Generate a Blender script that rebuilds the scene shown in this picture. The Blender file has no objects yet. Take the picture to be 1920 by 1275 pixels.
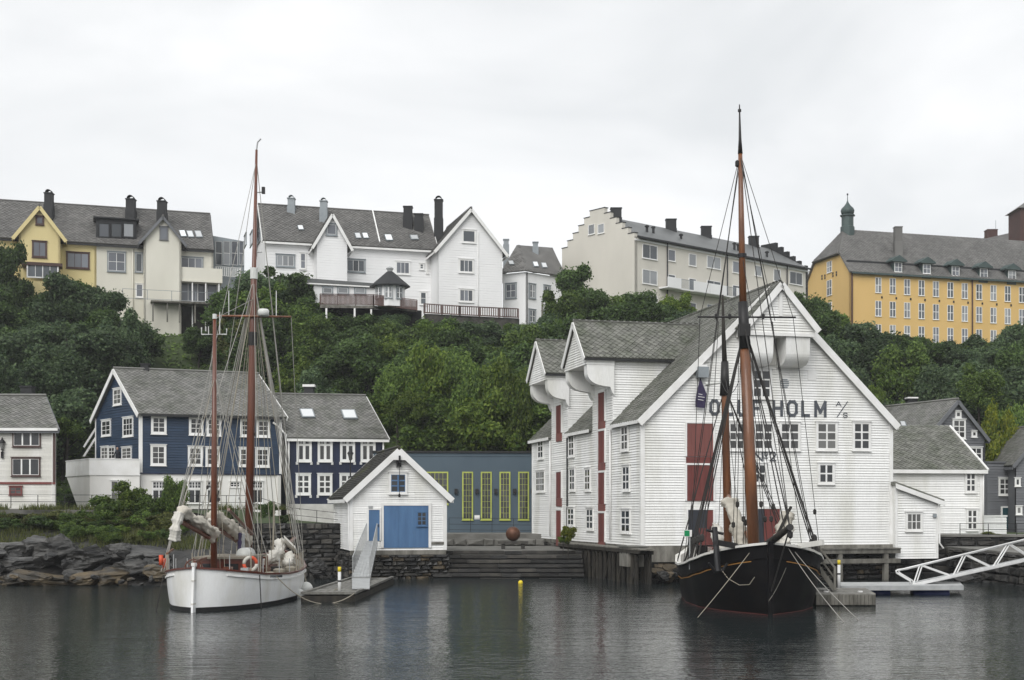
import bpy, bmesh, math, random
from mathutils import Vector, Matrix, noise

# ------------------------------------------------------------------ camera, sky, sun
SC = bpy.context.scene
F, CX, HZ, CH = 2500.0, 960.0, 955.0, 4.0      # focal length and horizon in photo pixels, eye height in metres
rad = math.radians
cd = bpy.data.cameras.new('camera'); cam = bpy.data.objects.new('camera', cd)
SC.collection.objects.link(cam); SC.camera = cam
cam.location = (0, 0, CH); cam.rotation_euler = (rad(90), 0, 0)
cd.sensor_width = 36; cd.lens = 36 * F / 1920; cd.shift_y = (HZ - 637.5) / 1920
cd.clip_start = .5; cd.clip_end = 3000

SUN_EL, SUN_AZ = rad(40), rad(200)              # azimuth clockwise from +Y: behind the camera, a little left
wd = bpy.data.worlds.new('World'); SC.world = wd; wd.use_nodes = True
nt = wd.node_tree; nt.nodes.clear()
def wn(t, **k):
    n = nt.nodes.new(t)
    for a, b in k.items(): setattr(n, a, b)
    return n
wo = wn('ShaderNodeOutputWorld'); bg = wn('ShaderNodeBackground'); bg.inputs['Strength'].default_value = .1
sky = wn('ShaderNodeTexSky', sky_type='NISHITA', sun_disc=False, sun_elevation=SUN_EL, sun_rotation=SUN_AZ)
tc = wn('ShaderNodeTexCoord'); mp = wn('ShaderNodeMapping'); mp.inputs['Scale'].default_value = (1, 1, 2.6)
ns = wn('ShaderNodeTexNoise'); ns.inputs['Scale'].default_value = 3.1; ns.inputs['Detail'].default_value = 4; ns.inputs['Roughness'].default_value = .5
ns.inputs['Distortion'].default_value = .4
rp = wn('ShaderNodeValToRGB'); e = rp.color_ramp.elements
e[0].position = .34; e[0].color = (5.6, 5.72, 5.8, 1); e[1].position = .62; e[1].color = (7.1, 7.13, 7.15, 1)
mx = wn('ShaderNodeMix', data_type='RGBA'); mx.inputs[0].default_value = .95
L = nt.links.new
L(tc.outputs['Generated'], mp.inputs['Vector']); L(mp.outputs[0], ns.inputs['Vector']); L(ns.outputs['Fac'], rp.inputs[0])
L(sky.outputs[0], mx.inputs[6]); L(rp.outputs[0], mx.inputs[7]); L(mx.outputs[2], bg.inputs[0]); L(bg.outputs[0], wo.inputs[0])
sd = bpy.data.lights.new('sun', 'SUN'); sd.energy = 1.5; sd.angle = rad(45); sd.color = (1, .985, .96)
sun = bpy.data.objects.new('sun', sd); SC.collection.objects.link(sun)
sun.location = (-20, -40, 80)
sv = Vector((math.sin(SUN_AZ) * math.cos(SUN_EL), math.cos(SUN_AZ) * math.cos(SUN_EL), math.sin(SUN_EL)))
sun.rotation_euler = (-sv).to_track_quat('-Z', 'Y').to_euler()
vs = SC.view_settings; vs.view_transform = 'Standard'; vs.look = 'None'; vs.exposure = 0.6; vs.gamma = 1; vs.use_curve_mapping = False
SC.cycles.max_bounces = 5; SC.cycles.diffuse_bounces = 3; SC.cycles.glossy_bounces = 3; SC.cycles.transmission_bounces = 3
SC.cycles.transparent_max_bounces = 6; SC.cycles.sample_clamp_indirect = 4; SC.cycles.caustics_reflective = False
SC.cycles.use_denoising = True

# ------------------------------------------------------------------ helpers
RN = random.Random(11)
COL = SC.collection
PW = {}
def V(*a): return Vector(a)
def at(px, py, Y): return V((px - CX) * Y / F, Y, CH + (HZ - py) * Y / F)      # photo pixel at a known distance
def xy(px, Y): return V((px - CX) * Y / F, Y, 0)
def zz(py, Y): return CH + (HZ - py) * Y / F

def material(name, col, rough=.7, col2=None, scale=1.5, lo=.35, hi=.7, stretch=(1, 1, 1), bump=0, bscale=30, metal=0, spec=.4, rnd=0, island=0, coat=0, fine=0, detail=5):
    m = bpy.data.materials.new(name); m.use_nodes = True
    t = m.node_tree; n = t.nodes; lk = t.links.new; b = n['Principled BSDF']
    b.inputs['Roughness'].default_value = rough; b.inputs['Metallic'].default_value = metal
    b.inputs['Specular IOR Level'].default_value = spec; b.inputs['Coat Weight'].default_value = coat
    geo = n.new('ShaderNodeNewGeometry'); mpn = n.new('ShaderNodeMapping'); mpn.inputs['Scale'].default_value = stretch
    lk(geo.outputs['Position'], mpn.inputs['Vector'])
    nz = n.new('ShaderNodeTexNoise'); nz.inputs['Scale'].default_value = scale; nz.inputs['Detail'].default_value = detail
    lk(mpn.outputs[0], nz.inputs['Vector'])
    r = n.new('ShaderNodeValToRGB'); r.color_ramp.elements[0].position = lo; r.color_ramp.elements[1].position = hi
    c2 = col2 or tuple(c * .8 for c in col)
    r.color_ramp.elements[0].color = (*c2, 1); r.color_ramp.elements[1].color = (*col, 1)
    lk(nz.outputs['Fac'], r.inputs[0]); out = r.outputs[0]
    for amt, src in ((rnd, 'o'), (island, 'i')):
        if not amt: continue
        if src == 'o': s = n.new('ShaderNodeObjectInfo').outputs['Random']
        else: s = geo.outputs['Random Per Island']
        mr = n.new('ShaderNodeMapRange'); mr.inputs['To Min'].default_value = 1 - amt; mr.inputs['To Max'].default_value = 1 + amt
        lk(s, mr.inputs['Value'])
        h = n.new('ShaderNodeHueSaturation'); lk(mr.outputs[0], h.inputs['Value']); lk(out, h.inputs['Color']); out = h.outputs[0]
    if fine:
        n3 = n.new('ShaderNodeTexNoise'); n3.inputs['Scale'].default_value = 14; n3.inputs['Detail'].default_value = 3
        lk(mpn.outputs[0], n3.inputs['Vector'])
        mr = n.new('ShaderNodeMapRange'); mr.inputs['From Min'].default_value = .3; mr.inputs['From Max'].default_value = .7
        mr.inputs['To Min'].default_value = 1 - fine; mr.inputs['To Max'].default_value = 1 + fine * .6; lk(n3.outputs['Fac'], mr.inputs['Value'])
        h = n.new('ShaderNodeHueSaturation'); lk(mr.outputs[0], h.inputs['Value']); lk(out, h.inputs['Color']); out = h.outputs[0]
    lk(out, b.inputs['Base Color'])
    if bump:
        n2 = n.new('ShaderNodeTexNoise'); n2.inputs['Scale'].default_value = bscale; n2.inputs['Detail'].default_value = 4
        lk(mpn.outputs[0], n2.inputs['Vector'])
        bp = n.new('ShaderNodeBump'); bp.inputs['Strength'].default_value = bump; bp.inputs['Distance'].default_value = .05
        lk(n2.outputs['Fac'], bp.inputs['Height']); lk(bp.outputs[0], b.inputs['Normal'])
    return m

def leaf_material(name, c1, c2, trans=.42):
    m = bpy.data.materials.new(name); m.use_nodes = True
    t = m.node_tree; n = t.nodes; lk = t.links.new; n.clear()
    geo = n.new('ShaderNodeNewGeometry'); oi = n.new('ShaderNodeObjectInfo')
    r = n.new('ShaderNodeValToRGB'); r.color_ramp.elements[0].color = (*c1, 1); r.color_ramp.elements[1].color = (*c2, 1)
    lk(geo.outputs['Random Per Island'], r.inputs[0])
    mr = n.new('ShaderNodeMapRange'); mr.inputs['To Min'].default_value = .72; mr.inputs['To Max'].default_value = 1.25
    lk(oi.outputs['Random'], mr.inputs['Value'])
    h = n.new('ShaderNodeHueSaturation'); lk(mr.outputs[0], h.inputs['Value']); lk(r.outputs[0], h.inputs['Color'])
    d = n.new('ShaderNodeBsdfPrincipled'); d.inputs['Roughness'].default_value = .55; d.inputs['Specular IOR Level'].default_value = .3
    tr = n.new('ShaderNodeBsdfTranslucent'); mix = n.new('ShaderNodeMixShader'); mix.inputs[0].default_value = trans
    lk(h.outputs[0], d.inputs['Base Color']); lk(h.outputs[0], tr.inputs['Color'])
    lk(d.outputs[0], mix.inputs[1]); lk(tr.outputs[0], mix.inputs[2])
    o = n.new('ShaderNodeOutputMaterial'); lk(mix.outputs[0], o.inputs[0])
    return m

def link(name, me, parent=None, W=None, mat=None):
    o = bpy.data.objects.new(name, me); COL.objects.link(o)
    W = W or Matrix()
    if parent is not None:
        o.parent = parent; o.matrix_basis = PW[parent.name].inverted() @ W
    else: o.matrix_basis = W
    PW[o.name] = W
    if mat is not None and me is not None:
        if not me.materials: me.materials.append(mat)
        elif me.materials[0] is not mat:
            o.material_slots[0].link = 'OBJECT'; o.material_slots[0].material = mat
    return o

def tag(o, label=None, cat=None, group=None, kind=None):
    if label: o['label'] = label
    if cat: o['category'] = cat
    if group: o['group'] = group
    if kind: o['kind'] = kind
    return o
def thing(name, label, cat, loc=(0, 0, 0), rz=0, group=None, W=None):
    o = link(name, None, None, W or (Matrix.Translation(Vector(loc)) @ Matrix.Rotation(rz, 4, 'Z')))
    o.empty_display_size = .3
    return tag(o, label, cat, group)

class MB:
    def __init__(s): s.v = []; s.f = []
    def add(s, vs, fs):
        k = len(s.v); s.v += [Vector(p) for p in vs]; s.f += [tuple(i + k for i in f) for f in fs]; return s
    def hexa(s, p):      # 8 points: bottom 4 (ccw), top 4
        return s.add(p, [(3, 2, 1, 0), (4, 5, 6, 7), (0, 1, 5, 4), (1, 2, 6, 5), (2, 3, 7, 6), (3, 0, 4, 7)])
    def box(s, lo, hi, M=None):
        x0, y0, z0 = lo; x1, y1, z1 = hi
        p = [V(x0, y0, z0), V(x1, y0, z0), V(x1, y1, z0), V(x0, y1, z0), V(x0, y0, z1), V(x1, y0, z1), V(x1, y1, z1), V(x0, y1, z1)]
        if M is not None: p = [M @ q for q in p]
        return s.hexa(p)
    def beam(s, p, q, w, h, up=(0, 0, 1)):     # bar from p to q, w across, h along up, centred
        p, q = Vector(p), Vector(q); d = (q - p).normalized(); u = Vector(up)
        sd = d.cross(u).normalized(); u = sd.cross(d).normalized(); a, b = sd * w / 2, u * h / 2
        return s.hexa([p - a - b, q - a - b, q + a - b, p + a - b, p - a + b, q - a + b, q + a + b, p + a + b])
    def tube(s, pts, rs, n=8, caps=True):
        pts = [Vector(p) for p in pts]
        if not isinstance(rs, (list, tuple)): rs = [rs] * len(pts)
        k = len(s.v); m = len(pts)
        d = (pts[1] - pts[0]).normalized(); ref = V(0, 0, 1) if abs(d.z) < .9 else V(1, 0, 0)
        for i in range(m):
            d = (pts[min(i + 1, m - 1)] - pts[max(i - 1, 0)]).normalized()
            a = d.cross(ref).normalized(); b = d.cross(a)
            for j in range(n):
                t = 2 * math.pi * j / n
                s.v.append(pts[i] + (a * math.cos(t) + b * math.sin(t)) * rs[i])
        for i in range(m - 1):
            for j in range(n):
                j2 = (j + 1) % n
                s.f.append((k + i * n + j, k + i * n + j2, k + (i + 1) * n + j2, k + (i + 1) * n + j))
        if caps:
            s.f.append(tuple(k + j for j in range(n))[::-1]); s.f.append(tuple(k + (m - 1) * n + j for j in range(n)))
        return s
    def lathe(s, c, prof, n=12):
        c = Vector(c); k = len(s.v); m = len(prof)
        for r, z in prof:
            for j in range(n):
                t = 2 * math.pi * j / n; s.v.append(c + V(r * math.cos(t), r * math.sin(t), z))
        for i in range(m - 1):
            for j in range(n):
                j2 = (j + 1) % n; s.f.append((k + i * n + j, k + i * n + j2, k + (i + 1) * n + j2, k + (i + 1) * n + j))
        s.f.append(tuple(k + j for j in range(n))[::-1]); s.f.append(tuple(k + (m - 1) * n + j for j in range(n)))
        return s
    def extrude(s, pts, vec):      # polygon pushed along vec
        n = len(pts); pts = [Vector(p) for p in pts]; vec = Vector(vec)
        fs = [tuple(range(n))[::-1], tuple(range(n, 2 * n))] + [(i, (i + 1) % n, n + (i + 1) % n, n + i) for i in range(n)]
        return s.add(pts + [p + vec for p in pts], fs)
    def mesh(s, name, mat=None, smooth=False, inv=None):
        me = bpy.data.meshes.new(name)
        me.from_pydata([tuple(inv @ p) if inv is not None else tuple(p) for p in s.v], [], s.f)
        if mat is not None: me.materials.append(mat)
        if smooth: me.polygons.foreach_set('use_smooth', [True] * len(me.polygons))
        me.update(); return me
    def build(s, name, mat, parent=None, smooth=False, loc=None):      # points are world points
        W = PW[parent.name] if parent is not None else Matrix.Translation(Vector(loc) if loc is not None else V(0, 0, 0))
        return link(name, s.mesh(name, mat, smooth, W.inverted()), parent, W)

class Wall:      # upright plane from A (left as seen from outside) to B
    def __init__(s, A, B):
        s.A = V(A[0], A[1], 0); s.B = V(B[0], B[1], 0); d = s.B - s.A; s.L = d.length; s.u = d / s.L; s.n = V(s.u.y, -s.u.x, 0)
    def hit(s, px, py):
        d = V((px - CX) / F, 1, (HZ - py) / F); c = V(0, 0, CH); t = (s.A - c).dot(s.n) / d.dot(s.n); p = c + d * t
        return (p - s.A).dot(s.u), p.z
    def p(s, u, z, o=0): return V(0, 0, z) + s.A + s.u * u + s.n * o
    def W(s, u, z, o=0):
        m = Matrix.Identity(4); q = s.p(u, z, o)
        for i in range(3): m[i][0] = s.u[i]; m[i][1] = -s.n[i]; m[i][2] = (0, 0, 1)[i]; m[i][3] = q[i]
        return m
    def rect(s, x0, y0, x1, y1):
        xm, ym = (x0 + x1) / 2, (y0 + y1) / 2
        return s.hit(x0, ym)[0], s.hit(x1, ym)[0], s.hit(xm, y1)[1], s.hit(xm, y0)[1]
    def box(s, mb, u0, u1, z0, z1, o0, o1): return mb.box((u0, -o1, z0), (u1, -o0, z1), s.W(0, 0))
    def poly(s, mb, pts, th=.2, o=0): return mb.extrude([s.p(u, z, o) for u, z in pts], -s.n * th)

UNIT = {}
def unit_box():
    if 'b' not in UNIT: UNIT['b'] = MB().box((0, 0, 0), (1, 1, 1))
    return UNIT['b']
def board_mesh(mat):     # clapboard: thin at the top, thick at its lower edge; 1 m long, 1 m high, scaled per board
    k = 'board' + mat.name
    if k not in UNIT:
        UNIT[k] = MB().hexa([V(0, -.037, 0), V(1, -.037, 0), V(1, .035, 0), V(0, .035, 0), V(0, .010, 1), V(1, .010, 1), V(1, .035, 1), V(0, .035, 1)]).mesh('siding_board', mat)
    return UNIT[k]
def pane_mesh(mat):
    k = 'pane' + mat.name
    if k not in UNIT: UNIT[k] = MB().box((0, -.006, 0), (1, .006, 1)).mesh('pane', mat)
    return UNIT[k]

def clip_u(poly, z):
    us = []
    for i in range(len(poly)):
        (a, za), (b, zb) = poly[i], poly[(i + 1) % len(poly)]
        if (za <= z < zb) or (zb <= z < za): us.append(a + (b - a) * (z - za) / (zb - za))
    return (min(us), max(us)) if len(us) >= 2 else None

def siding(part, wall, poly, pitch, mat, o=.002, depth=1, cut=99):
    z = min(p[1] for p in poly); zt = max(p[1] for p in poly); me = board_mesh(mat)
    while z < zt - .03:
        h = min(pitch, zt - z); c = clip_u(poly, z + h * .55)
        if c and c[1] - c[0] > .15:
            cuts = [c[0], c[1]] if c[1] - c[0] < cut else [c[0], c[0] + (c[1] - c[0]) * RN.uniform(.3, .7), c[1]]
            for ca, cb_ in zip(cuts, cuts[1:]):
                link('siding_board', me, part, wall.W(ca, z + RN.uniform(-.006, .006), o + RN.uniform(0, .008) * depth) @ Matrix.Rotation(RN.uniform(-.0009, .0009), 4, 'Y') @ Matrix.Diagonal((cb_ - ca - .004, depth, h * .99, 1)))
        z += pitch

WINC = {}
def window(parent, wall, r, cols=2, rows=2, casing=.1, frame=None, sash=None, glass=None, px=True, split=None, sill=True, o=.03, cap=True, mull=.05, name='window', head=None, th=.05):
    """r: photo rectangle incl. casing (or u0,u1,z0,z1). Casing and sash are real bars, every pane its own piece."""
    u0, u1, z0, z1 = wall.rect(*r) if px else r
    w, h = round(u1 - u0, 2), round(z1 - z0, 2); sash = sash or frame
    key = (w, h, cols, rows, casing, frame.name, sash.name, sill, cap, mull, head, th)
    xs = [casing + .03 + (w - 2 * casing - .06) * i / cols for i in range(cols + 1)]
    if head: zs = [casing + .03, casing + .03 + (h - 2 * casing - .06) * (1 - head), h - casing - .03]
    else: zs = [casing + .03 + (h - 2 * casing - .06) * i / rows for i in range(rows + 1)]
    if key not in WINC:
        m = MB(); c = casing
        if c > .015:
            m.box((0, -th, 0), (c, .04, h)); m.box((w - c, -th, 0), (w, .04, h))
            m.box((c, -th, h - c), (w - c, .04, h)); m.box((c, -th, 0), (w - c, .04, c))
            if cap: m.box((-.05, -th - .05, h), (w + .05, .04, h + .05))
            if sill: m.box((-.04, -th - .04, -.05), (w + .04, .04, 0))
        nf = len(m.f); g = .035
        for i, x in enumerate(xs):
            t = mull if 0 < i < cols else .03
            if cols > 2 and i * 2 == cols: t = mull * 1.7
            m.box((x - t / 2 if 0 < i < cols else (x - .03 if i == 0 else x), -g, c), (x + t / 2 if 0 < i < cols else (x if i == 0 else x + .03), .03, h - c))
        for i, z in enumerate(zs):
            last = len(zs) - 1
            t = mull * .8
            lo, hi_ = (z - t / 2, z + t / 2) if 0 < i < last else ((z - .03, z) if i == 0 else (z, z + .03))
            m.box((c + .001, -g + .004, lo), (w - c - .001, .028, hi_))
        me = m.mesh('window', frame); me.materials.append(sash)
        for p in me.polygons: p.material_index = 1 if p.index >= nf else 0
        WINC[key] = me
    W = wall.W(u0, z0, o + .022)
    win = link(name, WINC[key], parent, W)
    if glass is None: glass = GLASS
    gm = pane_mesh(RN.choice(glass))
    cells = [(i, j) for i in range(cols) for j in range(len(zs) - 1)]
    if split is False:
        link('pane', gm, win, W @ Matrix.Translation((xs[0], -.012, zs[0])) @ Matrix.Diagonal((xs[-1] - xs[0], 1, zs[-1] - zs[0], 1)))
    else:
        for i, j in cells:
            link('pane', gm, win, W @ Matrix.Translation((xs[i], -.012 + RN.uniform(-.002, .002), zs[j])) @ Matrix.Rotation(RN.uniform(-.006, .006), 4, 'X') @ Matrix.Diagonal((xs[i + 1] - xs[i], 1, zs[j + 1] - zs[j], 1)))
    return win

def door(parent, wall, r, mat, casing=None, px=True, planks=5, o=.03, name='door', cw=.1, handle=True):
    u0, u1, z0, z1 = wall.rect(*r) if px else r
    W = wall.W(u0, z0, o + .022); w, h = u1 - u0, z1 - z0
    d = MB()
    for i in range(planks):
        a, b = w * i / planks, w * (i + 1) / planks
        d.box((a + .006, -.03 - (i % 2) * .004, 0), (b - .006, .03, h), W)
    d.box((0, -.02, .01), (w, .02, h - .01), W)
    dd = d.build(name, mat, parent)
    if casing:
        c = MB(); c.box((-cw, -.06, 0), (0, .04, h + cw), W); c.box((w, -.06, 0), (w + cw, .04, h + cw), W); c.box((0, -.06, h), (w, .04, h + cw), W)
        c.build('door_frame', casing, parent)
    if handle: MB().box((w * .86, -.09, h * .45), (w * .86 + .04, -.03, h * .45 + .16), W).build('handle', MT['iron'], dd)
    return dd

def slab(pts, th):
    n = (Vector(pts[1]) - Vector(pts[0])).cross(Vector(pts[-1]) - Vector(pts[0])).normalized()
    return MB().extrude([Vector(p) - n * th for p in pts], n * th), n

def in_poly(x, y, P):
    c = False; j = len(P) - 1
    for i in range(len(P)):
        if (P[i][1] > y) != (P[j][1] > y) and x < (P[j][0] - P[i][0]) * (y - P[i][1]) / (P[j][1] - P[i][1]) + P[i][0]: c = not c
        j = i
    return c

def roof(parent, pts, mat, tile=.36, th=.14, tmat=None, name='roof', shape='diamond', edge=None):
    """pts: planar outline, first edge is the eave, left to right seen from outside. Slates are real lapped pieces."""
    pts = [Vector(p) for p in pts]; mb, n = slab(pts, th)
    r = mb.build(name, mat, parent)
    if not tile: return r
    ex = (pts[1] - pts[0]).normalized(); ey = n.cross(ex); o = pts[0]
    P = [((p - o).dot(ex), (p - o).dot(ey)) for p in pts]
    x0, x1 = min(p[0] for p in P), max(p[0] for p in P); y0, y1 = min(p[1] for p in P), max(p[1] for p in P)
    s = MB(); rows = int((y1 - y0) / (tile * .5)) + 2; w = tile
    vs, fs = s.v, s.f
    for j in range(-1, rows):
        y = y0 + j * tile * .5; off = (w / 2 if j % 2 else 0)
        x = x0 - w + off + .02
        while x < x1 + w:
            cx, cy = x + w / 2, y + tile * .25
            if in_poly(cx - w * .42, cy + .02, P) and in_poly(cx + w * .42, cy + .02, P):
                q = RN.uniform(-.012, .012); lift = RN.uniform(.04, .065)
                if shape == 'diamond': pl = [(cx + q, cy - tile * .42), (cx + w * .49, cy + tile * .05), (cx + w * .3, cy + tile * .5), (cx - w * .3, cy + tile * .5), (cx - w * .49, cy + tile * .05)]; hs = (lift, lift * .62, .006, .006, lift * .62)
                else: pl = [(cx - w * .48, cy - tile * .3), (cx + w * .48, cy - tile * .3 + q), (cx + w * .48, cy + tile * .45), (cx - w * .48, cy + tile * .45)]; hs = (lift, lift, .006, .006)
                k = len(vs); m = len(pl)
                for (a, b), hgt in zip(pl, hs): vs.append(o + ex * a + ey * b + n * hgt)
                low = (0, 1, m - 1) if m == 5 else (0, 1)
                for i_ in low: vs.append(o + ex * pl[i_][0] + ey * pl[i_][1] + n * (hs[i_] - .036))
                fs.append(tuple(k + i_ for i_ in range(m)))
                if m == 5: fs.append((k, k + m, k + m + 1, k + 1)); fs.append((k + 4, k + m + 2, k + m, k))
                else: fs.append((k, k + m, k + m + 1, k + 1))
            x += w
    if fs: tag(s.build('slates', tmat or mat, r), kind='stuff')
    return r

def gable(root, G0, G1, dv, z0, ze, zr, wm, rm, oh=.3, og=.25, tile=.36, board=None, barge=None, bw=.22, corner=None, tm=None, pitch=.17, skip='', apex=.5, th=.14, ridge=None, shape='diamond', zb=None, bd_=1, cut=99, bsides='FRL'):
    """House or wing under a saddle roof: the gable stands on G0-G1 (left to right from outside), the ridge runs along dv."""
    G0, G1, dv = V(G0[0], G0[1], 0), V(G1[0], G1[1], 0), V(dv[0], dv[1], 0)
    w = {'F': Wall(G0, G1), 'R': Wall(G1, G1 + dv), 'L': Wall(G0 + dv, G0), 'B': Wall(G1 + dv, G0 + dv)}
    for k in 'FRLB':
        if k in skip: continue
        wl = w[k]; zl = z0
        poly = [(0, zl), (wl.L, zl), (wl.L, ze)] + ([(wl.L * apex, zr)] if k in 'FB' else []) + [(0, ze)]
        mb = MB(); wl.poly(mb, poly, .2, -.03 if board and k in bsides else 0)
        part = mb.build('wall', wm, root); w[k + 'o'] = part
        if board and k in bsides: siding(part, wl, poly, pitch, board, depth=bd_, cut=cut)
        if corner and k != 'B':
            for ca, cb_, cc in ((-.04, .16, .066), (wl.L - .16, wl.L + .04, .063)): c = MB(); wl.box(c, ca, cb_, z0, ze - .02, .0, cc); c.build('corner_board', corner, root)
    gw = G1 - G0; W_ = gw.length; gu = gw.normalized(); du = dv.normalized()
    for sgn in (1, -1):
        base = G1 if sgn > 0 else G0; half = W_ * (1 - apex) if sgn > 0 else W_ * apex
        sl = (zr - ze) / half
        e0 = base + gu * sgn * oh - du * og + V(0, 0, ze - sl * oh); e1 = base + gu * sgn * oh + dv + du * og + V(0, 0, ze - sl * oh)
        r0 = G0 + gw * apex - du * og + V(0, 0, zr); r1 = G0 + gw * apex + dv + du * og + V(0, 0, zr)
        up = V(0, 0, th * math.sqrt(1 + sl * sl))
        pts = [e0 + up, e1 + up, r1 + up, r0 + up] if sgn > 0 else [e1 + up, e0 + up, r0 + up, r1 + up]
        if ('r' if sgn > 0 else 'l') in skip: continue
        w['roof' + ('R' if sgn > 0 else 'L')] = roof(root, pts, rm, tile, th, tm, shape=shape)
        if barge:
            for a_, c_, dd in ((e0, r0, -du), (e1, r1, du)):
                q = dd * .03 + V(0, 0, th * .5 - bw * .32)
                MB().beam(a_ + q, c_ + q, .05, bw + th).build('bargeboard', barge, root)
            b = MB(); q = gu * sgn * .03 + V(0, 0, -.02); b.beam(e0 + q, e1 + q, .05, .2); b.build('fascia', barge, root)
    up = V(0, 0, th * 1.5 + .03); a = G0 + gw * apex + V(0, 0, zr)
    if 'g' not in skip: MB().tube([a - du * (og + .02) + up, a + dv + du * (og + .02) + up], .1, 6).build('ridge_cap', ridge or rm, root)
    return w

def chimney(parent, c, w, h, mat, cap=None, d=None, pot=False):
    d = d or w; c = Vector(c); m = MB()
    m.box((c.x - w / 2, c.y - d / 2, c.z - 2.6), (c.x + w / 2, c.y + d / 2, c.z + h)); m.box((c.x - w / 2 - .06, c.y - d / 2 - .06, c.z + h), (c.x + w / 2 + .06, c.y + d / 2 + .06, c.z + h + .1))
    m.box((c.x - w / 2 - .05, c.y - d / 2 - .05, c.z - 2.6), (c.x + w / 2 + .05, c.y + d / 2 + .05, c.z + .12))
    o = m.build('chimney', mat, parent)
    if pot:
        t = MB(); pts = [c + V(math.cos(a) * w * .4, 0, h + .1 + math.sin(a) * w * .42) for a in [math.pi * i / 6 for i in range(7)]]
        for i in range(6): t.beam(pts[i], pts[i + 1], d * .9, .04, (pts[i] - c - V(0, 0, h + .1)).normalized())
        t.build('chimney_hood', cap or mat, o)
    return o

def skylight(parent, rf, px, frame, glass):     # px: photo rectangle; rf: three points of the roof plane
    a, b, c = [Vector(p) for p in rf]; n = (b - a).cross(c - a).normalized()
    if n.z < 0: n = -n
    def ph(x, y):
        d = V((x - CX) / F, 1, (HZ - y) / F); o = V(0, 0, CH); return o + d * ((a - o).dot(n) / d.dot(n))
    x0, y0, x1, y1 = px; sh = (y1 - y0) * .35
    q = [ph(x0 + sh, y1), ph(x1 + sh, y1), ph(x1, y0), ph(x0, y0)]
    m = MB().extrude([p + n * .05 for p in q], n * .14); o = m.build('skylight', frame, parent)
    ctr = sum(q, V(0, 0, 0)) / 4; MB().extrude([ctr + (p - ctr) * .84 + n * .185 for p in q], n * .02).build('pane', glass, o)
    return o

STONES = []
def stone_meshes():
    if STONES: return STONES
    r = random.Random(3)
    for k in range(7):
        j = lambda a: r.uniform(-a, a)
        b = [V(.03 + j(.05), 0, .04 + j(.08)), V(.97 + j(.05), 0, .04 + j(.08)), V(.97 + j(.05), 0, .95 + j(.1)), V(.03 + j(.05), 0, .95 + j(.1))]
        f = [p + V(.0, -.75 + j(.12), 0) for p in b]
        i = [V(.5 + (p.x - .5) * .72, -1 + j(.15), .5 + (p.z - .5) * .66) for p in b]
        m = MB().add(b + f + i, [(0, 1, 5, 4), (1, 2, 6, 5), (2, 3, 7, 6), (3, 0, 4, 7), (4, 5, 9, 8), (5, 6, 10, 9), (6, 7, 11, 10), (7, 4, 8, 11), (8, 9, 10, 11)])
        STONES.append(m.mesh('stone', MT['stone']))
    return STONES

def masonry(parent, wall, u0, u1, z0, z1, rh=.35, mw=.8, mats=None, depth=.35, back=None, o=0, batter=0, top=None):
    if back:
        mb = MB(); wall.box(mb, u0, u1, z0, z1, -.8, o - .02); mb.build('wall_core', back, parent)
    z = z0; n = 0
    while z < z1 - .05:
        h = min(rh * RN.uniform(.75, 1.3), z1 - z)
        if z1 - z - h < .1: h = z1 - z
        u = u0 - RN.uniform(0, .3)
        while u < u1:
            w = mw * RN.uniform(.45, 1.6); a, b = max(u, u0), min(u + w, u1)
            if b - a > .12:
                link('stone', RN.choice(stone_meshes()), parent, wall.W(a, z + RN.uniform(-.01, .01), o - .03 - batter * (z - z0)) @ Matrix.Diagonal((b - a, depth * RN.uniform(.7, 1.2), h, 1)), RN.choice(mats) if mats else None); n += 1
            u += w
        z += h
    return n

# ------------------------------------------------------------------ materials
MT = {}
def mk(k, *a, **kw): MT[k] = material(k, *a, **kw); return MT[k]
mk('white', (.85, .85, .835), .55, (.64, .635, .575), scale=.7, stretch=(1, 1, .22), rnd=.06, fine=.06, lo=.22, hi=.56)
mk('white_trim', (.85, .85, .84), .5, (.74, .735, .71), scale=1.2)
mk('white_old', (.70, .69, .66), .6, (.56, .55, .50), scale=.7, stretch=(1, 1, .3), rnd=.07, fine=.06)
mk('white_far', (.84, .84, .84), .7, (.76, .76, .755), scale=.35, stretch=(1, 1, .4))
mk('plaster', (.82, .81, .785), .8, (.70, .69, .65), scale=.5, stretch=(1, 1, .4), bump=.15, bscale=8)
mk('cream', (.70, .68, .595), .8, (.62, .60, .52), scale=.4, stretch=(1, 1, .4))
mk('beige', (.66, .63, .56), .85, (.57, .545, .485), scale=.3, stretch=(1, 1, .4))
mk('pale_yellow', (.70, .60, .31), .8, (.63, .53, .27), scale=.4, stretch=(1, 1, .4))
mk('ochre', (.68, .46, .185), .85, (.61, .41, .155), scale=.25, stretch=(1, 1, .4))
mk('navy', (.018, .042, .085), .55, (.012, .030, .062), scale=.8, rnd=.12)
mk('navy_dark', (.011, .019, .055), .55, (.008, .014, .04), scale=.8, rnd=.1)
mk('slate_blue', (.085, .12, .15), .75, (.068, .098, .125), scale=.4, stretch=(1, 1, .5))
mk('grey_board', (.155, .16, .17), .65, (.125, .13, .14), scale=.6, rnd=.08)
mk('slate', (.168, .166, .155), .55, (.112, .116, .098), scale=.9, lo=.3, hi=.6, island=.24, spec=.5, fine=.08)
mk('slate_lichen', (.16, .16, .142), .6, (.092, .10, .075), scale=.9, lo=.3, hi=.6, island=.26, spec=.45, fine=.08)
mk('slate_far', (.15, .146, .138), .65, (.11, .107, .102), scale=.5, island=.2, fine=.12)
mk('roof_metal', (.135, .14, .14), .5, (.10, .105, .105), scale=.2, stretch=(1, 1, 3))
mk('moss_roof', (.035, .034, .03), .8, (.06, .065, .02), scale=.5, island=.35, lo=.28, hi=.45)
mk('soot', (.022, .023, .025), .7, rnd=.2)
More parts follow.
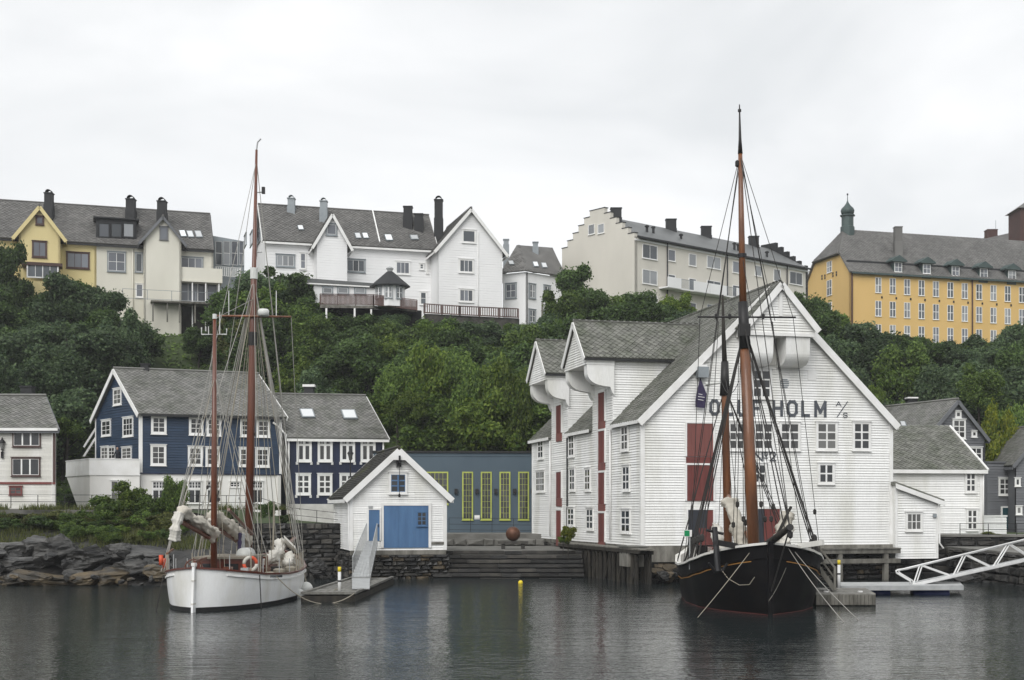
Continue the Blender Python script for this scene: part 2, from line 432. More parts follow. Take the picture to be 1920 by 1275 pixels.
mk('grey_metal', (.28, .31, .33), .5)
mk('brown_trim', (.075, .04, .035), .6)
mk('belt_red', (.19, .05, .045), .6)
mk('brown_fence', (.115, .065, .055), .7, (.08, .045, .04), scale=2, rnd=.15)
mk('red_door', (.185, .046, .039), .7, (.12, .034, .03), scale=1.2, stretch=(2, 2, .4))
mk('red_faded', (.225, .08, .07), .75, (.16, .058, .05), scale=.8, stretch=(2, 2, .4))
mk('dark_door', (.03, .034, .045), .6)
mk('blue_door', (.085, .18, .335), .6, (.065, .14, .27), scale=1.1, stretch=(3, 3, .35), fine=.06)
mk('teal_door', (.02, .07, .085), .5)
mk('lime', (.46, .51, .11), .6)
mk('iron', (.02, .02, .022), .5, metal=.3)
mk('gal', (.46, .47, .47), .45, (.36, .37, .37), scale=3, metal=.2)
mk('alu_white', (.78, .78, .77), .4)
mk('concrete', (.20, .195, .18), .85, (.12, .117, .105), scale=.9, bump=.3)
mk('plank_grey', (.24, .235, .215), .75, (.13, .125, .11), scale=2, stretch=(3, .4, 3), rnd=.2, fine=.12)
mk('timber_dark', (.038, .032, .024), .8, (.013, .012, .010), scale=2, stretch=(2, 2, .5), rnd=.3)
mk('timber_pale', (.22, .21, .185), .8, (.10, .095, .08), scale=1.5, stretch=(2, 2, .5), rnd=.25, fine=.15)
mk('stone', (.075, .07, .06), .85, (.034, .032, .03), scale=1.8, bump=.6, bscale=9, rnd=.45)
mk('stone_wet', (.034, .032, .029), .45, (.014, .014, .014), scale=1.8, bump=.6, bscale=9, rnd=.45)
mk('stone_warm', (.12, .092, .058), .8, (.06, .05, .036), scale=1.8, bump=.6, bscale=9, rnd=.35)
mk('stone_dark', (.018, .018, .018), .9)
mk('whitewash', (.64, .63, .60), .85, (.46, .45, .42), scale=1.3, bump=.6, bscale=8)
mk('rock', (.085, .083, .078), .5, (.016, .016, .016), scale=1.3, stretch=(.6, 1, 2.6), bump=1.0, bscale=6, rnd=.4, lo=.36, hi=.66, fine=.2)
mk('rock_ochre', (.125, .092, .048), .5, (.032, .028, .022), scale=1.5, fine=.2, stretch=(.7, 1, 2), bump=.8, bscale=5, rnd=.25)
mk('black_hull', (.004, .004, .0055), .55, (.008, .007, .007), scale=1.2, spec=.1, fine=.15)
mk('white_hull', (.82, .825, .82), .35, (.66, .65, .60), scale=.9, spec=.5, stretch=(1, 1, .4), lo=.25, hi=.5, fine=.03)
mk('boot_black', (.012, .012, .012), .6)
mk('boot_red', (.11, .02, .016), .6)
mk('gold', (.42, .20, .045), .55)
mk('varnish', (.15, .046, .02), .32, (.10, .03, .015), scale=2, stretch=(3, 3, .3), coat=.4)
mk('mahogany', (.13, .026, .014), .3, (.09, .02, .011), scale=2, coat=.4)
mk('mast_wood', (.25, .095, .034), .42, (.115, .048, .024), scale=1.4, stretch=(2, 2, .35), coat=.3, fine=.1)
mk('spar_black', (.016, .015, .015), .5)
mk('deck_wood', (.26, .23, .18), .75, (.18, .16, .13), scale=2)
mk('canvas', (.60, .565, .49), .85, (.44, .41, .35), scale=2.5, bump=.4, bscale=9)
mk('canvas_white', (.66, .64, .585), .8, (.50, .48, .43), scale=2, bump=.5, bscale=4)
mk('rope', (.33, .30, .24), .8)
mk('wire', (.35, .34, .31), .5, metal=.2)
mk('rig_dark', (.03, .028, .026), .7)
mk('orange', (.70, .10, .04), .5)
mk('fender', (.68, .69, .66), .45)
mk('yellow', (.80, .62, .03), .5)
mk('float_blue', (.012, .028, .16), .5)
mk('bronze', (.155, .065, .035), .5, (.085, .04, .026), scale=2, metal=.35)
mk('letter', (.07, .077, .09), .7, (.13, .14, .155), scale=3, lo=.3, hi=.5)
mk('green_sign', (.0, .26, .09), .5)
mk('flag', (.045, .035, .085), .8)
mk('copper', (.055, .085, .08), .5, (.04, .062, .06), scale=1)
mk('rust_brown', (.075, .035, .03), .8)
mk('person_dark', (.02, .022, .03), .8)
def glass_mat(k, c, rough=.06, spec=.5):
    m = bpy.data.materials.new(k); m.use_nodes = True; b = m.node_tree.nodes['Principled BSDF']
    n, lk = m.node_tree.nodes, m.node_tree.links.new
    oi = n.new('ShaderNodeObjectInfo'); mr = n.new('ShaderNodeMapRange'); mr.inputs['To Min'].default_value = .6; mr.inputs['To Max'].default_value = 1.5
    lk(oi.outputs['Random'], mr.inputs['Value']); h = n.new('ShaderNodeHueSaturation'); h.inputs['Color'].default_value = (*c, 1); lk(mr.outputs[0], h.inputs['Value']); lk(h.outputs[0], b.inputs['Base Color'])
    b.inputs['Roughness'].default_value = rough; b.inputs['Specular IOR Level'].default_value = spec; MT[k] = m; return m
GLASS = [glass_mat('glass_dark', (.03, .032, .035)), glass_mat('glass_mid', (.055, .055, .055)), glass_mat('glass_curtain', (.13, .13, .125))]
GFAR = [glass_mat('glass_far', (.14, .15, .17)), glass_mat('glass_far_dark', (.085, .095, .105)), glass_mat('glass_far_pale', (.22, .23, .24))]
GDARK = [GLASS[0]]
GSKY = glass_mat('glass_sky', (.62, .64, .65), .1, 1)

LEAF = {'dark': leaf_material('leaf_dark', (.02, .044, .013), (.115, .185, .05)),
        'mid': leaf_material('leaf_mid', (.032, .072, .016), (.18, .265, .055)),
        'cool': leaf_material('leaf_cool', (.027, .057, .027), (.14, .205, .09)),
        'light': leaf_material('leaf_light', (.035, .08, .013), (.185, .25, .04)),
        'yellow': leaf_material('leaf_yellow', (.055, .105, .012), (.30, .32, .035)),
        'olive': leaf_material('leaf_olive', (.035, .052, .014), (.16, .17, .05))}
mk('bark', (.05, .042, .034), .9, (.03, .026, .022), scale=4)

# ------------------------------------------------------------------ water and land
wm = bpy.data.materials.new('water'); wm.use_nodes = True
n, lk = wm.node_tree.nodes, wm.node_tree.links.new; b = n['Principled BSDF']
b.inputs['Base Color'].default_value = (.016, .022, .023, 1); b.inputs['Roughness'].default_value = .07; b.inputs['IOR'].default_value = 1.33
g = n.new('ShaderNodeNewGeometry'); bumps = None
for sc, st, dist, stretch, det in ((.35, .5, .12, (1, 1.6, 1), 2), (2.2, .65, .055, (.6, 1.5, 1), 3), (7, .8, .022, (.7, 1.3, 1), 2)):
    mpn = n.new('ShaderNodeMapping'); mpn.inputs['Scale'].default_value = stretch; lk(g.outputs['Position'], mpn.inputs['Vector'])
    z = n.new('ShaderNodeTexNoise'); z.inputs['Scale'].default_value = sc; z.inputs['Detail'].default_value = det; lk(mpn.outputs[0], z.inputs['Vector'])
    bp = n.new('ShaderNodeBump'); bp.inputs['Strength'].default_value = st; bp.inputs['Distance'].default_value = dist; lk(z.outputs['Fac'], bp.inputs['Height'])
    pz_ = n.new('ShaderNodeTexNoise'); pz_.inputs['Scale'].default_value = .055; pz_.inputs['Detail'].default_value = 2; lk(g.outputs['Position'], pz_.inputs['Vector'])
    pr_ = n.new('ShaderNodeMapRange'); pr_.inputs['From Min'].default_value = .35; pr_.inputs['From Max'].default_value = .65; pr_.inputs['To Min'].default_value = st * .35; pr_.inputs['To Max'].default_value = st; lk(pz_.outputs['Fac'], pr_.inputs['Value']); lk(pr_.outputs[0], bp.inputs['Strength'])
    if bumps: lk(bumps, bp.inputs['Normal'])
    bumps = bp.outputs[0]
lk(bumps, b.inputs['Normal'])
MT['water'] = wm
w_ = MB().add([V(-900, -600, 0), V(900, -600, 0), V(900, 130, 0), V(-900, 130, 0)], [(0, 1, 2, 3)]).build('water', wm)
tag(w_, kind='structure')

def lerp_tab(t, x):
    if x <= t[0][0]: return t[0][1]
    for (a, va), (b_, vb) in zip(t, t[1:]):
        if x <= b_: return va + (vb - va) * (x - a) / (b_ - a)
    return t[-1][1]
SHORE = [(-300, 82.3), (-30, 82.3), (-20, 82.3), (-13.5, 82.3), (-13.4, 84), (-9, 84), (-8.5, 93.2), (3, 93.2), (3.5, 90), (21, 90), (22, 84.5), (300, 84.5)]
LEVEL = [(-300, 4), (-20.5, 4), (-17, 3.15), (-13.5, 2.85), (-8, 2.25), (2, 2.25), (20, 2.2), (34, 2.3), (300, 2.3)]
FOOT = [(-300, 104), (-36, 106), (-30, 112), (-20, 112), (-14, 109), (-6, 103.5), (6, 103), (24, 104), (34, 108), (46, 106), (300, 104)]
TOPZ = [(-300, 21), (-40, 21), (-25, 21.2), (-14, 20.2), (0, 19.8), (10, 19.8), (25, 19.6), (33, 18.6), (60, 17.6), (300, 18)]
def ground(x, y):
    sh = lerp_tab(SHORE, x)
    if y < sh: return -2.0
    lv = lerp_tab(LEVEL, x); ft = lerp_tab(FOOT, x); tz = lerp_tab(TOPZ, x)
    t = min(1, max(0, (y - ft) / (131 - ft)))
    s = .75 * t + .25 * (t * t * (3 - 2 * t))
    if -9 < x < 24: s = min(1, s + .16 * min(1, t * 9) * (1 - t))
    z = lv + (tz - lv) * s
    if 0 < t < 1: z += noise.noise(V(x * .11, y * .11, 3)) * 1.6 * min(1, t * 4) * min(1, (1 - t) * 5)
    if y > 185: z += (y - 185) * .02
    return z
mk('hill', (.055, .085, .022), .95, (.030, .042, .018), scale=.5, bump=.6, bscale=3, lo=.3, hi=.7, fine=.3)
hm = MT['hill']; n, lk = hm.node_tree.nodes, hm.node_tree.links.new; b = n['Principled BSDF']
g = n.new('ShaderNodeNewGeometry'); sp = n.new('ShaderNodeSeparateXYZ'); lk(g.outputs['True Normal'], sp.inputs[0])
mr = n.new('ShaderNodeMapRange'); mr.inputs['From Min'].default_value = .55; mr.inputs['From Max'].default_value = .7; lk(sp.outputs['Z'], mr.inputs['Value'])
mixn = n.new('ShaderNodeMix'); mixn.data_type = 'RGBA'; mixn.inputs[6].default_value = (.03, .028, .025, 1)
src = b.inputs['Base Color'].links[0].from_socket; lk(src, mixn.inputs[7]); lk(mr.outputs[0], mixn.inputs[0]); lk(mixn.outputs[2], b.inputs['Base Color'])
hb = MB(); xs = [-700, -300, -160, -110] + [-90 + i * 1.5 for i in range(131)] + [130, 170, 300, 700]; ys = [76.5 + i * .9 for i in range(26)] + [100 + i * 1.25 for i in range(30)] + [138, 142, 148, 156, 168, 185, 230, 300, 420, 700]
for y in ys:
    for x in xs: hb.v.append(V(x, y, ground(x, y)))
nx = len(xs)
for j in range(len(ys) - 1):
    for i in range(nx - 1):
        a = j * nx + i; hb.f.append((a, a + 1, a + nx + 1, a + nx))
tag(hb.build('hillside', hm), kind='structure')

# plaza and street surfaces
tag(MB().box((-40, 82.5, 3.7), (-20.6, 100, 4.03)).build('street', MT['concrete']), kind='structure')

# ------------------------------------------------------------------ trees
def crown_mesh(seed, n, leaf, lobes, flat=.85, name='crown'):
    r = random.Random(seed); vs, fs = [], []
    L_ = []
    for _ in range(lobes):
        a, e_ = r.uniform(0, 6.283), r.uniform(-.75, 1); q = r.uniform(.3, .86)
        c = V(math.cos(a) * math.sqrt(1 - e_ * e_ * .8) * q, math.sin(a) * math.sqrt(1 - e_ * e_ * .8) * q, e_ * q * 1.05)
        L_.append((c, r.uniform(.14, .36) * (1.1 - q * .35)))
    L_.append((V(0, 0, -.1), .42))
    tot = sum(q[1] ** 2 for q in L_)
    for c, rr in L_:
        for _ in range(int(n * rr * rr / tot)):
            d = V(r.gauss(0, 1), r.gauss(0, 1), r.gauss(.25, 1)).normalized(); k = rr * (r.uniform(.35, 1.08) if r.random() < .35 else r.uniform(.82, 1.08))
            if r.random() < .1: k = rr * r.uniform(1.05, 1.5)
            p = (c + d * k); p = V(p.x, p.y, p.z * flat) * 3
            nn = (d * .7 + V(r.gauss(0, .8), r.gauss(-.15, .8), r.gauss(.45, .7))).normalized()
            a = nn.cross(V(r.gauss(0, 1), r.gauss(0, 1), r.gauss(0, 1))).normalized(); b_ = nn.cross(a); s = leaf * r.uniform(.6, 1.35); k0 = len(vs)
            vs += [p - a * s, p - b_ * s * .55 - nn * s * .12, p + a * s, p + b_ * s * .55 - nn * s * .12]; fs.append((k0, k0 + 1, k0 + 2, k0 + 3))
    me = bpy.data.meshes.new(name); me.from_pydata([tuple(v) for v in vs], [], fs); me.update()
    me.materials.append(LEAF['mid']); return me
CROWNS = [crown_mesh(s, 15000, .145, lb, fl) for s, lb, fl in ((1, 20, .9), (2, 26, .85), (3, 17, 1.05), (4, 22, .95), (5, 28, .8), (6, 21, 1.15))]
BUSHES = [crown_mesh(s, 5200, .17, lb, fl) for s, lb, fl in ((11, 19, .8), (12, 16, .7), (13, 22, .9))]
def trunk_mesh(seed):
    r = random.Random(seed); m = MB(); m.tube([V(0, 0, -1), V(r.uniform(-.1, .1), 0, .3), V(r.uniform(-.2, .2), .1, .65), V(0, 0, 1.1)], [.055, .04, .03, .012], 7)
    for i in range(6):
        a = r.uniform(0, 6.28); z = r.uniform(.2, .7); l = r.uniform(.3, .55)
        m.tube([V(0, 0, z), V(math.cos(a) * l * .5, math.sin(a) * l * .5, z + l * .45), V(math.cos(a) * l, math.sin(a) * l, z + l * .7)], [.022, .014, .006], 5)
    return m.mesh('trunk', MT['bark'])
TRUNKS = [trunk_mesh(i) for i in range(3)]
def tree(x, y, zb, h, r, leaf, label, group=None, kind='tree', ci=None, name='broadleaf_tree', cat='tree'):
    W = Matrix.Translation((x, y, zb)) @ Matrix.Rotation(RN.uniform(0, 6.28), 4, 'Z')
    t = thing(name, label, cat, W=W, group=group)
    ch = h * .78 if kind == 'tree' else h * .98
    sz = ch / 2 / 2.9
    cm = CROWNS[ci if ci is not None else RN.randrange(6)] if kind == 'tree' else BUSHES[RN.randrange(3)]
    link('trunk', RN.choice(TRUNKS), t, W @ Matrix.Diagonal((r * 1.1, r * 1.1, h * .75, 1)))
    link('crown', cm, t, W @ Matrix.Translation((0, 0, h - ch / 2)) @ Matrix.Rotation(RN.uniform(-.12, .12), 4, 'X') @ Matrix.Diagonal((r / 2.7 * RN.uniform(.9, 1.25), r / 2.7 * RN.uniform(.9, 1.15), sz, 1)), LEAF[leaf])
    return t
SKYLINE = [(0, 465), (40, 472), (58, 535), (100, 506), (150, 500), (190, 520), (230, 562), (262, 592), (345, 607), (400, 600), (428, 522), (480, 492), (520, 484), (560, 512), (600, 548), (650, 578), (700, 592), (750, 576), (800, 590), (860, 592), (950, 588), (1000, 602), (1032, 560), (1090, 508), (1132, 522), (1150, 562), (1190, 542), (1230, 572), (1270, 556), (1310, 592), (1360, 640), (1480, 600), (1505, 556), (1535, 566), (1565, 592), (1620, 600), (1700, 615), (1800, 625), (1870, 618), (1900, 580), (1920, 560), (2100, 540)]
def near_label(px, leaf):
    tone = {'dark': 'dark green', 'mid': 'mid green', 'cool': 'blue green', 'light': 'light green', 'yellow': 'yellow green', 'olive': 'olive green'}[leaf]
    zone = ('on the left slope below the yellow house' if px < 230 else 'on the slope above the blue gabled house' if px < 420 else
            'on the slope behind the white ketch and its masts' if px < 600 else 'on the slope below the brown terrace fence' if px < 760 else
            'on the slope above the low slate blue building' if px < 1010 else 'on the slope behind the big white warehouse' if px < 1500 else
            'on the slope below the long yellow building')
    return tone, zone
nt_ = 0
yrow = 104.0
while yrow < 131:
    x = -70 + RN.uniform(0, 3)
    while x < 84:
        xx, yy = x + RN.uniform(-1.4, 1.4), yrow + RN.uniform(-1.2, 1.2); px = CX + F * xx / yy; zb = ground(xx, yy)
        x += 3.9
        if not -150 < px < 2080 or yy < lerp_tab(FOOT, xx) + .6: continue
        if 1000 < px < 1500 and yy < 116: continue
        if -35 < xx < -8.5 and yy < 115.5: continue
        if 255 < px < 372 and yy > 118: continue                # the open grass below the cream house
        if 1775 < px < 1860 and yy < 114: continue
        lim = min(zz(lerp_tab(SKYLINE, px - 16) + 5, yy), zz(lerp_tab(SKYLINE, px + 16) + 5, yy), zz(lerp_tab(SKYLINE, px) + 4, yy))
        h = min(RN.uniform(5.5, 9.5), lim - zb)
        if h < 1.7: continue
        r = max(1.5, min(h * .5, RN.uniform(2.3, 3.6)))
        leaf = RN.choices(['dark', 'mid', 'cool', 'light', 'olive'], [5, 4, 4, 1.2, .6])[0]
        if px < 240: leaf = RN.choice(['dark', 'cool', 'cool'])
        if 690 < px < 1000 and yy < 113: leaf = RN.choice(['mid', 'dark', 'light', 'mid'])
        if px > 1560 and yy > 112: leaf = RN.choice(['cool', 'mid', 'dark', 'cool'])
        tone, zone = near_label(px, leaf)
        ft = lerp_tab(FOOT, xx); tier = 'low' if yy < ft + 7 else 'high' if yy > 124 else 'midway'
        tree(xx, yy, zb - .2, h, r, leaf, f'{tone} tree {tier} {zone}', f'{tone} trees {tier} {zone}'); nt_ += 1
    yrow += 3.0
for px, ytop, Y, hpx, wpx, leaf, label in (
        (748, 668, 106.5, 150, 84, 'mid', 'mid green tree at the left end of the slate blue hall roof'),
        (862, 672, 105.8, 130, 80, 'mid', 'mid green tree between the two bright yellow-green ones above the hall'),
        (770, 724, 105.2, 100, 70, 'light', 'low bright bushy tree touching the hall roof behind the boathouse'),
        (968, 690, 105.8, 120, 66, 'light', 'narrow bright tree close to the far corner of the warehouse'),
        (890, 742, 105.2, 90, 64, 'mid', 'low mid green tree right above the middle of the hall roof'),
        (806, 622, 107.5, 190, 118, 'light', 'bright yellow-green tree above the slate blue building, left one of two'),
        (922, 650, 106.8, 165, 100, 'light', 'bright yellow-green tree right above the long tall lime windows'),
        (1058, 548, 127, 120, 92, 'mid', 'mid green tree left of the tall dark one before the stepped-gable building'),
        (1140, 556, 127, 110, 84, 'mid', 'mid green tree between the two dark ones before the stepped-gable building'),
        (1232, 574, 127, 90, 80, 'dark', 'low dark tree left of the airy light green one above the dormer'),
        (1552, 574, 128, 140, 84, 'mid', 'mid green tree under the left end of the yellow building'),
        (1600, 596, 127, 130, 96, 'cool', 'blue-green tree below the downpipe corner of the yellow building'),
        (1090, 506, 131, 150, 112, 'dark', 'tall dark tree standing left before the stepped-gable building'),
        (1192, 538, 131, 120, 92, 'dark', 'rounded dark tree under the corner of the stepped-gable building'),
        (1268, 552, 130, 90, 70, 'light', 'airy light green tree just above the near roof dormer ridge'),
        (525, 484, 129, 210, 150, 'dark', 'tall dark tree before the white row house, right of the ketch mainmast'),
        (452, 525, 128, 180, 90, 'dark', 'dark tree left of the ketch mainmast below the glazed link'),
        (128, 503, 127, 190, 135, 'cool', 'big blue-green rounded tree in front of the pale yellow house'),
        (22, 466, 127, 200, 90, 'dark', 'dark tree cut by the left edge of the picture, beside the yellow house'),
        (1520, 552, 128, 160, 80, 'dark', 'dark tree between warehouse hood and the yellow building corner'),
        (1868, 758, 104, 110, 72, 'yellow', 'yellow-leaved small tree on the bank above the dark grey houses'),
        (1640, 722, 107, 70, 40, 'light', 'small pointed light green tree right of the warehouse roof'),
        (1835, 690, 110, 110, 90, 'mid', 'mid green tree on the bank behind the dark grey gable'),
        (1905, 735, 108, 120, 90, 'mid', 'mid green tree at the right edge above the dark grey houses')):
    Y_ = Y; x = (px - CX) * Y_ / F; zt = zz(ytop, Y_); h = hpx * Y_ / F
    zb = min(zt - h, ground(x, Y_)) if ground(x, Y_) > zt - h - 6 else zt - h
    tree(x, Y_, zb, zt - zb, wpx * Y_ / F / 2, leaf, label)
# undergrowth covering the slope
ub = MB(); r = random.Random(5)
cnt = 0
while cnt < 52000:
    x, y = r.uniform(-66, 82), r.uniform(102, 132); ft = lerp_tab(FOOT, x)
    if y < ft - .3: continue
    px = CX + F * x / y
    if noise.noise(V(x * .18, y * .18, 9)) < -.22: cnt += 1; continue
    z = ground(x, y); hgt = .9 * max(0, noise.noise(V(x * .35, y * .35, 1)) + .35)
    if 255 < px < 372 and y > 117: hgt *= .15
    p = V(x, y, z + r.uniform(0, .15) + hgt * r.random()); nn = V(r.gauss(0, .6), r.gauss(-.4, .6), 1).normalized(); a = nn.cross(V(r.gauss(0, 1), r.gauss(0, 1), r.gauss(0, 1))).normalized(); b_ = nn.cross(a)
    s = r.uniform(.12, .3); k = len(ub.v); ub.v += [p - a * s, p - b_ * s * .5, p + a * s, p + b_ * s * .5]; ub.f.append((k, k + 1, k + 2, k + 3)); cnt += 1
tag(ub.build('undergrowth', LEAF['mid']), label='low green undergrowth and ivy covering the hillside', kind='stuff')

# ------------------------------------------------------------------ houses on the hill
WT, WF, SF = MT['white_trim'], MT['white_far'], MT['slate_far']
def off(w, d): return Wall(w.A + w.n * d, w.B + w.n * d)
def on(w, px, py=500): return w.p(w.hit(px, py)[0], 0)
def railing(root, pts, h, mat, rails=(1.0, .5), sp=1.6, t=.04, infill=None, post_h=1.0):
    for a, b in zip(pts, pts[1:]):
        a, b = Vector(a), Vector(b); n_ = max(1, round((b - a).length / sp))
        for f in rails: MB().beam(a + V(0, 0, h * f), b + V(0, 0, h * f), t, t).build('rail', mat, root)
        for i in range(n_ + 1):
            q = a.lerp(b, i / n_); MB().beam(q, q + V(0, 0, h * post_h), t * 1.2, t * 1.2, (0, 1, 0)).build('post', mat, root)
        if infill:
            m = max(2, int((b - a).length / infill)); me = MB().box((-.045, -.01, 0), (.045, .01, h * .88)).mesh('baluster', mat)
            d = (b - a).normalized(); rz = math.atan2(d.y, d.x); sl = d.z / max(1e-6, math.hypot(d.x, d.y))
            for i in range(m):
                q = a.lerp(b, (i + .5) / m); link('baluster', me, root, Matrix.Translation(q + V(0, 0, h * .06)) @ Matrix.Rotation(rz, 4, 'Z'))
def dpipe(root, p, z0, z1, mat, r=.06): MB().tube([V(p.x, p.y, z0), V(p.x, p.y, z1)], r, 7).build('downpipe', mat, root, True)

front = Wall(xy(-40, 131.5), xy(400, 138.4)); n_ = front.n; dep = -n_ * 8
P180 = on(front, 181)
# pale yellow house
yh = thing('row_house', 'pale yellow house with front gable and brown windows, far left on the hill', 'house', front.A + V(0, 0, 23))
gable(yh, front.A + dep, front.A, P180 - front.A, 21, 31.1, 35.3, MT['pale_yellow'], SF, tile=.45, oh=.4, og=.02, barge=MT['soot'], bw=.05, ridge=SF)
f2 = off(front, 1.8); a, b = on(f2, 35), on(f2, 113)
g_ = gable(yh, a, b, -n_ * 5.6, 21, 31.2, 33.75, MT['pale_yellow'], SF, tile=.45, oh=.55, og=.35, barge=MT['pale_yellow'], bw=.2, skip='B')
for rct, c in (((66.5, 405, 82.5, 422), 1), ((60, 452, 88, 483), 2)): window(yh, g_['F'], rct, c, 1, .13, MT['brown_trim'], glass=GFAR)
window(yh, front, (124, 473, 168, 504), 3, 1, .13, MT['brown_trim'], glass=GFAR)
ver = MB(); fv = off(front, 3.2); fv.box(ver, fv.hit(44, 500)[0], fv.hit(113, 500)[0], zz(523, 129), zz(533, 129) - 5, -1.5, 0); ver.build('veranda_base', MT['pale_yellow'], yh)
ver = MB(); fv.box(ver, fv.hit(44, 500)[0] - .2, fv.hit(113, 500)[0] + .2, zz(494, 129), zz(488, 129), -1.5, .2); ver.build('veranda_roof', MT['brown_trim'], yh)
window(yh, fv, (50, 495, 110, 522), 4, 1, .1, WT, glass=GFAR, cap=False, sill=False)
chimney(yh, at(92, 386, 135.5), .75, 1.2, MT['soot'], pot=True)
# cream house
ch_ = thing('row_house', 'cream rendered house with black box dormer and balcony, joined to the yellow one', 'house', P180 + V(0, 0, 23))
g0 = gable(ch_, P180 + dep, P180, front.B - P180, 21, 31.1, 35.3, MT['cream'], SF, tile=.45, oh=.4, og=.02, barge=MT['soot'], bw=.05, ridge=SF, skip='F')
a, b = on(f2, 270), on(f2, 340)
g_ = gable(ch_, a, b, -n_ * 5.6, 21, 31.3, 33.5, MT['cream'], SF, tile=.45, oh=.5, og=.35, barge=MT['grey_board'], bw=.12, skip='B')
window(ch_, g_['F'], (299, 425, 315, 450), 1, 1, .12, MT['grey_board'], glass=GFAR)
window(ch_, front, (201, 472, 236, 510), 2, 2, .12, MT['grey_metal'], WT, glass=GFAR)
window(ch_, front, (338, 482, 381, 506), 3, 1, .12, MT['grey_metal'], WT, glass=GFAR)
window(ch_, front, (253, 474, 268, 511), 1, 1, .1, MT['grey_metal'], WT, glass=GFAR)
window(ch_, front, (254, 532, 269, 558), 1, 1, .1, WT, glass=GFAR)
bx = MB(); fb = off(front, 1.6); u0, u1 = fb.hit(332, 515)[0], fb.hit(417, 515)[0]
fb.box(bx, u0, u1, zz(527, 137), zz(504, 137), -.12, 0); fb.box(bx, u0, u1, zz(527, 137) - .2, zz(527, 137), -1.8, .05); bx.build('balcony', MT['cream'], ch_)
for i in range(4):
    u = u0 + (u1 - u0) * (i + .1) / 3.4; m = MB(); fb.box(m, u, u + .12, 22, zz(527, 137) - .2, -.2, -.08); m.build('post', WT, ch_)
window(ch_, off(front, .3), (333, 531, 408, 566), 4, 1, .06, WT, glass=GFAR, sill=False, cap=False)
dk = MB(); fd = off(front, 3); fd.box(dk, fd.hit(283, 560)[0], fd.hit(412, 560)[0], zz(568, 134.5), zz(565, 134.5), -3.2, 0); dk.build('deck', MT['timber_pale'], ch_)
for px in (287, 314, 337, 366, 392):
    m = MB(); u = fd.hit(px, 580)[0]; fd.box(m, u - .07, u + .07, zz(603, 134), zz(568, 134.5), -.3, -.15); m.build('post', MT['timber_pale'], ch_)
m = MB(); fdb = off(front, .6); fdb.box(m, fdb.hit(276, 580)[0], fdb.hit(412, 580)[0], 20, zz(569, 136.5), -.4, 0); m.build('retaining_or_shade_wall', MT['timber_dark'], ch_)  # added dark box; its colour stands in for the shade under the deck
railing(ch_, [fd.p(fd.hit(230, 560)[0], zz(565, 134.5) + .01, -.05), fd.p(fd.hit(412, 560)[0], zz(565, 134.5) + .01, -.05)], 1.0, MT['grey_metal'], (1, .08), 2.2)
do = MB(); fdm = off(front, -.25); u0, u1 = fdm.hit(180, 430)[0], fdm.hit(256, 430)[0]; fdm.box(do, u0, u1, 31.0, zz(414, 136.4), -3.2, 0); fdm.box(do, u0 - .25, u1 + .25, zz(414, 136.4), zz(411.5, 136.4), -3.4, .3)
dm = do.build('dormer', MT['soot'], ch_)
for x0, x1 in ((184, 206), (207, 229), (230, 252)): window(dm, fdm, (x0, 418, x1, 446), 1, 1, .1, MT['soot'], glass=GFAR, sill=False, cap=False, split=False, name='dormer_window')
for px, py in ((245.5, 396), (304, 400)): chimney(ch_, at(px, py, 138.5), .85, 1.15, MT['soot'], pot=True)
e0 = P180 + V(0, 0, 31.2); rp3 = (P180 + V(0, 0, 31.28), front.B + V(0, 0, 31.28), P180 + dep * .5 + V(0, 0, 35.48))
for q in ((335, 434, 346, 446), (349, 435, 360, 447), (364, 435, 376, 447)): skylight(ch_, rp3, q, MT['grey_metal'], GSKY)
dpipe(ch_, front.p(front.hit(249, 500)[0], 0, .1), 21, 31, MT['cream'])
# glazed link
gl = thing('glazed_link', 'grey glass-fronted link between the cream house and the white row', 'building', xy(402, 141) + V(0, 0, 23))
wl = Wall(xy(400, 141.5), xy(458, 143)); m = MB(); wl.poly(m, [(0, 22), (wl.L, 22), (wl.L, zz(449, 142)), (0, zz(444, 142))], 3); m.build('wall', MT['grey_metal'], gl)
for i, (x0, x1) in enumerate(((403, 417), (418, 432), (433, 446), (447, 457))): window(gl, wl, (x0, 452, x1, 498), 1, 2, .05, MT['grey_metal'], WT, glass=GFAR, sill=False, cap=False)
railing(gl, [wl.p(0, zz(518, 141), 1), wl.p(wl.L * .8, zz(518, 141), 1)], 1.0, WT, (1, .05), 1.5, infill=.2)

# white row house
wr = Wall(xy(497, 134.3), xy(815, 139.3)); n_ = wr.n; dep = -n_ * 8
wh = thing('row_house', 'long white house with two front gables and slate roof, middle of the hill', 'house', wr.A + V(0, 0, 23))
zr_ = 35.4
gable(wh, wr.A + dep, wr.A, wr.B - wr.A, 21, 31.3, zr_, WF, SF, tile=.45, oh=.45, og=.3, barge=WT, bw=.16, ridge=SF, board=WF, pitch=.3, bd_=.3, bsides='R')
w2 = off(wr, 2.2); a, b = on(w2, 594), on(w2, 651)
gs = gable(wh, a, b, -n_ * 6.2, 21, 30.9, 33.55, WF, SF, tile=.45, oh=.5, og=.3, barge=WT, bw=.14, skip='B', board=WF, pitch=.25, bd_=.3, bsides='F')
w3 = off(wr, 3.4); a, b = on(w3, 822), on(w3, 942)
gb = gable(wh, a, b, -n_ * 10, 20.5, 30.7, 34.7, WF, SF, tile=.45, oh=.5, og=.35, barge=WT, bw=.18, skip='B', board=WF, pitch=.25, bd_=.3, bsides='F')
GW = MT['grey_metal']
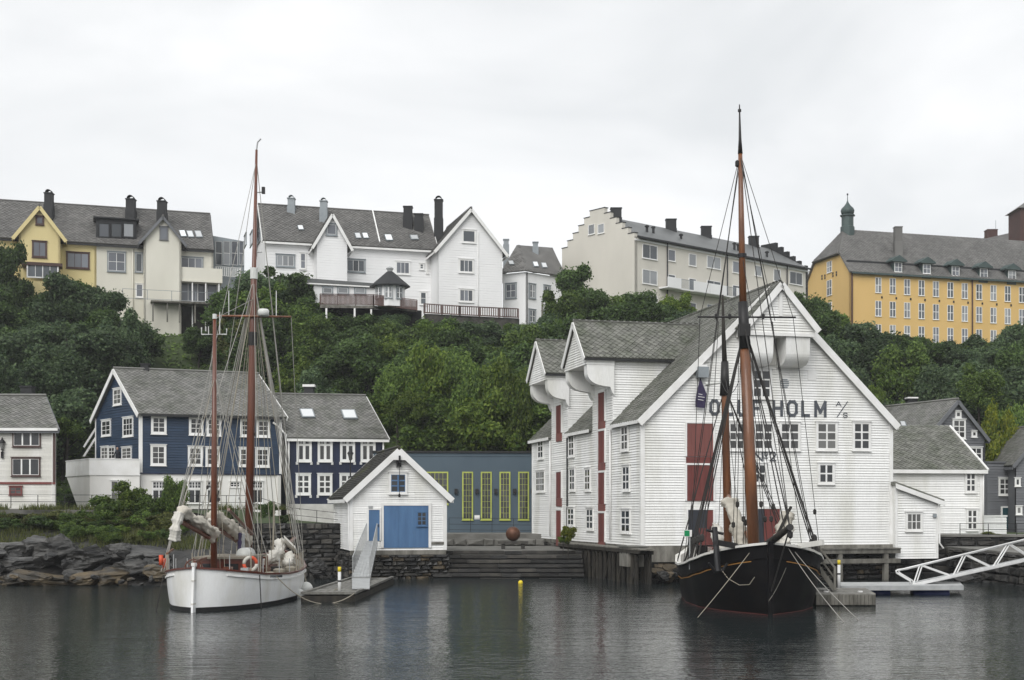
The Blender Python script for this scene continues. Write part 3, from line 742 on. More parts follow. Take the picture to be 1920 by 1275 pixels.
for rct, c, wl, fr in (((517, 477, 553, 501), 3, wr, GW), ((649, 486, 685, 511), 3, wr, GW), ((741, 490, 769, 515), 3, wr, WT), ((611, 419, 632, 442), 1, gs['F'], GW), ((866, 431, 892, 456), 1, gb['F'], WT),
                       ((860, 486, 888, 512), 3, gb['F'], WT), ((860, 542, 888, 567), 3, gb['F'], WT)): window(wh, wl, rct, c, 1, .13, fr, WT, glass=GFAR)
for rct, wl in (((562, 474, 574, 505), wr), ((576, 476, 588, 508), gs['L']), ((786, 494, 795, 506), wr), ((799, 493, 803, 513), wr), ((787, 547, 800, 572), wr)): window(wh, wl, rct, 1, 2, .1, WT, glass=GFAR)
lw = Wall(wr.A + dep, wr.A)
for rct in ((459, 440, 463, 462), (470, 436, 475, 460), (484, 433, 489, 455)): window(wh, lw, rct, 1, 1, .1, GW, glass=GFAR)
rp3 = (wr.A + V(0, 0, 31.48), wr.B + V(0, 0, 31.48), wr.A + dep * .5 + V(0, 0, zr_ + .18))
for q in ((557, 425, 567, 433), (664, 439, 674, 449), (678, 439, 688, 449), (720, 442, 733, 453), (768, 443, 782, 451)): skylight(wh, rp3, q, GW, GSKY)
dv_ = MB(); pA, pB = wr.p(wr.hit(681, 400)[0], 0), wr.p(wr.hit(712, 461)[0], 0); dv_.beam(pB + V(0, 0, 31.6), pB + dep * .5 + V(0, 0, zr_ + .32), .12, .12); dv_.build('roof_parting', WT, wh)
for px, py, w_, h_, mt in ((546.5, 390, .7, .9, GW), (607, 395, .7, .9, GW)): chimney(wh, at(px, py, 138.5), w_, h_, mt, pot=True)
for px, py, w_, h_, p_ in ((765, 408, .9, 1.05, False), (785.5, 412, .85, .5, False), (822.5, 412, .85, 2.0, True)): chimney(wh, at(px, py, 141), w_, h_, MT['soot'], pot=p_)
dpipe(wh, gb['F'].p(gb['F'].hit(896, 500)[0], 0, .08), 21, zz(432, 136.5), WT, .045)
# garden room, pavilion, terraces
gr = thing('garden_room', 'low white garden room with flat grey roof before the white row house', 'shed', xy(640, 130) + V(0, 0, 24.5))
wl = Wall(xy(588, 129), xy(702, 131)); m = MB(); wl.box(m, 0, wl.L, 22, zz(537, 130), -3, 0); m.build('wall', WF, gr)
m = MB(); wl.poly(m, [(-.7, zz(531, 129)), (wl.L + .2, zz(537, 131)), (wl.L + .2, zz(532, 131)), (-.7, zz(523, 129))], 3.4, .25); m.build('roof', MT['roof_metal'], gr)
m = MB(); wl.poly(m, [(-.7, zz(534, 129)), (wl.L + .22, zz(540, 131)), (wl.L + .22, zz(537.5, 131)), (-.7, zz(531.5, 129))], .06, .26); m.build('fascia', WT, gr)
for x0, x1 in ((604, 624), (632, 654), (664, 686)): window(gr, wl, (x0, 538, x1, 552), 1, 1, .12, GW, WT, glass=GFAR)
pv = thing('pavilion', 'eight-sided garden pavilion with dark pointed roof on the terrace', 'pavilion', at(731, 570, 128))
c = at(731, 570, 128)
m = MB(); m.lathe(c, [(1.45, -.35), (1.45, 1.75)], 8); m.build('wall', WF, pv)
m = MB(); m.lathe(c, [(1.95, 1.6), (1.95, 1.7), (1.0, 2.5), (.3, 3.1)], 8); rf = m.build('roof', MT['soot'], pv)
MB().lathe(c, [(.22, 3.05), (.28, 3.3), (.36, 3.35), (.36, 3.45), (.05, 3.6)], 10).build('cowl', MT['gal'], rf)
for a in (-2.35, -1.57, -.78):
    d = V(math.cos(a), math.sin(a), 0); wl = Wall(c + d * 1.36 + V(-d.y, d.x, 0) * -.5, c + d * 1.36 + V(-d.y, d.x, 0) * .5)
    window(pv, wl, (.12, .88, c.z + .35, c.z + 1.5), 2, 2, .06, GW, WT, glass=GFAR, px=False, o=.02)
t1 = thing('terrace', 'raised wooden terrace with brown board fence on tall white posts', 'terrace', at(670, 610, 126))
pa, pb, pc = at(600, 572, 125.5), at(700, 573, 126.5), at(724, 576, 130)
m = MB(); m.extrude([pa, pb, pc, at(782, 580, 127.5), at(782, 575, 131), at(600, 568, 131)], V(0, 0, -.25)); m.build('deck', MT['timber_pale'], t1)
railing(t1, [pa, pb, at(782, 583, 127.5)], 1.05, MT['brown_fence'], (1, .1), 1.9, .06, infill=.115)
for p in (at(665, 578, 125.9), at(612, 578, 125.5), at(696, 580, 126.5)): MB().beam(p - V(0, 0, 3), p, .16, .16, (0, 1, 0)).build('post', WT, t1)
m = MB(); m.extrude([at(600, 577, 129), at(790, 582, 130), at(790, 640, 130), at(600, 640, 129)], V(0, .5, 0)); m.build('retaining_or_shade_wall', MT['stone_dark'], t1)
t2 = thing('fence', 'long brown slatted fence running below the big white gable', 'fence', at(880, 595, 131))
railing(t2, [at(795, 588, 130), at(862, 592, 131), at(972, 597, 133)], .95, MT['brown_fence'], (1, .12), 2.2, .09, infill=.22)
m = MB(); m.extrude([at(795, 588, 130.1), at(972, 597, 133.1), at(972, 640, 133.1), at(795, 635, 130.1)], V(.1, .6, 0)); m.build('retaining_or_shade_wall', MT['stone'], t2)

# small hipped white house
hh = thing('hipped_house', 'small white house with grey hipped roof beside the big white gable', 'house', xy(986, 140) + V(0, 0, 22))
Lc, Cc, Rc = xy(943, 141.3), xy(985, 140), xy(1056, 143.6); ze = zz(510, 140)
wA, wB = Wall(Lc, Cc), Wall(Cc, Rc)
for wl in (wA, wB):
    m = MB(); wl.poly(m, [(0, 20), (wl.L, 20), (wl.L, ze), (0, ze)], .3); m.build('wall', WF, hh)
r0, r1 = at(969, 461, 143.5), at(1036, 466, 146.5); up = V(0, 0, .1)
l_, c_, q_ = Lc + V(-.3, -.3, ze), Cc + V(0, -.45, ze), Rc + V(.3, -.3, ze)
roof(hh, [l_ + up, c_ + up, r0 + up], SF, .45, .12); roof(hh, [c_ + up, q_ + up, r1 + up, r0 + up], SF, .45, .12)
roof(hh, [q_ + up, q_ + V(-1.5, 9, .1), r1 + up], SF, .45, .12); roof(hh, [l_ + V(0, 8, .1), l_ + up, r0 + up, r0 + V(-.2, 2, .1)], SF, 0, .12)
for wl, rct in ((wA, (948, 531, 969, 560)), (wB, (991, 532, 1004, 560)), (wB, (1019, 535, 1032, 564)), (wB, (991, 580, 1004, 606)), (wB, (1019, 582, 1032, 608))): window(hh, wl, rct, 2, 2, .12, GW, WT, glass=GFAR)
rp3 = (c_ + up, q_ + up, r0 + up)
for q in ((997, 493, 1006, 502), (1013, 495, 1022, 504)): skylight(hh, rp3, q, GW, GSKY)
skylight(hh, (l_ + up, c_ + up, r0 + up), (954, 491, 963, 498), GW, GSKY)
for px, py in ((949, 458), (1004, 463)): chimney(hh, at(px, py + 3, 144), .55, .6, GW)
dpipe(hh, wB.p(wB.hit(983, 540)[0] + .3, 0, .1), 20, ze, MT['soot'], .06)
up_ = thing('utility_pole', 'thin grey wooden pole beside the small hipped house', 'pole', at(1017, 615, 131))
MB().tube([at(1017, 640, 131), at(1017, 565, 131)], [.13, .1], 8).build('pole', MT['timber_pale'], up_, True)
MB().tube([at(1017, 566, 131), at(1017, 564, 131)], .15, 8).build('cap', MT['grey_metal'], up_)

# stepped-gable building
sb = thing('stepped_gable_building', 'long beige apartment building with stepped gables and white balconies', 'building', xy(1190, 140) + V(0, 0, 21))
P0, P1 = xy(1190, 140), xy(1515, 159); fw = Wall(P0, P1); L0 = P0 - fw.n * 11.25; L1 = P1 - fw.n * 11.25; ze = 32.7; zr_ = 35.9
gw = Wall(L0, P0); BG = MT['beige']
def stepped(Lw, n=5):
    pts = [(Lw, ze + .1)]; s = (Lw / 2 - 1.15) / n
    for i in range(n): pts += [(Lw - i * s, ze + .35 + i * .69), (Lw - (i + 1) * s, ze + .35 + i * .69)]
    pts += [(Lw / 2 + 1.15, ze + .35 + n * .69 - .05)]
    return pts + [(Lw - u, z) for u, z in reversed(pts)]
sp_ = stepped(gw.L)
m = MB(); gw.poly(m, [(0, 19), (gw.L, 19)] + sp_, .45, .05); m.build('stepped_gable', BG, sb)
m = MB()
for (a, za), (b_, zb) in zip(sp_, sp_[1:]):
    if abs(za - zb) < .02: gw.box(m, min(a, b_) - .06, max(a, b_) + .06, za, za + .07, -.5, .1)
m.build('coping', MT['soot'], sb)
m = MB(); fw.poly(m, [(0, 19), (fw.L, 19), (fw.L, ze), (0, ze)], .4); m.build('wall', BG, sb)
bw_ = Wall(P1, L1); m = MB(); bw_.poly(m, [(0, 19), (bw_.L, 19)] + stepped(bw_.L), .45, 0); m.build('stepped_gable', MT['soot'], sb)
mid0, mid1 = (P0 + L0) / 2, (P1 + L1) / 2; fo = fw.n * .35
roof(sb, [P0 + fw.u * .42 + fo + V(0, 0, ze), P1 - fw.u * .42 + fo + V(0, 0, ze), mid1 - fw.u * .42 + V(0, 0, zr_), mid0 + fw.u * .42 + V(0, 0, zr_)], MT['roof_metal'], 0, .15)
roof(sb, [L1 - fw.u * .42 + V(0, 0, ze), L0 + fw.u * .42 + V(0, 0, ze), mid0 + fw.u * .42 + V(0, 0, zr_), mid1 - fw.u * .42 + V(0, 0, zr_)], MT['roof_metal'], 0, .15)
m = MB(); m.beam(P0 + fo * 1.3 + V(0, 0, ze - .12), P1 + fo * 1.3 + V(0, 0, ze - .12), .16, .2); m.build('gutter', MT['soot'], sb)
m = MB(); fw.box(m, 0, fw.L, ze - .45, ze - .25, 0, .12); m.build('cornice', WF, sb)
for x0, y0, x1, y1, c in ((1204, 459, 1232, 486, 2), (1252, 468, 1266, 490, 1), (1291, 476, 1305, 499, 1), (1325, 481, 1351, 504, 2), (1373, 490, 1387, 512, 1), (1415, 498, 1428, 518, 1), (1450, 505, 1463, 528, 1), (1480, 510, 1504, 534, 2)):
    for dy, k in ((0, 0), (47.5, 1), (94, 2)):
        f_ = 1 - (x0 - 1200) / 320 * .1
        window(sb, fw, (x0, y0 + dy * f_, x1, y1 + dy * f_), c, 1, .05, WT, glass=GFAR, cap=False, o=.0)
for rct in ((1104, 421, 1116, 440), (1122, 420, 1134, 438)): window(sb, gw, rct, 1, 1, .05, WT, glass=GFAR, cap=False, o=.05)
fb = off(fw, 1.2)
ub0, ub1 = fb.hit(1251, 505)[0], fb.hit(1474, 540)[0]; zb = ze - 5.0
m = MB(); fb.box(m, ub0, ub1, zb - .15, zb, -1.2, 0); bal = m.build('balcony', WF, sb)
for k, (x0, x1) in enumerate(((1252, 1277), (1301, 1330), (1331, 1362), (1381, 1410), (1411, 1437), (1460, 1473))):
    m = MB(); fb.box(m, fb.hit(x0, 500)[0], fb.hit(x1, 500)[0], zb - .1, zb + 1.02, -.02, .06); m.build('balcony_panel', WF, bal)
for x0, x1 in ((1278, 1300), (1363, 1380), (1438, 1459)):
    u0, u1 = fb.hit(x0, 500)[0], fb.hit(x1, 500)[0]; m = MB(); fb.box(m, u0, u1, zb + .95, zb + 1.0, -.02, .03)
    k = u0
    while k < u1: fb.box(m, k, k + .03, zb, zb + .95, -.01, .02); k += .14
    m.build('railing', MT['grey_metal'], bal)
for px in (1250, 1362.5, 1474.5): dpipe(sb, fw.p(fw.hit(px, 500)[0], 0, .12), 19, ze - .1, MT['soot'], .07)
for px, py in ((1155, 411), (1258, 431), (1324, 444), (1413, 462)): chimney(sb, at(px, py, 145 + (px - 1155) * .0615) + V(0, 0, 0), 1.15, 1.1, MT['soot'], d=.8)
for px, py in ((1213, 432), (1225, 434), (1277, 448), (1377, 464), (1384, 466), (1438, 480)):
    p = at(px, py, 143 + (px - 1190) * .052); MB().lathe(p, [(.14, -1), (.14, .35), (.24, .37), (.24, .5), (.1, .58)], 8).build('roof_vent', MT['soot'], sb)

# yellow school-like building
ys_ = thing('yellow_building', 'long ochre yellow building with grey half-hipped roof, onion cupola and small dormers', 'building', xy(1594.6, 170) + V(0, 0, 25))
S0, S1 = xy(1594.6, 170), xy(1990, 178.8); sw = Wall(S0, S1); L0 = S0 - sw.n * 11.4; L1 = S1 - sw.n * 11.4; ze = 34.5; zr_ = 40.8; ew = Wall(L0, S0)
OC = MT['ochre']; D = ew.L
m = MB(); ew.poly(m, [(0, 22), (D, 22), (D, ze), (D * .8, ze + 2.5), (D * .2, ze + 2.5), (0, ze)], .4); m.build('wall', OC, ys_)
m = MB(); sw.poly(m, [(0, 22), (sw.L, 22), (sw.L, ze), (0, ze)], .4); m.build('wall', OC, ys_)
md0, md1 = (S0 + L0) / 2, (S1 + L1) / 2; R0 = md0 + sw.u * 2.3 + V(0, 0, zr_); R1 = md1 + V(0, 0, zr_)
H1, H0 = S0.lerp(md0, .4) + V(0, 0, ze + 2.52), L0.lerp(md0, .4) + V(0, 0, ze + 2.52); g4 = -sw.u * .3; u2 = V(0, 0, .2)
ef = sw.n * .4 + V(0, 0, -.42)
roof(ys_, [S0 + g4 + ef + V(0, 0, ze) + u2, S1 + ef + V(0, 0, ze) + u2, R1 + u2, R0 + u2, H1 + g4 + u2], SF, .5, .2)
roof(ys_, [L1 - ef * V(1, 1, -1) + V(0, 0, ze) + u2, L0 + g4 - sw.n * .4 + V(0, 0, ze - .42) + u2, H0 + g4 + u2, R0 + u2, R1 + u2], SF, 0, .2)
roof(ys_, [H0 + g4 * 1.8 + u2 - V(0, 0, .15), H1 + g4 * 1.8 + u2 - V(0, 0, .15), R0 + u2], SF, .5, .2)
m = MB(); m.beam(S0 + ef * 1.1 + V(0, 0, ze + .1), S1 + ef * 1.1 + V(0, 0, ze + .1), .18, .22); m.build('gutter', MT['copper'], ys_)
m = MB(); q0 = S0.lerp(md0, .16) + V(0, 0, ze + 1.35); q1 = S1.lerp(md1, .16) + V(0, 0, ze + 1.35); m.beam(q0, q1, .12, .25); m.build('snow_guard', MT['soot'], ys_)
for i in range(13):
    px = 1646.5 + 27 * i - max(0, i - 6) * .15
    for r_, dy in ((0, 0), (1, 44), (2, 88)):
        y = 520 + (px - 1646) * .068 + dy * (1 - (px - 1646) * .0002)
        window(ys_, sw, (px - 5.6, y, px + 5.6, y + 29), 2, 2, .03, WT, glass=GFAR, cap=False, o=0, mull=.09)
for y0, y1 in ((490, 511), (525, 554), (567, 596)): window(ys_, ew, (1551, y0, 1560, y1), 2, 2, .03, WT, glass=GFAR, cap=False, o=0, mull=.08)
sdm = off(sw, .12)
for x0, yb in ((1677.5, 508.5), (1731, 511.5), (1785, 515.5), (1838, 519.5), (1891, 523)):
    u0, u1 = sdm.hit(x0 - 2, yb)[0], sdm.hit(x0 + 14.5, yb)[0]; z0 = zz(yb + 1, 171.5 + (x0 - 1677) * .022); uc = (u0 + u1) / 2
    dm = MB(); sdm.box(dm, u0, u1, z0 - .6, z0 + 1.35, -2.4, 0); dm = dm.build('dormer', MT['copper'], ys_)
    m = MB(); sdm.poly(m, [(u0 - .5, z0 + 1.3), (u1 + .5, z0 + 1.3), (u1 + .5, z0 + 1.45), (uc, z0 + 2.15), (u0 - .5, z0 + 1.45)], 3.2, .4); m.build('dormer_roof', MT['copper'], dm)
    window(dm, sdm, (u0 + .1, u1 - .1, z0, z0 + 1.25), 2, 2, .04, WT, glass=GFAR, px=False, cap=False, o=.02, name='dormer_window')
cu = R0 + sw.u * .6
m = MB(); m.lathe(cu, [(.95, -1.5), (.95, .5), (.8, .6), (.8, 1.9), (1.0, 1.95), (1.0, 2.1)], 8); cup = m.build('cupola', MT['copper'], ys_)
MB().lathe(cu, [(.6, 2.1), (.85, 2.35), (.92, 2.65), (.8, 2.95), (.45, 3.3), (.2, 3.65), (.06, 4.0), (.04, 4.7)], 12).build('onion_dome', MT['copper'], cup, True)
MB().lathe(cu + V(0, 0, 4.7), [(.03, 0), (.12, .08), (.12, .2), (.03, .28)], 8).build('finial', MT['iron'], cup)
chimney(ys_, at(1683.5, 455, 174.5), .95, 1.95, MT['slate_far'], d=.9)
for px, py in ((1541.5, 520), (1547, 519), (1562, 515), (1568.5, 513)):
    u, z = ew.hit(px, py); m = MB(); ew.box(m, u - .12, u + .12, z + .05, z + .3, 0, .06); ew.box(m, u - .12, u + .12, z - .3, z - .06, 0, .06); ew.box(m, u - .04, u + .04, z - .06, z + .05, 0, .05); m.build('wall_anchor', MT['iron'], ys_)
for i in range(11):
    px = 1646.5 + 26.9 * i + 7; u, z = sw.hit(px, 557 + (px - 1646) * .062); m = MB(); sw.box(m, u - .1, u + .1, z - .14, z + .14, 0, .06); m.build('wall_anchor', MT['iron'], ys_)
for px in (1596.5, 1822): dpipe(ys_, sw.p(sw.hit(px, 540)[0], 0, .15), 22, ze, MT['rust_brown'], .09)
# wing and tower behind it
tw = thing('roof_wing', 'grey slate roof wing with chimney rising behind the yellow building', 'building', xy(1900, 200) + V(0, 0, 30))
a, b = xy(1800, 196), xy(2010, 206); m = MB(); m.extrude([V(a.x, a.y, 30), V(b.x, b.y, 30), V(b.x, b.y, zz(470, 206)), V(a.x, a.y, zz(474, 196))], V(-1, 10, 0)); m.build('wall', OC, tw)
roof(tw, [V(a.x, a.y, zz(476, 196)), V(b.x, b.y, zz(470, 206)), at(2010, 420, 210), at(1905, 434, 204), at(1826, 452, 200)], SF, .5, .2)
chimney(tw, at(1858, 445, 203), 1.5, 1.0, MT['rust_brown'])
MB().tube([at(1867, 436, 203), at(1867, 413, 203)], .035, 5).build('antenna', MT['grey_metal'], tw)
to = thing('roof_tower', 'dark brown tower with low pointed roof at the right edge on the hill', 'tower', at(1930, 470, 192))
c = at(1932, 470, 192); m = MB(); m.box((c.x - 2.3, c.y - 2.3, c.z - 4), (c.x + 2.3, c.y + 2.3, zz(397, 192)), None); m.build('wall', MT['rust_brown'], to)
m = MB(); zt = zz(397, 192); m.add([V(c.x - 2.7, c.y - 2.7, zt), V(c.x + 2.7, c.y - 2.7, zt), V(c.x + 2.7, c.y + 2.7, zt), V(c.x - 2.7, c.y + 2.7, zt), V(c.x, c.y, zt + 1.9)], [(3, 2, 1, 0), (0, 1, 4), (1, 2, 4), (2, 3, 4), (3, 0, 4)]); m.build('roof', SF, to)
twl = Wall((c.x - 2.3, c.y - 2.3), (c.x + 2.3, c.y - 2.3))
for k in range(2): window(to, twl, (.8 + k * 1.7, 2.1 + k * 1.7, zt - 2.6, zt - .5), 1, 3, .1, MT['soot'], glass=GDARK, px=False)

# ------------------------------------------------------------------ houses along the shore
SL, WH = MT['slate'], MT['white']
# white house at the left edge
lf = Wall(xy(-150, 92), xy(103, 92.3))
lh = thing('white_house', 'white house with brown-framed windows and slate roof at the left edge', 'house', lf.A + V(0, 0, 4))
gl_ = gable(lh, lf.A + V(-3.9, 6.4, 0), lf.A, lf.B - lf.A, 3.9, 9.6, 11.95, MT['plaster'], SL, tile=.36, oh=.35, og=.2, barge=MT['grey_board'], bw=.06, board=MT['white_old'], pitch=.2, corner=None, bd_=.35, bsides='R')
for rct, c in (((24, 805, 77, 838), 3), ((22, 858, 76, 893), 3)): window(lh, lf, rct, c, 1, .09, MT['brown_trim'], WT, glass=GDARK, o=.04, mull=.1)
window(lh, lf, (18, 912, 42, 928), 2, 2, .07, MT['belt_red'], glass=GLASS[1:2], o=.04)
m = MB(); u1 = lf.L + .04; lf.box(m, 0, u1, zz(908, 92.3), zz(904, 92.3), 0, .09); m.build('belt_course', MT['belt_red'], lh)
m = MB(); lf.box(m, lf.L - .12, lf.L + .05, zz(904, 92.3), 9.4, 0, .07); m.build('corner_board', MT['brown_trim'], lh)
m = MB(); lf.box(m, 0, lf.L + .3, 9.42, 9.6, .25, .45); m.build('gutter', WT, lh)
chimney(lh, V(*at(52, 742, 97)), .8, .6, MT['soot'])
def lantern(name, label, base, h, pole=True, arm=None):
    t = thing(name, label, 'lamp', base); p = Vector(base); top = p + V(0, 0, h)
    if pole: MB().tube([p, p + V(0, 0, .8), top], [.08, .06, .045], 8).build('pole', MT['iron'], t)
    else: MB().tube([p, p + V(0, -.05, .25), p + V(.12, -.15, h * .8), top], .035, 6).build('bracket', MT['iron'], t); MB().box((p.x - .08, p.y - .03, p.z - .15), (p.x + .08, p.y + .06, p.z + .3)).build('wall_plate', MT['iron'], t)
    g_ = MB().lathe(top, [(.1, 0), (.2, .45)], 6).build('lantern_glass', MT['glass_curtain'], t)
    MB().lathe(top, [(.24, .45), (.24, .5), (.1, .68), (.04, .72), (.03, .85)], 6).build('lantern_hood', MT['iron'], t)
    MB().lathe(top, [(.06, -.05), (.13, 0)], 6).build('lantern_base', MT['iron'], t)
q = lf.p(*lf.hit(5, 855), .12); lantern('wall_lantern', 'black wall lantern on the white house at the left edge', q, .45, False)

# blue gabled house
C0, C1, C2 = xy(263, 100), xy(527, 104), xy(180, 107)
bh = thing('blue_house', 'blue clapboard house with white ground floor and white-trimmed gable', 'house', C0 + V(0, 0, 4))
zb_, ze, zr_ = 6.72, 11.3, 14.75
gB = gable(bh, C2, C0, C1 - C0, zb_, ze, zr_, MT['navy'], SL, tile=.38, oh=.38, og=.3, barge=WT, bw=.22, board=MT['navy'], pitch=.2, bsides='FR', cut=6, corner=WT, ridge=MT['slate'])
for o in list(bh.children):
    if o.name.startswith('fascia'): bpy.data.objects.remove(o)
bfw, bgw = gB['R'], gB['F']
for wl in (bfw, bgw, gB['B']):
    m = MB(); wl.box(m, 0, wl.L, 3.5, zb_, -.3, -.03); m.build('ground_floor_wall', MT['plaster'], bh)
m = MB(); bfw.box(m, -.02, bfw.L, zb_ - .06, zb_ + .04, 0, .08); m.build('sill_board', MT['navy_dark'], bh)
for x0, y0, x1, y1 in ((283, 780, 312, 814), (354, 782, 381, 816), (387, 783.5, 414.5, 817.5), (450, 786, 477, 819), (481, 787, 506, 820), (282, 834, 311.5, 873), (352, 837, 380, 874), (385, 838, 412, 874.5), (447.5, 839, 475, 875), (478.5, 839.5, 505.5, 876)):
    window(bh, bfw, (x0, y0, x1, y1), 2, 3, .15, WT, o=.035, mull=.05, glass=GLASS[:2])
for x0, x1, c in ((285, 311, 2), (352.5, 378, 2), (387.5, 413, 2), (472, 493, 2)):
    u0, u1, z0, z1 = bfw.rect(x0, 902, x1, 944); window(bh, bfw, (u0, u1, z0, z1 - .62), c, 1, .06, WT, px=False, cap=False, o=.0, glass=GDARK, mull=.07)
    window(bh, bfw, (u0, u1, z1 - .6, z1), 4, 2, .06, WT, px=False, sill=False, o=.0, glass=GDARK, mull=.04, name='transom_window')
u0, u1, z0, z1 = bfw.rect(431, 903, 450, 955)
door(bh, bfw, (u0, u1, 4.05, z1 - .5), WT, None, px=False, o=.0); window(bh, bfw, (u0, u1, z1 - .45, z1), 3, 2, .05, WT, px=False, o=.0, glass=GDARK, name='transom_window')
window(bh, bgw, (214, 728, 229, 760), 2, 3, .12, WT, o=.035); window(bh, bgw, (232, 782, 251, 819), 3, 3, .12, WT, o=.035)
u0, u1, z0, z1 = bgw.rect(192, 787, 209, 818); fr = window(bh, bgw, (u0, u1, z0, z1), 2, 3, .12, WT, px=False, o=.035)
W_ = bgw.W(u0 + .1, z1 - .12, .05) @ Matrix.Rotation(rad(24), 4, 'X') ; wv, hv = u1 - u0 - .2, z1 - z0 - .2
m = MB()
for i in range(4): m.box((wv * i / 3 - .03, -.03, -hv), (wv * i / 3 + .03, .0, 0), W_)
for i in range(4): m.box((0, -.028, -hv * i / 3 - .025), (wv, -.002, -hv * i / 3 + .025), W_)
m.build('open_sash', WT, fr)
for rct in ((191, 837, 204, 862), (205, 837, 217, 862), (230, 838, 248, 862)): window(bh, bgw, rct, 2, 3, .1, WT, o=.035)
fo = bfw.n * .4
m = MB(); a_ = C0 + fo + V(0, 0, ze - .25); m.beam(a_, C1 + fo + V(0, 0, ze - .25), .12, .14); m.build('gutter', MT['soot'], bh)
chimney(bh, at(273, 695, 104.5), .6, .45, MT['soot'])
# terrace in front of the gable
te = [xy(262, 99.4), xy(168, 98.2), xy(124, 103.5), xy(178, 107.5)]
zt0, zt1 = zz(889, 98.5), zz(861, 98.5); ztf = zt1 - .72
ta = thing('roof_terrace', 'white boarded terrace parapet on a white wall beside the blue gable', 'terrace', te[1] + V(0, 0, 4))
for k, (a, b) in enumerate(((te[1], te[0]), (te[2], te[1]))):
    wl = Wall(a, b); m = MB(); wl.box(m, .0, wl.L, zt0, zt1, -.12, 0); pp = m.build('parapet', WT, ta)
    m = MB(); wl.box(m, -.05, wl.L + .05, zt1, zt1 + .06, -.18, .06); wl.box(m, -.03, wl.L + .03, zt0 - .08, zt0 + .04, 0, .05); m.build('parapet_rail', WT, ta)
    bm_ = MB().box((.004, -.022, 0), (.996, .01, 1)).mesh('parapet_board', WT); nb = int(wl.L / .45)
    for i in range(nb): link('parapet_board', bm_, pp, wl.W(wl.L * i / nb, zt0 + .05, .0) @ Matrix.Diagonal((wl.L / nb, 1, zt1 - zt0 - .06, 1)))
m = MB(); m.extrude([p.lerp((te[0] + te[2]) / 2, .04) + V(0, 0, ztf - .14) for p in te], V(0, 0, .14)); m.build('terrace_deck', MT['plank_grey'], ta)
wl = Wall(te[1], te[0]); m = MB(); wl.box(m, .02, wl.L, 3.6, zt0 - .09, -.25, -.02); lowA = m.build('lower_wall', MT['plaster'], ta)
window(ta, wl, (207, 901, 234, 944), 2, 2, .06, WT, o=-.01, glass=GLASS[1:])
wl = Wall(te[2], te[1]); m = MB(); wl.poly(m, [(wl.L * .6, 3.6), (wl.L - .02, 3.6), (wl.L - .02, zt0 - .09), (.05, zt0 - .09)], .25, -.02); m.build('lower_wall', MT['plaster'], ta)
st_ = thing('outdoor_stair', 'steep white-railed stair climbing to the blue gable from the terrace', 'stair', at(168, 870, 107))
a, b = at(157, 856, 106.5), at(181, 818, 107.2)
for dz in (0, .75): MB().beam(a + V(0, 0, dz), b + V(0, 0, dz), .06, .14).build('stringer' if dz == 0 else 'handrail', WT, st_)
for i in range(7): q = a.lerp(b, i / 6); MB().box((q.x - .15, q.y, q.z - .02), (q.x + .2, q.y + .8, q.z + .03)).build('tread', MT['timber_pale'], st_)
m = MB(); c = at(220.5, 858, 103); 
ps = thing('person', 'person in dark clothes standing on the terrace by the white doors', 'person', V(c.x, c.y, ztf))
def figure(root, p, h, mat):      # standing figure grown from a skeleton
    me = bpy.data.meshes.new('body'); k = h / 1.75
    J = [(0, 0, .95, .13), (0, 0, 1.2, .15), (0, 0, 1.42, .12), (0, 0, 1.52, .055), (0, -.02, 1.64, .10), (.19, 0, 1.4, .06), (.25, .02, 1.12, .05), (.22, -.15, .95, .04), (-.19, 0, 1.4, .06), (-.25, .02, 1.12, .05), (-.22, -.15, .95, .04), (.1, 0, .88, .095), (.11, -.02, .5, .065), (.11, 0, .06, .045), (.11, -.14, .03, .04), (-.1, 0, .88, .095), (-.11, .02, .5, .065), (-.11, 0, .06, .045), (-.11, -.14, .03, .04)]
    E = [(0, 1), (1, 2), (2, 3), (3, 4), (2, 5), (5, 6), (6, 7), (2, 8), (8, 9), (9, 10), (0, 11), (11, 12), (12, 13), (13, 14), (0, 15), (15, 16), (16, 17), (17, 18)]
    me.from_pydata([(a * k, b * k, c * k) for a, b, c, _ in J], E, []); o = link('body', me, root, Matrix.Translation(p), mat)
    o.modifiers.new('skin', 'SKIN'); o.modifiers.new('sub', 'SUBSURF').levels = 1; o.modifiers['sub'].render_levels = 1
    sv_ = me.skin_vertices[0].data
    for i, j in enumerate(J): sv_[i].radius = (j[3] * k, j[3] * k * .85)
    sv_[0].use_root = True
    return o
mk('skin', (.42, .27, .2), .6)
figure(ps, V(c.x, c.y, ztf), 1.8, MT['person_dark'])
MB().lathe(V(c.x, c.y - .05, ztf + 1.68), [(.02, -.12), (.075, -.08), (.09, 0), (.085, .09), (.03, .13)], 10).build('face', MT['skin'], ps, True)

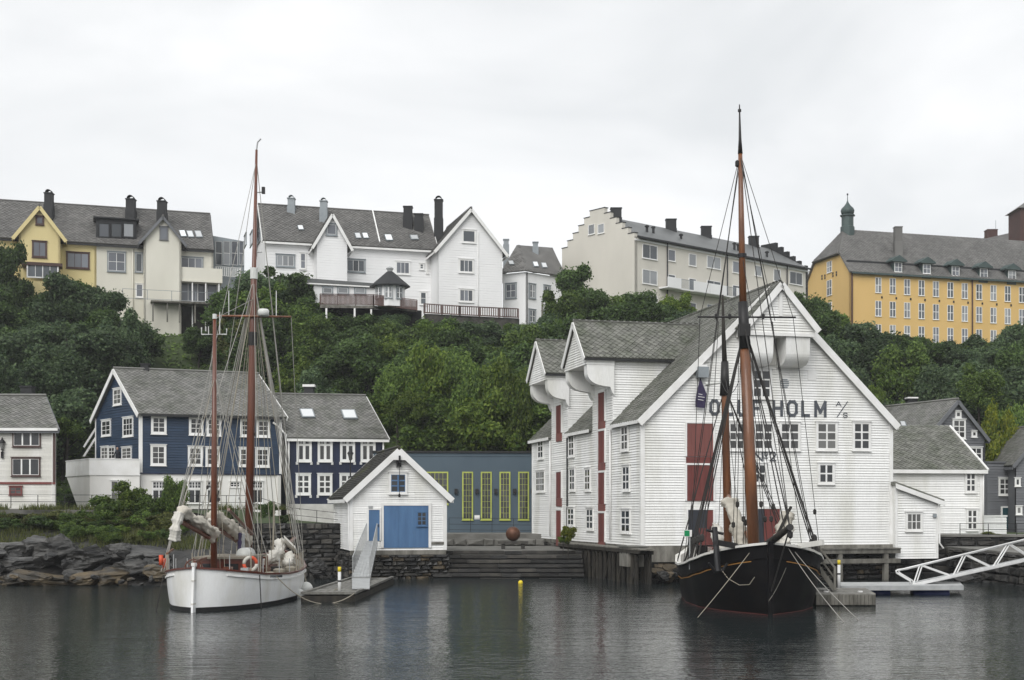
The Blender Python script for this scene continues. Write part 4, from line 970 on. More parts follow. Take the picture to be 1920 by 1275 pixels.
# navy house
nw = Wall(xy(540, 104.5), xy(720, 106))
nh = thing('navy_house', 'dark navy house with tall white windows and two skylights behind the boathouse', 'house', nw.A + V(0, 0, 4.4))
zn0, zn1, znr = zz(945, 105), zz(818.5, 105), 13.15
gN = gable(nh, nw.A + V(-4.2, 7.2, 0), nw.A, nw.B - nw.A, zn0, zn1, znr, MT['navy_dark'], SL, tile=.38, oh=.35, og=.25, barge=WT, bw=.14, board=None, corner=None, ridge=SL)
bm_ = MB().box((.01, -.02, 0), (.99, .01, 1)).mesh('vertical_board', MT['navy_dark']); nb = int(nw.L / .22)
for i in range(nb): link('vertical_board', bm_, gN['Ro'], nw.W(nw.L * i / nb, zn0, RN.uniform(0, .008)) @ Matrix.Diagonal((nw.L / nb, 1, zn1 - zn0 - .05, 1)))
for x0, x1 in ((556, 584.5), (595.5, 623.5), (637.5, 665.5), (676, 704)):
    u0, u1, z0, z1 = nw.rect(x0, 820.5, x1, 866); hh_ = z1 - z0
    w_ = window(nh, nw, (u0, u1, z0, z1), 2, 2, .17, WT, px=False, o=.03, head=.25, mull=.2, glass=GLASS[:2], th=.07)
    m = MB()
    for s in (0, 1):
        W_ = nw.W(u0 + .2 + s * ((u1 - u0) / 2 + .03), z1 - .2 - (hh_ - .4) * .25, .066); ww = (u1 - u0) / 2 - .33
        for i in (1, 2): m.box((ww * i / 3 - .015, -.01, 0), (ww * i / 3 + .015, .01, (hh_ - .4) * .25), W_)
    m.build('muntin', WT, w_)
    m = MB(); nw.box(m, u0 - .06, u0 + .12, z0 - .22, z0, .03, .09); nw.box(m, u1 - .12, u1 + .06, z0 - .22, z0, .03, .09); m.build('casing_foot', WT, w_)
for x0, x1 in ((554.5, 583), (595, 623), (636.5, 665)):
    u0, u1, z0, z1 = nw.rect(x0, 888, x1, 928); w_ = window(nh, nw, (u0, u1, z0, z1), 2, 3, .17, WT, px=False, o=.03, mull=.13, th=.07, glass=GLASS[:2])
    m = MB(); nw.box(m, u0 - .06, u0 + .12, z0 - .22, z0, .03, .09); nw.box(m, u1 - .12, u1 + .06, z0 - .22, z0, .03, .09); m.build('casing_foot', WT, w_)
rp3 = (nw.A + V(0, 0, zn1 + .19), nw.B + V(0, 0, zn1 + .19), nw.A + V(-2.1, 3.6, znr + .19))
for q in ((561, 769.5, 586, 785), (638.5, 771, 665, 787.5)): skylight(nh, rp3, q, MT['grey_metal'], GSKY)
cn = chimney(nh, at(580, 738, 110), .75, .45, MT['soot']); c = at(580, 726, 110)
MB().box((c.x - .5, c.y - .45, c.z), (c.x + .5, c.y + .45, c.z + .2)).build('chimney_cap', WT, cn)
MB().lathe(at(557, 800, 106.5), [(.12, -.4), (.12, .5), (.2, .55), (.2, .75), (.08, .85)], 8).build('roof_vent', MT['gal'], nh)
m = MB(); nw.box(m, -.1, nw.L + .1, 2.2, zn0, -.4, .06); fnd = m.build('foundation', MT['whitewash'], nh)
for wl, px in ((nw, 541.5), (nw, 718.5)): dpipe(nh, wl.p(wl.hit(px, 880)[0], 0, .12), 4, zn1, WT, .07)
MB().tube([at(512, 792, 103.6), at(519, 797, 103.6), at(536, 815, 103.7), at(538, 955, 103.7)], .075, 7).build('downpipe', WT, bh, True)
lantern('street_lamp', 'black street lantern on a post before the navy house', xy(657, 101) + V(0, 0, 2.6), zz(862, 101) - 2.6)

# slate blue hall
gh = Wall(xy(700, 98.4), xy(1012, 99.2))
hl = thing('slate_blue_hall', 'low flat-roofed slate blue hall with tall lime green windows', 'building', gh.p(gh.L / 2, 2.3))
zt = zz(849, 98.8); m = MB(); gh.box(m, 0, gh.L, 2.0, zt, -7, 0); m.build('wall', MT['slate_blue'], hl)
m = MB(); gh.box(m, -.1, gh.L + .1, zt, zt + .14, -7.1, .12); m.build('roof_edge', MT['soot'], hl)
m = MB(); gh.box(m, 0, gh.L, zt - .26, zt - .18, 0, .03); m.build('parapet_line', MT['slate_blue'], hl)
for x0, x1 in ((866.5, 887), (901.5, 922), (936.5, 957), (971.5, 992)):
    window(hl, gh, (x0, 884.5, x1, 975), 3, 8, .07, MT['lime'], glass=GLASS[:2], o=.0, cap=False, th=.03, mull=.022)
window(hl, gh, (790, 884.5, 840.5, 946), 6, 5, .07, MT['lime'], glass=GLASS[:2], o=.0, cap=False, th=.03, mull=.022)
for px in (855, 894, 929.5, 964.5, 998):
    u, z = gh.hit(px, 921); m = MB(); gh.box(m, u - .12, u + .12, z - .18, z + .18, .0, .22); m.build('wall_lamp', MT['soot'], hl)
u0, u1, z0, z1 = gh.rect(889.5, 966, 899.5, 973.5); m = MB(); gh.box(m, u0, u1, z0, z1, 0, .03); m.build('notice_plate', WT, hl)
rl = thing('iron_railing', 'thin dark iron railing in front of the slate blue hall', 'railing', xy(900, 96.5) + V(0, 0, 2.3))
railing(rl, [at(842, 997, 96), at(1003, 999, 96)], 1.0, MT['iron'], (1, .55, .15), 1.75, .03)

# boathouse
b0 = xy(656.5, 77); u_ = V(math.cos(rad(14)), math.sin(rad(14)), 0); b1 = b0 + u_ * 5.62; bd = V(-u_.y, u_.x, 0) * 8
bo = thing('boathouse', 'small white clapboard boathouse with blue doors by the water', 'boathouse', b0 + V(0, 0, 1.6))
gO = gable(bo, b0, b1, bd, 1.62, 4.82, 7.4, MT['white'], MT['moss_roof'], tile=.4, oh=.35, og=.32, barge=WT, bw=.2, board=MT['white'], pitch=.135, bsides='FL', cut=4, corner=WT, ridge=MT['moss_roof'])
of = gO['F']
bd1 = door(bo, of, (719, 948, 803, 1027), MT['blue_door'], WT, planks=3, o=.03, cw=.16, handle=False)
dd_ = of.rect(781, 959.5, 799.5, 986); window(bd1, of, dd_, 2, 3, .04, MT['blue_door'], px=False, o=.065, sill=True, cap=False, glass=GDARK, name='door_window')
door(bo, of, (691, 956, 711.5, 1014), MT['blue_door'], WT, planks=4, o=.03, cw=.12)
w_ = window(bo, of, (729, 886, 763, 926), 2, 3, .12, WT, MT['blue_door'], o=.035, glass=GDARK, mull=.09)
m = MB(); u, z = of.hit(747, 866); of.box(m, u - .13, u - .06, z - .3, z + .3, .02, .3); of.box(m, u + .06, u + .13, z - .3, z + .3, .02, .3); of.box(m, u - .05, u + .05, z - .1, z + .35, .02, .5); ho = m.build('hoist_beam', MT['iron'], bo)
MB().tube([of.p(u, z - .1, .42), of.p(u, zz(925, 77.5), .35)], .018, 5).build('hoist_rope', MT['rig_dark'], ho)
m = MB(); m.lathe(of.p(u, zz(929, 77.5), .35), [(.02, -.12), (.07, -.05), (.07, .05), (.02, .12)], 8); m.build('hook_block', MT['iron'], ho)
m = MB(); of.poly(m, [(of.L / 2 - .62, 6.86), (of.L / 2 + .62, 6.86), (of.L / 2, 7.45)], .04, .38); m.build('gable_board', WT, bo)
m = MB(); of.box(m, 0, of.L, 1.36, 1.62, -.1, .1); m.build('sill_beam', MT['timber_pale'], bo)
MB().tube([of.p(-.32, 4.55, .1), of.p(-.15, 4.35, .1), of.p(-.1, 4.2, .08), of.p(-.1, 1.8, .08)], .05, 7).build('downpipe', WT, bo, True)
m = MB(); u0, u1, z0, z1 = of.rect(806, 1016, 832, 1021); of.box(m, u0, u1, z0, z1, .04, .075); m.build('repair_board', MT['timber_pale'], bo)
MB().box((-.12, -.1, 0), (.12, 0, .18), of.W(of.hit(694.5, 951)[0], of.hit(694, 954)[1], .04)).build('wall_light', MT['gal'], bo)

# big white warehouse
A0 = V(7.1, 73, 0); wu = V(math.cos(rad(14)), math.sin(rad(14)), 0); wd_ = V(-wu.y, wu.x, 0); WL, WD = 15.19, 23.2
B0 = A0 + wu * WL
wz0, wze, wzr = 2.0, 8.95, 16.35
wa = thing('warehouse', 'big white clapboard warehouse with hoist hoods and painted lettering', 'warehouse', A0 + V(0, 0, 2))
gW = gable(wa, A0, B0, wd_ * WD, wz0, wze, wzr, WH, MT['slate_lichen'], tile=.4, oh=.25, og=.28, barge=WT, bw=.26, board=WH, pitch=.145, bsides='FL', cut=9, corner=WT, ridge=MT['slate_lichen'], skip='l')
fa, si = gW['F'], gW['L']
# roof dormers with hoist hoods on the side
def hood_dormer(uc, hw, zed, zap, oh_, name):
    """uc: along the side wall (from its far end); a gabled wall dormer whose hood juts out over the hoist doors"""
    n = si.n; inner = (zap - wze) / ((wzr - wze) / (WL / 2))
    a, b = si.p(uc - hw, 0), si.p(uc + hw, 0); run = n * -1
    hd = MB(); d = MB()
    # cheeks and front above the eaves
    front_ = Wall(a, b); m = MB(); front_.poly(m, [(0, wze - .3), (2 * hw, wze - .3), (2 * hw, zed), (hw, zap - .12), (0, zed)], .2, -.025); fr_ = m.build('dormer_front', WH, wa)
    siding(fr_, front_, [(0, wze - .02), (2 * hw, wze - .02), (2 * hw, zed), (0, zed)], .145, WH, .004)
    ck = (zed - wze) / ((wzr - wze) / (WL / 2))
    for s in (1, -1):
        wl = Wall(b, b + run * (ck + .5)) if s > 0 else Wall(a + run * (ck + .5), a)
        poly = [(0, wze - .3), (ck + .5, zed + .1), (ck + .5, zed + .2), (0, zed + .05)] if s > 0 else [(0, zed + .1), (ck + .5, wze - .3), (ck + .5, zed + .05), (0, zed + .2)]
        m = MB(); wl.poly(m, [(0, wze - .4), (ck + .5, zed), (0, zed)] if s > 0 else [(0, zed), (ck + .5, wze - .4), (ck + .5, zed)], .12); ch2 = m.build('dormer_cheek', WH, wa)
        if s > 0: siding(ch2, wl, [(0, wze - .4), (ck + .5, zed), (0, zed)], .145, WH)
    # hood: solid gabled head jutting out, with two curved brackets under its ends
    hf = Wall(a + n * oh_, b + n * oh_); ex = .28
    m = MB(); hf.poly(m, [(-ex, zed - .35), (2 * hw + ex, zed - .35), (2 * hw + ex, zed - .1), (hw, zap - .05), (-ex, zed - .1)], oh_ + .02, 0); hood = m.build('hoist_hood', WH, wa)
    siding(hood, hf, [(-ex, zed - .35), (2 * hw + ex, zed - .35), (2 * hw + ex, zed - .12), (hw, zap - .12), (-ex, zed - .12)], .145, WH)
    for u0 in (-ex + .02, 2 * hw - .62 + ex):
        prof = [(oh_ - .03, zed - .36)]
        for i in range(9):
            t = i / 8 * math.pi / 2; prof.append((oh_ - .03 - (oh_ * .42) * (1 - math.cos(t)), zed - .36 - .75 - .62 * math.sin(t) * .9))
        prof = [(oh_ - .03, zed - .36), (oh_ - .05, zed - .8)]
        for i in range(1, 8):
            t = i / 8 * math.pi / 2; prof.append(((oh_ - .05) * (.42 + .58 * math.cos(t)), zed - .8 - .75 * math.sin(t)))
        prof += [((oh_ - .05) * .40, zed - 1.58), (.25, zed - 1.62), (.12, zed - 1.95), (0, zed - 2.1), (0, zed - .36)]
        pts = [si.p(uc - hw + u0, z, o) for o, z in prof]; mm = MB().extrude(pts, si.u * .6); mm.build('hood_bracket', WH, wa, False)
    m = MB(); hf.box(m, -ex + .6, 2 * hw + ex - .6, zed - 1.2, zed - .34, -oh_ + .05, -oh_ + .25)
    m.build('hoist_recess', MT['white_old'], wa)
    # roof of dormer and hood
    sl = (zap - zed) / (hw + .0); og = .15
    for s in (1, -1):
        side = b if s > 0 else a; e_ = si.u * s * (ex + .12); zE = zed - sl * (ex + .12) * .0 - .12
        ridge_z = zap; hwid = hw + ex + .12; slope = (ridge_z - zE) / hwid
        in_e = (zE - wze) / ((wzr - wze) / (WL / 2)); in_r = (ridge_z - wze) / ((wzr - wze) / (WL / 2))
        up = V(0, 0, .2)
        eo = side + e_ + n * (oh_ + og) + V(0, 0, zE); ei = side + e_ - n * (in_e + .1) + V(0, 0, zE)
        ro = si.p(uc, ridge_z, oh_ + og); ri = si.p(uc, ridge_z, -(in_r + .35))
        pts = [eo + up, ei + up, ri + up, ro + up] if s > 0 else [ei + up, eo + up, ro + up, ri + up]
        roof(wa, pts, MT['slate_lichen'], .4, .13)
        bb = MB(); q = n * .03 + V(0, 0, .02); bb.beam(eo + q, ro + q, .05, .3); bb.build('bargeboard', WT, wa)
        bb = MB(); bb.beam(eo + e_.normalized() * .03 + V(0, 0, .06), ei + e_.normalized() * .03 + V(0, 0, .06), .05, .13); bb.build('gutter', MT['soot'], wa)
    MB().tube([ro + V(0, 0, .24), ri + V(0, 0, .24)], .09, 6).build('ridge_cap', MT['slate'], wa)
UC1, UC2 = WD - 6.94, WD - 16.2
msl = (wzr - wze) / (WL / 2); mup = V(0, 0, .14 * math.sqrt(1 + msl * msl))
rpt = lambda u, o: si.p(u, wze - msl * o, o) + mup          # a point on the left roof slope, broken open at the dormers
rl_ = [rpt(-.28, .25)]
for uc in (UC2, UC1): rl_ += [rpt(uc - 1.97, .25), rpt(uc - 1.97, -.6), rpt(uc + 1.97, -.6), rpt(uc + 1.97, .25)]
roof(wa, rl_ + [rpt(WD + .28, .25), rpt(WD + .28, -WL / 2), rpt(-.28, -WL / 2)], MT['slate_lichen'], .4, .14)
for ua_, ub2 in ((-.28, UC2 - 1.97), (UC2 + 1.97, UC1 - 1.97), (UC1 + 1.97, WD + .28)): MB().beam(si.p(ua_, wze - msl * .25 + .1, .28), si.p(ub2, wze - msl * .25 + .1, .28), .05, .2).build('fascia', WT, wa)
MB().beam(rpt(WD + .31, .25) - V(0, 0, .2), rpt(WD + .31, -WL / 2) - V(0, 0, .2), .05, .4).build('bargeboard', WT, wa)
hood_dormer(UC1, 1.95, 12.75, 15.0, 1.7, 'near'); hood_dormer(UC2, 1.95, 12.75, 15.0, 1.5, 'far')
# hoist hood on the facade
fm = WL / 2; fe = 1.35; hz0 = zz(630, 73.7); hz1 = zz(616, 73.7); hw = 2.08
hf = off(fa, fe)
m = MB(); hf.poly(m, [(fm - hw, hz0), (fm + hw, hz0), (fm + hw, hz1), (fm, wzr - .05), (fm - hw, hz1)], fe, 0); hood = m.build('hoist_hood', WH, wa)
siding(hood, hf, [(fm - hw, hz0 + .15), (fm + hw, hz0 + .15), (fm + hw, hz1), (fm, wzr - .1), (fm - hw, hz1)], .145, WH)
m = MB(); hf.box(m, fm - hw, fm + hw, hz0 - .02, hz0 + .16, 0, .07); hf.box(m, fm - .1, fm + .1, wzr - 1.7, wzr - .4, 0, .08); m.build('hood_trim', WT, wa)
sl = (wzr - hz1) / hw
for s in (1, -1):
    e_ = wu * s * .15; eo = hf.p(fm + s * hw, hz1, .22) + e_ - V(0, 0, sl * .15); ei = fa.p(fm + s * hw, hz1, -.6) + e_ - V(0, 0, sl * .15); ro = hf.p(fm, wzr, .22); ri = fa.p(fm, wzr, -.6); up = V(0, 0, .21)
    roof(wa, [eo + up, ei + up, ri + up, ro + up] if s > 0 else [ei + up, eo + up, ro + up, ri + up], MT['slate_lichen'], .4, .13)
    bb = MB(); q = fa.n * .03 + V(0, 0, .02); bb.beam(eo + q, ro + q, .05, .34); bb.build('bargeboard', WT, wa)
    u0 = fm + s * (hw - .98) - .72; 
    prof = [(fe - .05, hz0), (fe - .08, hz0 - .8)]
    for i in range(1, 9):
        t = i / 8 * math.pi / 2; prof.append(((fe - .08) * (.45 + .55 * math.cos(t)), hz0 - .85 - .72 * math.sin(t)))
    prof += [(.1, hz0 - 1.62), (0, hz0 - 1.68), (0, hz0)]
    MB().extrude([fa.p(u0, z, o) for o, z in prof], wu * 1.44).build('hood_bracket', WH, wa)
m = MB(); fa.box(m, fm - hw + 1.75, fm + hw - 1.75, hz0 - 1.5, hz0, .0, .1); m.build('hoist_recess', MT['white_old'], wa)
# windows
for x0, x1 in ((1364, 1396), (1411.5, 1450), (1460.5, 1499.5), (1529, 1569), (1597.5, 1631.5)):
    window(wa, fa, (x0, 791, x1, 845), 2, 3, .11, WT, o=.04, mull=.1, glass=GLASS[:2] if x0 > 1590 else GLASS)
window(wa, fa, (1408, 691.5, 1446, 748), 2, 3, .11, WT, o=.04, mull=.1, glass=GDARK)
for x0, x1 in ((1407.5, 1437), (1532.5, 1563.5)): window(wa, fa, (x0, 868, x1, 908), 2, 2, .11, WT, o=.04, mull=.1, glass=GDARK)
for x0, y0, x1, y1 in ((1166.5, 797, 1180, 846), (1169, 872, 1183, 921), (1166.5, 954, 1184, 1000), (1068, 814, 1078.5, 857), (1069.5, 877, 1080, 921), (1098, 877, 1109, 921), (1066, 951, 1078.5, 987), (1101, 952, 1114.5, 994), (1010, 822, 1020.5, 861)):
    window(wa, si, (x0, y0, x1, y1), 2, 3, .11, WT, o=.04, mull=.09, glass=GLASS[:2])
window(wa, si, (1006.5, 882, 1023, 923), 4, 3, .1, WT, o=.04, mull=.08, glass=GLASS[:2])
# red hatches of the hoist columns
for uc, ys, x in ((UC1, ((736, 790), (808, 868), (886, 945), (962, 1016)), 1130), (UC2, ((760, 812), (885, 934), (957, 1008)), 1050)):
    for k, (y0, y1) in enumerate(ys):
        z0, z1 = si.hit(x, y1)[1], si.hit(x, y0)[1]
        door(wa, si, (uc - .62, uc + .62, z0, z1), MT['red_door'], WT, px=False, planks=4, o=.03, name='hatch', cw=.12, handle=False)
        m = MB(); si.box(m, uc - .6, uc + .6, z0 - .55, z0 - .01, .02, .1); m.build('hatch_board', MT['red_faded'], wa)
# facade doors
door(wa, fa, (1287, 794, 1336, 856), MT['red_faded'], WT, planks=6, o=.03, name='hatch', handle=False)
door(wa, fa, (1287, 872, 1336.5, 939), MT['red_door'], WT, planks=6, o=.03, name='hatch', handle=False)
m = MB(); u0, u1, z0, z1 = fa.rect(1286, 857, 1337, 871); fa.box(m, u0, u1, z0, z1, .03, .09); m.build('hatch_board', MT['red_door'], wa)
u0, u1, z0, z1 = fa.rect(1289, 956, 1336, 1022)
dl = door(wa, fa, (u0, u1, z0, z1), MT['red_door'], WT, px=False, planks=6, o=.03)
m = MB(); fa.box(m, u0, u0 + (u1 - u0) * .42, z0, z1, .07, .11); fa.box(m, u0 + (u1 - u0) * .42, u0 + (u1 - u0) * .75, z0 + .95, z1, .07, .1); m.build('dark_panel', MT['dark_door'], dl)
u0, u1, z0, z1 = fa.rect(1411, 954, 1461, 1022); dr = door(wa, fa, (u0, u1, z0, z1), MT['red_door'], WT, px=False, planks=6, o=.03)
m = MB(); fa.box(m, u0, u0 + (u1 - u0) * .4, z0, z1, .07, .1); m.build('dark_panel', MT['dark_door'], dr)
m = MB(); fa.box(m, fa.hit(1337, 960)[0] + .05, WL + .02, 1.72, wz0, .0, .12); fa.box(m, 0, 2.9, 1.1, wz0 - .01, -.1, .05); m.build('sill_beam', MT['timber_pale'], wa)
m = MB(); si.box(m, 0, si.L, 1.75, wz0, -.1, .03); m.build('sill_beam', MT['timber_pale'], wa)
u, z = fa.hit(1470.6, 719); m = MB()
for i in range(5): k = math.sqrt(max(.02, 1 - ((i - 2) / 2.6) ** 2)) * .27; fa.box(m, u - k, u + k, z - .25 + i * .11, z - .19 + i * .11, .03, .06)
m.build('round_vent', MT['grey_metal'], wa)
u0, u1, z0, z1 = fa.rect(1514, 695, 1530, 713); m = MB(); fa.box(m, u0, u1, z0, z1, .02, .05); m.build('patch_board', WT, wa)
for px, mt_ in ((1147, WT), (1066, MT['soot']), (1034, WT)): dpipe(wa, si.p(si.hit(px, 900)[0], 0, .1), 2.2, wze - .3, mt_, .055)
# painted lettering
GL = {'O': [(.0, .22, .0, .78), (0, .78, .26, 1), (.26, 1, .74, 1), (.74, 1, 1, .78), (1, .78, 1, .22), (1, .22, .74, 0), (.74, 0, .26, 0), (.26, 0, 0, .22)], 'L': [(0, 0, 0, 1), (0, 0, 1, 0)], 'U': [(0, 1, 0, .22), (0, .22, .26, 0), (.26, 0, .74, 0), (.74, 0, 1, .22), (1, .22, 1, 1)], 'F': [(0, 0, 0, 1), (0, 1, 1, 1), (0, .5, .8, .5)],
      'H': [(0, 0, 0, 1), (1, 0, 1, 1), (0, .5, 1, .5)], 'M': [(0, 0, 0, 1), (0, 1, .5, .25), (.5, .25, 1, 1), (1, 1, 1, 0)], 'A': [(0, 0, .5, 1), (.5, 1, 1, 0), (.2, .35, .8, .35)], 'S': [(1, .85, .8, 1), (.8, 1, .2, 1), (.2, 1, 0, .8), (0, .8, .1, .58), (.1, .58, .9, .42), (.9, .42, 1, .2), (1, .2, .8, 0), (.8, 0, .2, 0), (.2, 0, 0, .15)],
      'N': [(0, 0, 0, 1), (0, 1, 1, 0), (1, 0, 1, 1)], '2': [(0, .75, .15, .95), (.15, .95, .5, 1), (.5, 1, .85, .95), (.85, .95, 1, .72), (1, .72, .8, .48), (.8, .48, 0, 0), (0, 0, 1, 0)], '/': [(0, 0, 1, 1)], '-': [(0, 0, 1, 0)]}
def letters(parent, wall, items, mat, o=.045):
    for chv, x0, y0, x1, y1, t in items:
        u0, u1, z0, z1 = wall.rect(x0, y0, x1, y1); m = MB(); k = 0
        for a, b_, c, d in GL[chv]:
            t2 = t / 2; p = V(u0 + t2 + (u1 - u0 - t) * a, z0 + t2 + (z1 - z0 - t) * b_, 0); q = V(u0 + t2 + (u1 - u0 - t) * c, z0 + t2 + (z1 - z0 - t) * d, 0)
            dv = (q - p).normalized(); p -= dv * t2 * .98; q += dv * t2 * .98; nn = V(-dv.y, dv.x, 0) * t2
            m.extrude([wall.p(v.x, v.y, o + k) for v in (p - nn, q - nn, q + nn, p + nn)], wall.n * .006); k += .0012
        m.build('lettering', mat, parent)
y0, y1 = 750, 781
letters(wa, fa, [('O', 1329.5, y0 - 1, 1349, y1 - 2, .17), ('L', 1358, y0, 1375, y1 - 1, .17), ('U', 1382, y0, 1401, y1, .17), ('F', 1409.5, y0, 1426, y1, .17), ('H', 1447.5, y0, 1467.5, y1, .17), ('O', 1474.5, y0 + .5, 1495, y1 + .5, .17), ('L', 1501.5, y0 + 1, 1518, y1 + 1, .17), ('M', 1526, y0 + 1.5, 1549, y1 + 1.5, .17),
                 ('A', 1566.5, 752.5, 1577, 762, .045), ('/', 1568, 752.5, 1589, 783, .05), ('S', 1580, 774, 1588.5, 783, .045), ('N', 1412.5, 847, 1430, 865.5, .085), ('O', 1432.5, 846.5, 1438.5, 856, .055), ('-', 1432, 857.5, 1439, 860, .055), ('2', 1442.5, 846.5, 1454.5, 865, .085)], MT['letter'])
# lamp box with banner
lb = thing('floodlight_box', 'grey box lamp high on the warehouse wall above the banner', 'lamp', fa.p(*fa.hit(1312, 699), .3))
u0, u1, z0, z1 = fa.rect(1303, 689, 1323, 709); m = MB(); fa.box(m, u0, u1, z0, z1, .1, .5); m.build('box', MT['grey_metal'], lb); m = MB(); fa.box(m, u0 + .05, u1 - .05, z1, z1 + .12, .03, .4); m.build('bracket', WT, lb)
bn = thing('banner', 'drooping dark purple banner with pale print hanging below the box lamp', 'banner', fa.p(*fa.hit(1310, 740), .3))
def flagpt(px, py, o): return fa.p(*fa.hit(px, py), o)
m = MB(); P_ = [(1308.5, 710, 1309.5, 710), (1306, 722, 1314, 722), (1302, 738, 1320, 738), (1300, 752, 1320.5, 748), (1300, 764, 1317, 766)]
for i, (xa, ya, xb, yb) in enumerate(P_): m.v += [flagpt(xa, ya, .3), flagpt((xa + xb) / 2, (ya + yb) / 2, .24 + .1 * (i % 2)), flagpt(xb, yb, .32)]
for i in range(4): a = i * 3; m.f += [(a, a + 1, a + 4, a + 3), (a + 1, a + 2, a + 5, a + 4)]
fl = m.build('cloth', MT['flag'], bn); md = fl.modifiers.new('solid', 'SOLIDIFY'); md.thickness = .015
for y, x0, x1 in ((739, 1305, 1312), (744, 1304, 1316), (749.5, 1304, 1314)):
    m = MB(); m.extrude([flagpt(x0, y, .37), flagpt(x1, y + 1.6, .385), flagpt(x1, y + 2.6, .385), flagpt(x0, y + 1, .37)], fa.n * .004); m.build('print_line', WT, bn)

# lean-to shed and white house on the right
lw_ = Wall(B0 + wu * .0 - wd_ * .35, B0 + wu * 2.75 - wd_ * .35)
lt = thing('lean_to', 'small white lean-to shed with slanted roof against the warehouse corner', 'shed', lw_.p(1.3, 1.1))
zl0, zla, zlb = zz(1047, 77), zz(911, 76.6), zz(942, 77.2)
poly = [(0, zl0), (lw_.L, zl0), (lw_.L, zlb), (0, zla)]; m = MB(); lw_.poly(m, poly, 3); p_ = m.build('wall', MT['white'], lt); siding(p_, lw_, poly, .145, MT['white'])
m = MB(); lw_.poly(m, [(-.1, zla + .02), (lw_.L + .28, zlb - .06), (lw_.L + .28, zlb + .16), (-.1, zla + .24)], 3.4, .25); m.build('roof', MT['slate_lichen'], lt)
m = MB(); lw_.poly(m, [(-.1, zla - .14), (lw_.L + .3, zlb - .22), (lw_.L + .3, zlb + .05), (-.1, zla + .13)], .05, .3); m.build('bargeboard', WT, lt)
m = MB(); lw_.box(m, 0, .14, zl0, zla - .1, .02, .06); lw_.box(m, lw_.L - .14, lw_.L, zl0, zlb - .1, .02, .06); m.build('corner_board', WT, lt)
window(lt, lw_, (1697, 960, 1728, 996), 3, 2, .1, WT, o=.04, glass=GLASS[2:], mull=.05)
MB().box((-.1, -.1, 0), (.1, 0, .2), lw_.W(lw_.hit(1751, 965)[0], lw_.hit(1751, 970)[1], .05)).build('meter_box', MT['grey_metal'], lt)
MB().tube([lw_.p(lw_.L + .05, zlb - .1, .1), lw_.p(lw_.L + .05, zz(1018, 77), .1), lw_.p(lw_.L + .3, zz(1028, 77), .1)], .05, 7).build('downpipe', WT, lt)

rw = Wall(V(20.6, 85.6, 0), xy(1841, 87))
rh = thing('white_house', 'plain white clapboard house with slate roof right of the warehouse', 'house', rw.p(rw.L / 2, 2.3))
zr0, zre = zz(1004, 86.8), zz(882, 86.5)
poly = [(0, zr0), (rw.L, zr0), (rw.L, zre), (0, zre)]; m = MB(); rw.poly(m, poly, .25); p_ = m.build('wall', WH, rh); siding(p_, rw, poly, .16, WH)
rsd = Wall(rw.B, rw.B - rw.n * 6); m = MB(); rsd.poly(m, [(0, zr0), (6, zr0), (6, zre), (0, zre)], .2); m.build('wall', WH, rh)
e0, e1 = rw.A + rw.n * .3 + V(0, 0, zre - .1), rw.B + rw.n * .3 + rw.u * .25 + V(0, 0, zre - .1); t1_, t0_ = at(1780, 803, 91), at(1600, 803, 90); up = V(0, 0, .16)
roof(rh, [e0 + up, e1 + up, t1_ + up, t0_ + up], MT['slate_lichen'], .36, .14)
roof(rh, [e1 + up, rw.B - rw.n * 6.3 + rw.u * .25 + V(0, 0, zre + .06), t1_ + up], MT['slate_lichen'], 0, .14)
m = MB(); m.beam(e0 + V(0, -.03, .02), e1 + V(0, -.03, .02), .06, .24); m.build('fascia', WT, rh); MB().tube([e1 + V(.04, -.02, .14), t1_ + V(.04, -.02, .16)], .075, 6).build('rake_board', WT, rh)
m = MB(); rw.box(m, rw.L - .16, rw.L + .03, zr0, zre - .2, .0, .055); m.build('corner_board', WT, rh)
for rct in ((1808.5, 884.5, 1830, 924), (1811, 954, 1833, 995)): window(rh, rw, rct, 2, 3, .11, WT, o=.04, mull=.1, glass=GLASS)
dpipe(rh, rw.p(rw.L + .05, 0, .1), zr0, zre, WT, .05)

GB = MT['grey_board']
gd = V(-.407, .914, 0); gu_ = V(.914, .407, 0); ga = V(33.4, 100, 0)
G0, G1 = ga - gu_ * 2.9, ga + gu_ * 2.6
kh = thing('grey_house', 'dark grey clapboard house with steep gable behind the right white house', 'house', ga + V(0, 0, 2.4))
gK = gable(kh, G0, G1, gd * 10, 2.2, zz(821, 101), zz(754, 100), GB, SL, tile=.36, oh=.3, og=.25, barge=GB, bw=.14, board=GB, pitch=.2, ridge=SL, bsides='F')
kf = gK['F']
for rct, c, r_ in (((1790, 770.5, 1801, 784), 1, 1), ((1785, 786, 1809, 823), 2, 3), ((1820.5, 807.5, 1830.5, 820), 1, 1), ((1817.5, 838, 1840.5, 872), 2, 3)): window(kh, kf, rct, c, r_, .11, WT, o=.035, mull=.08)
rp3 = (G0 + V(0, 0, zz(821, 101) + .19), G0 + gd * 5 + V(0, 0, zz(821, 101) + .19), ga + V(0, 0, zz(754, 100) + .19))
chimney(kh, at(1709, 763, 106), .75, .55, MT['soot']); MB().box((-.42, -.42, 0), (.42, .42, .12), Matrix.Translation(at(1709, 748, 106))).build('chimney_cap', WT, kh)
skylight(kh, rp3, (1690, 793, 1699, 802), MT['grey_metal'], GSKY)
dpipe(kh, kf.p(kf.L - .05, 0, .1), 2.2, 9, MT['soot'], .06)
kc = thing('grey_annex', 'flat grey clapboard annex with teal door between the grey houses', 'house', xy(1875, 99) + V(0, 0, 2.4))
kw = Wall(xy(1851, 99), xy(1906, 100)); poly = [(0, 2.2), (kw.L, 2.2), (kw.L, zz(868, 99.5)), (0, zz(868, 99.5))]
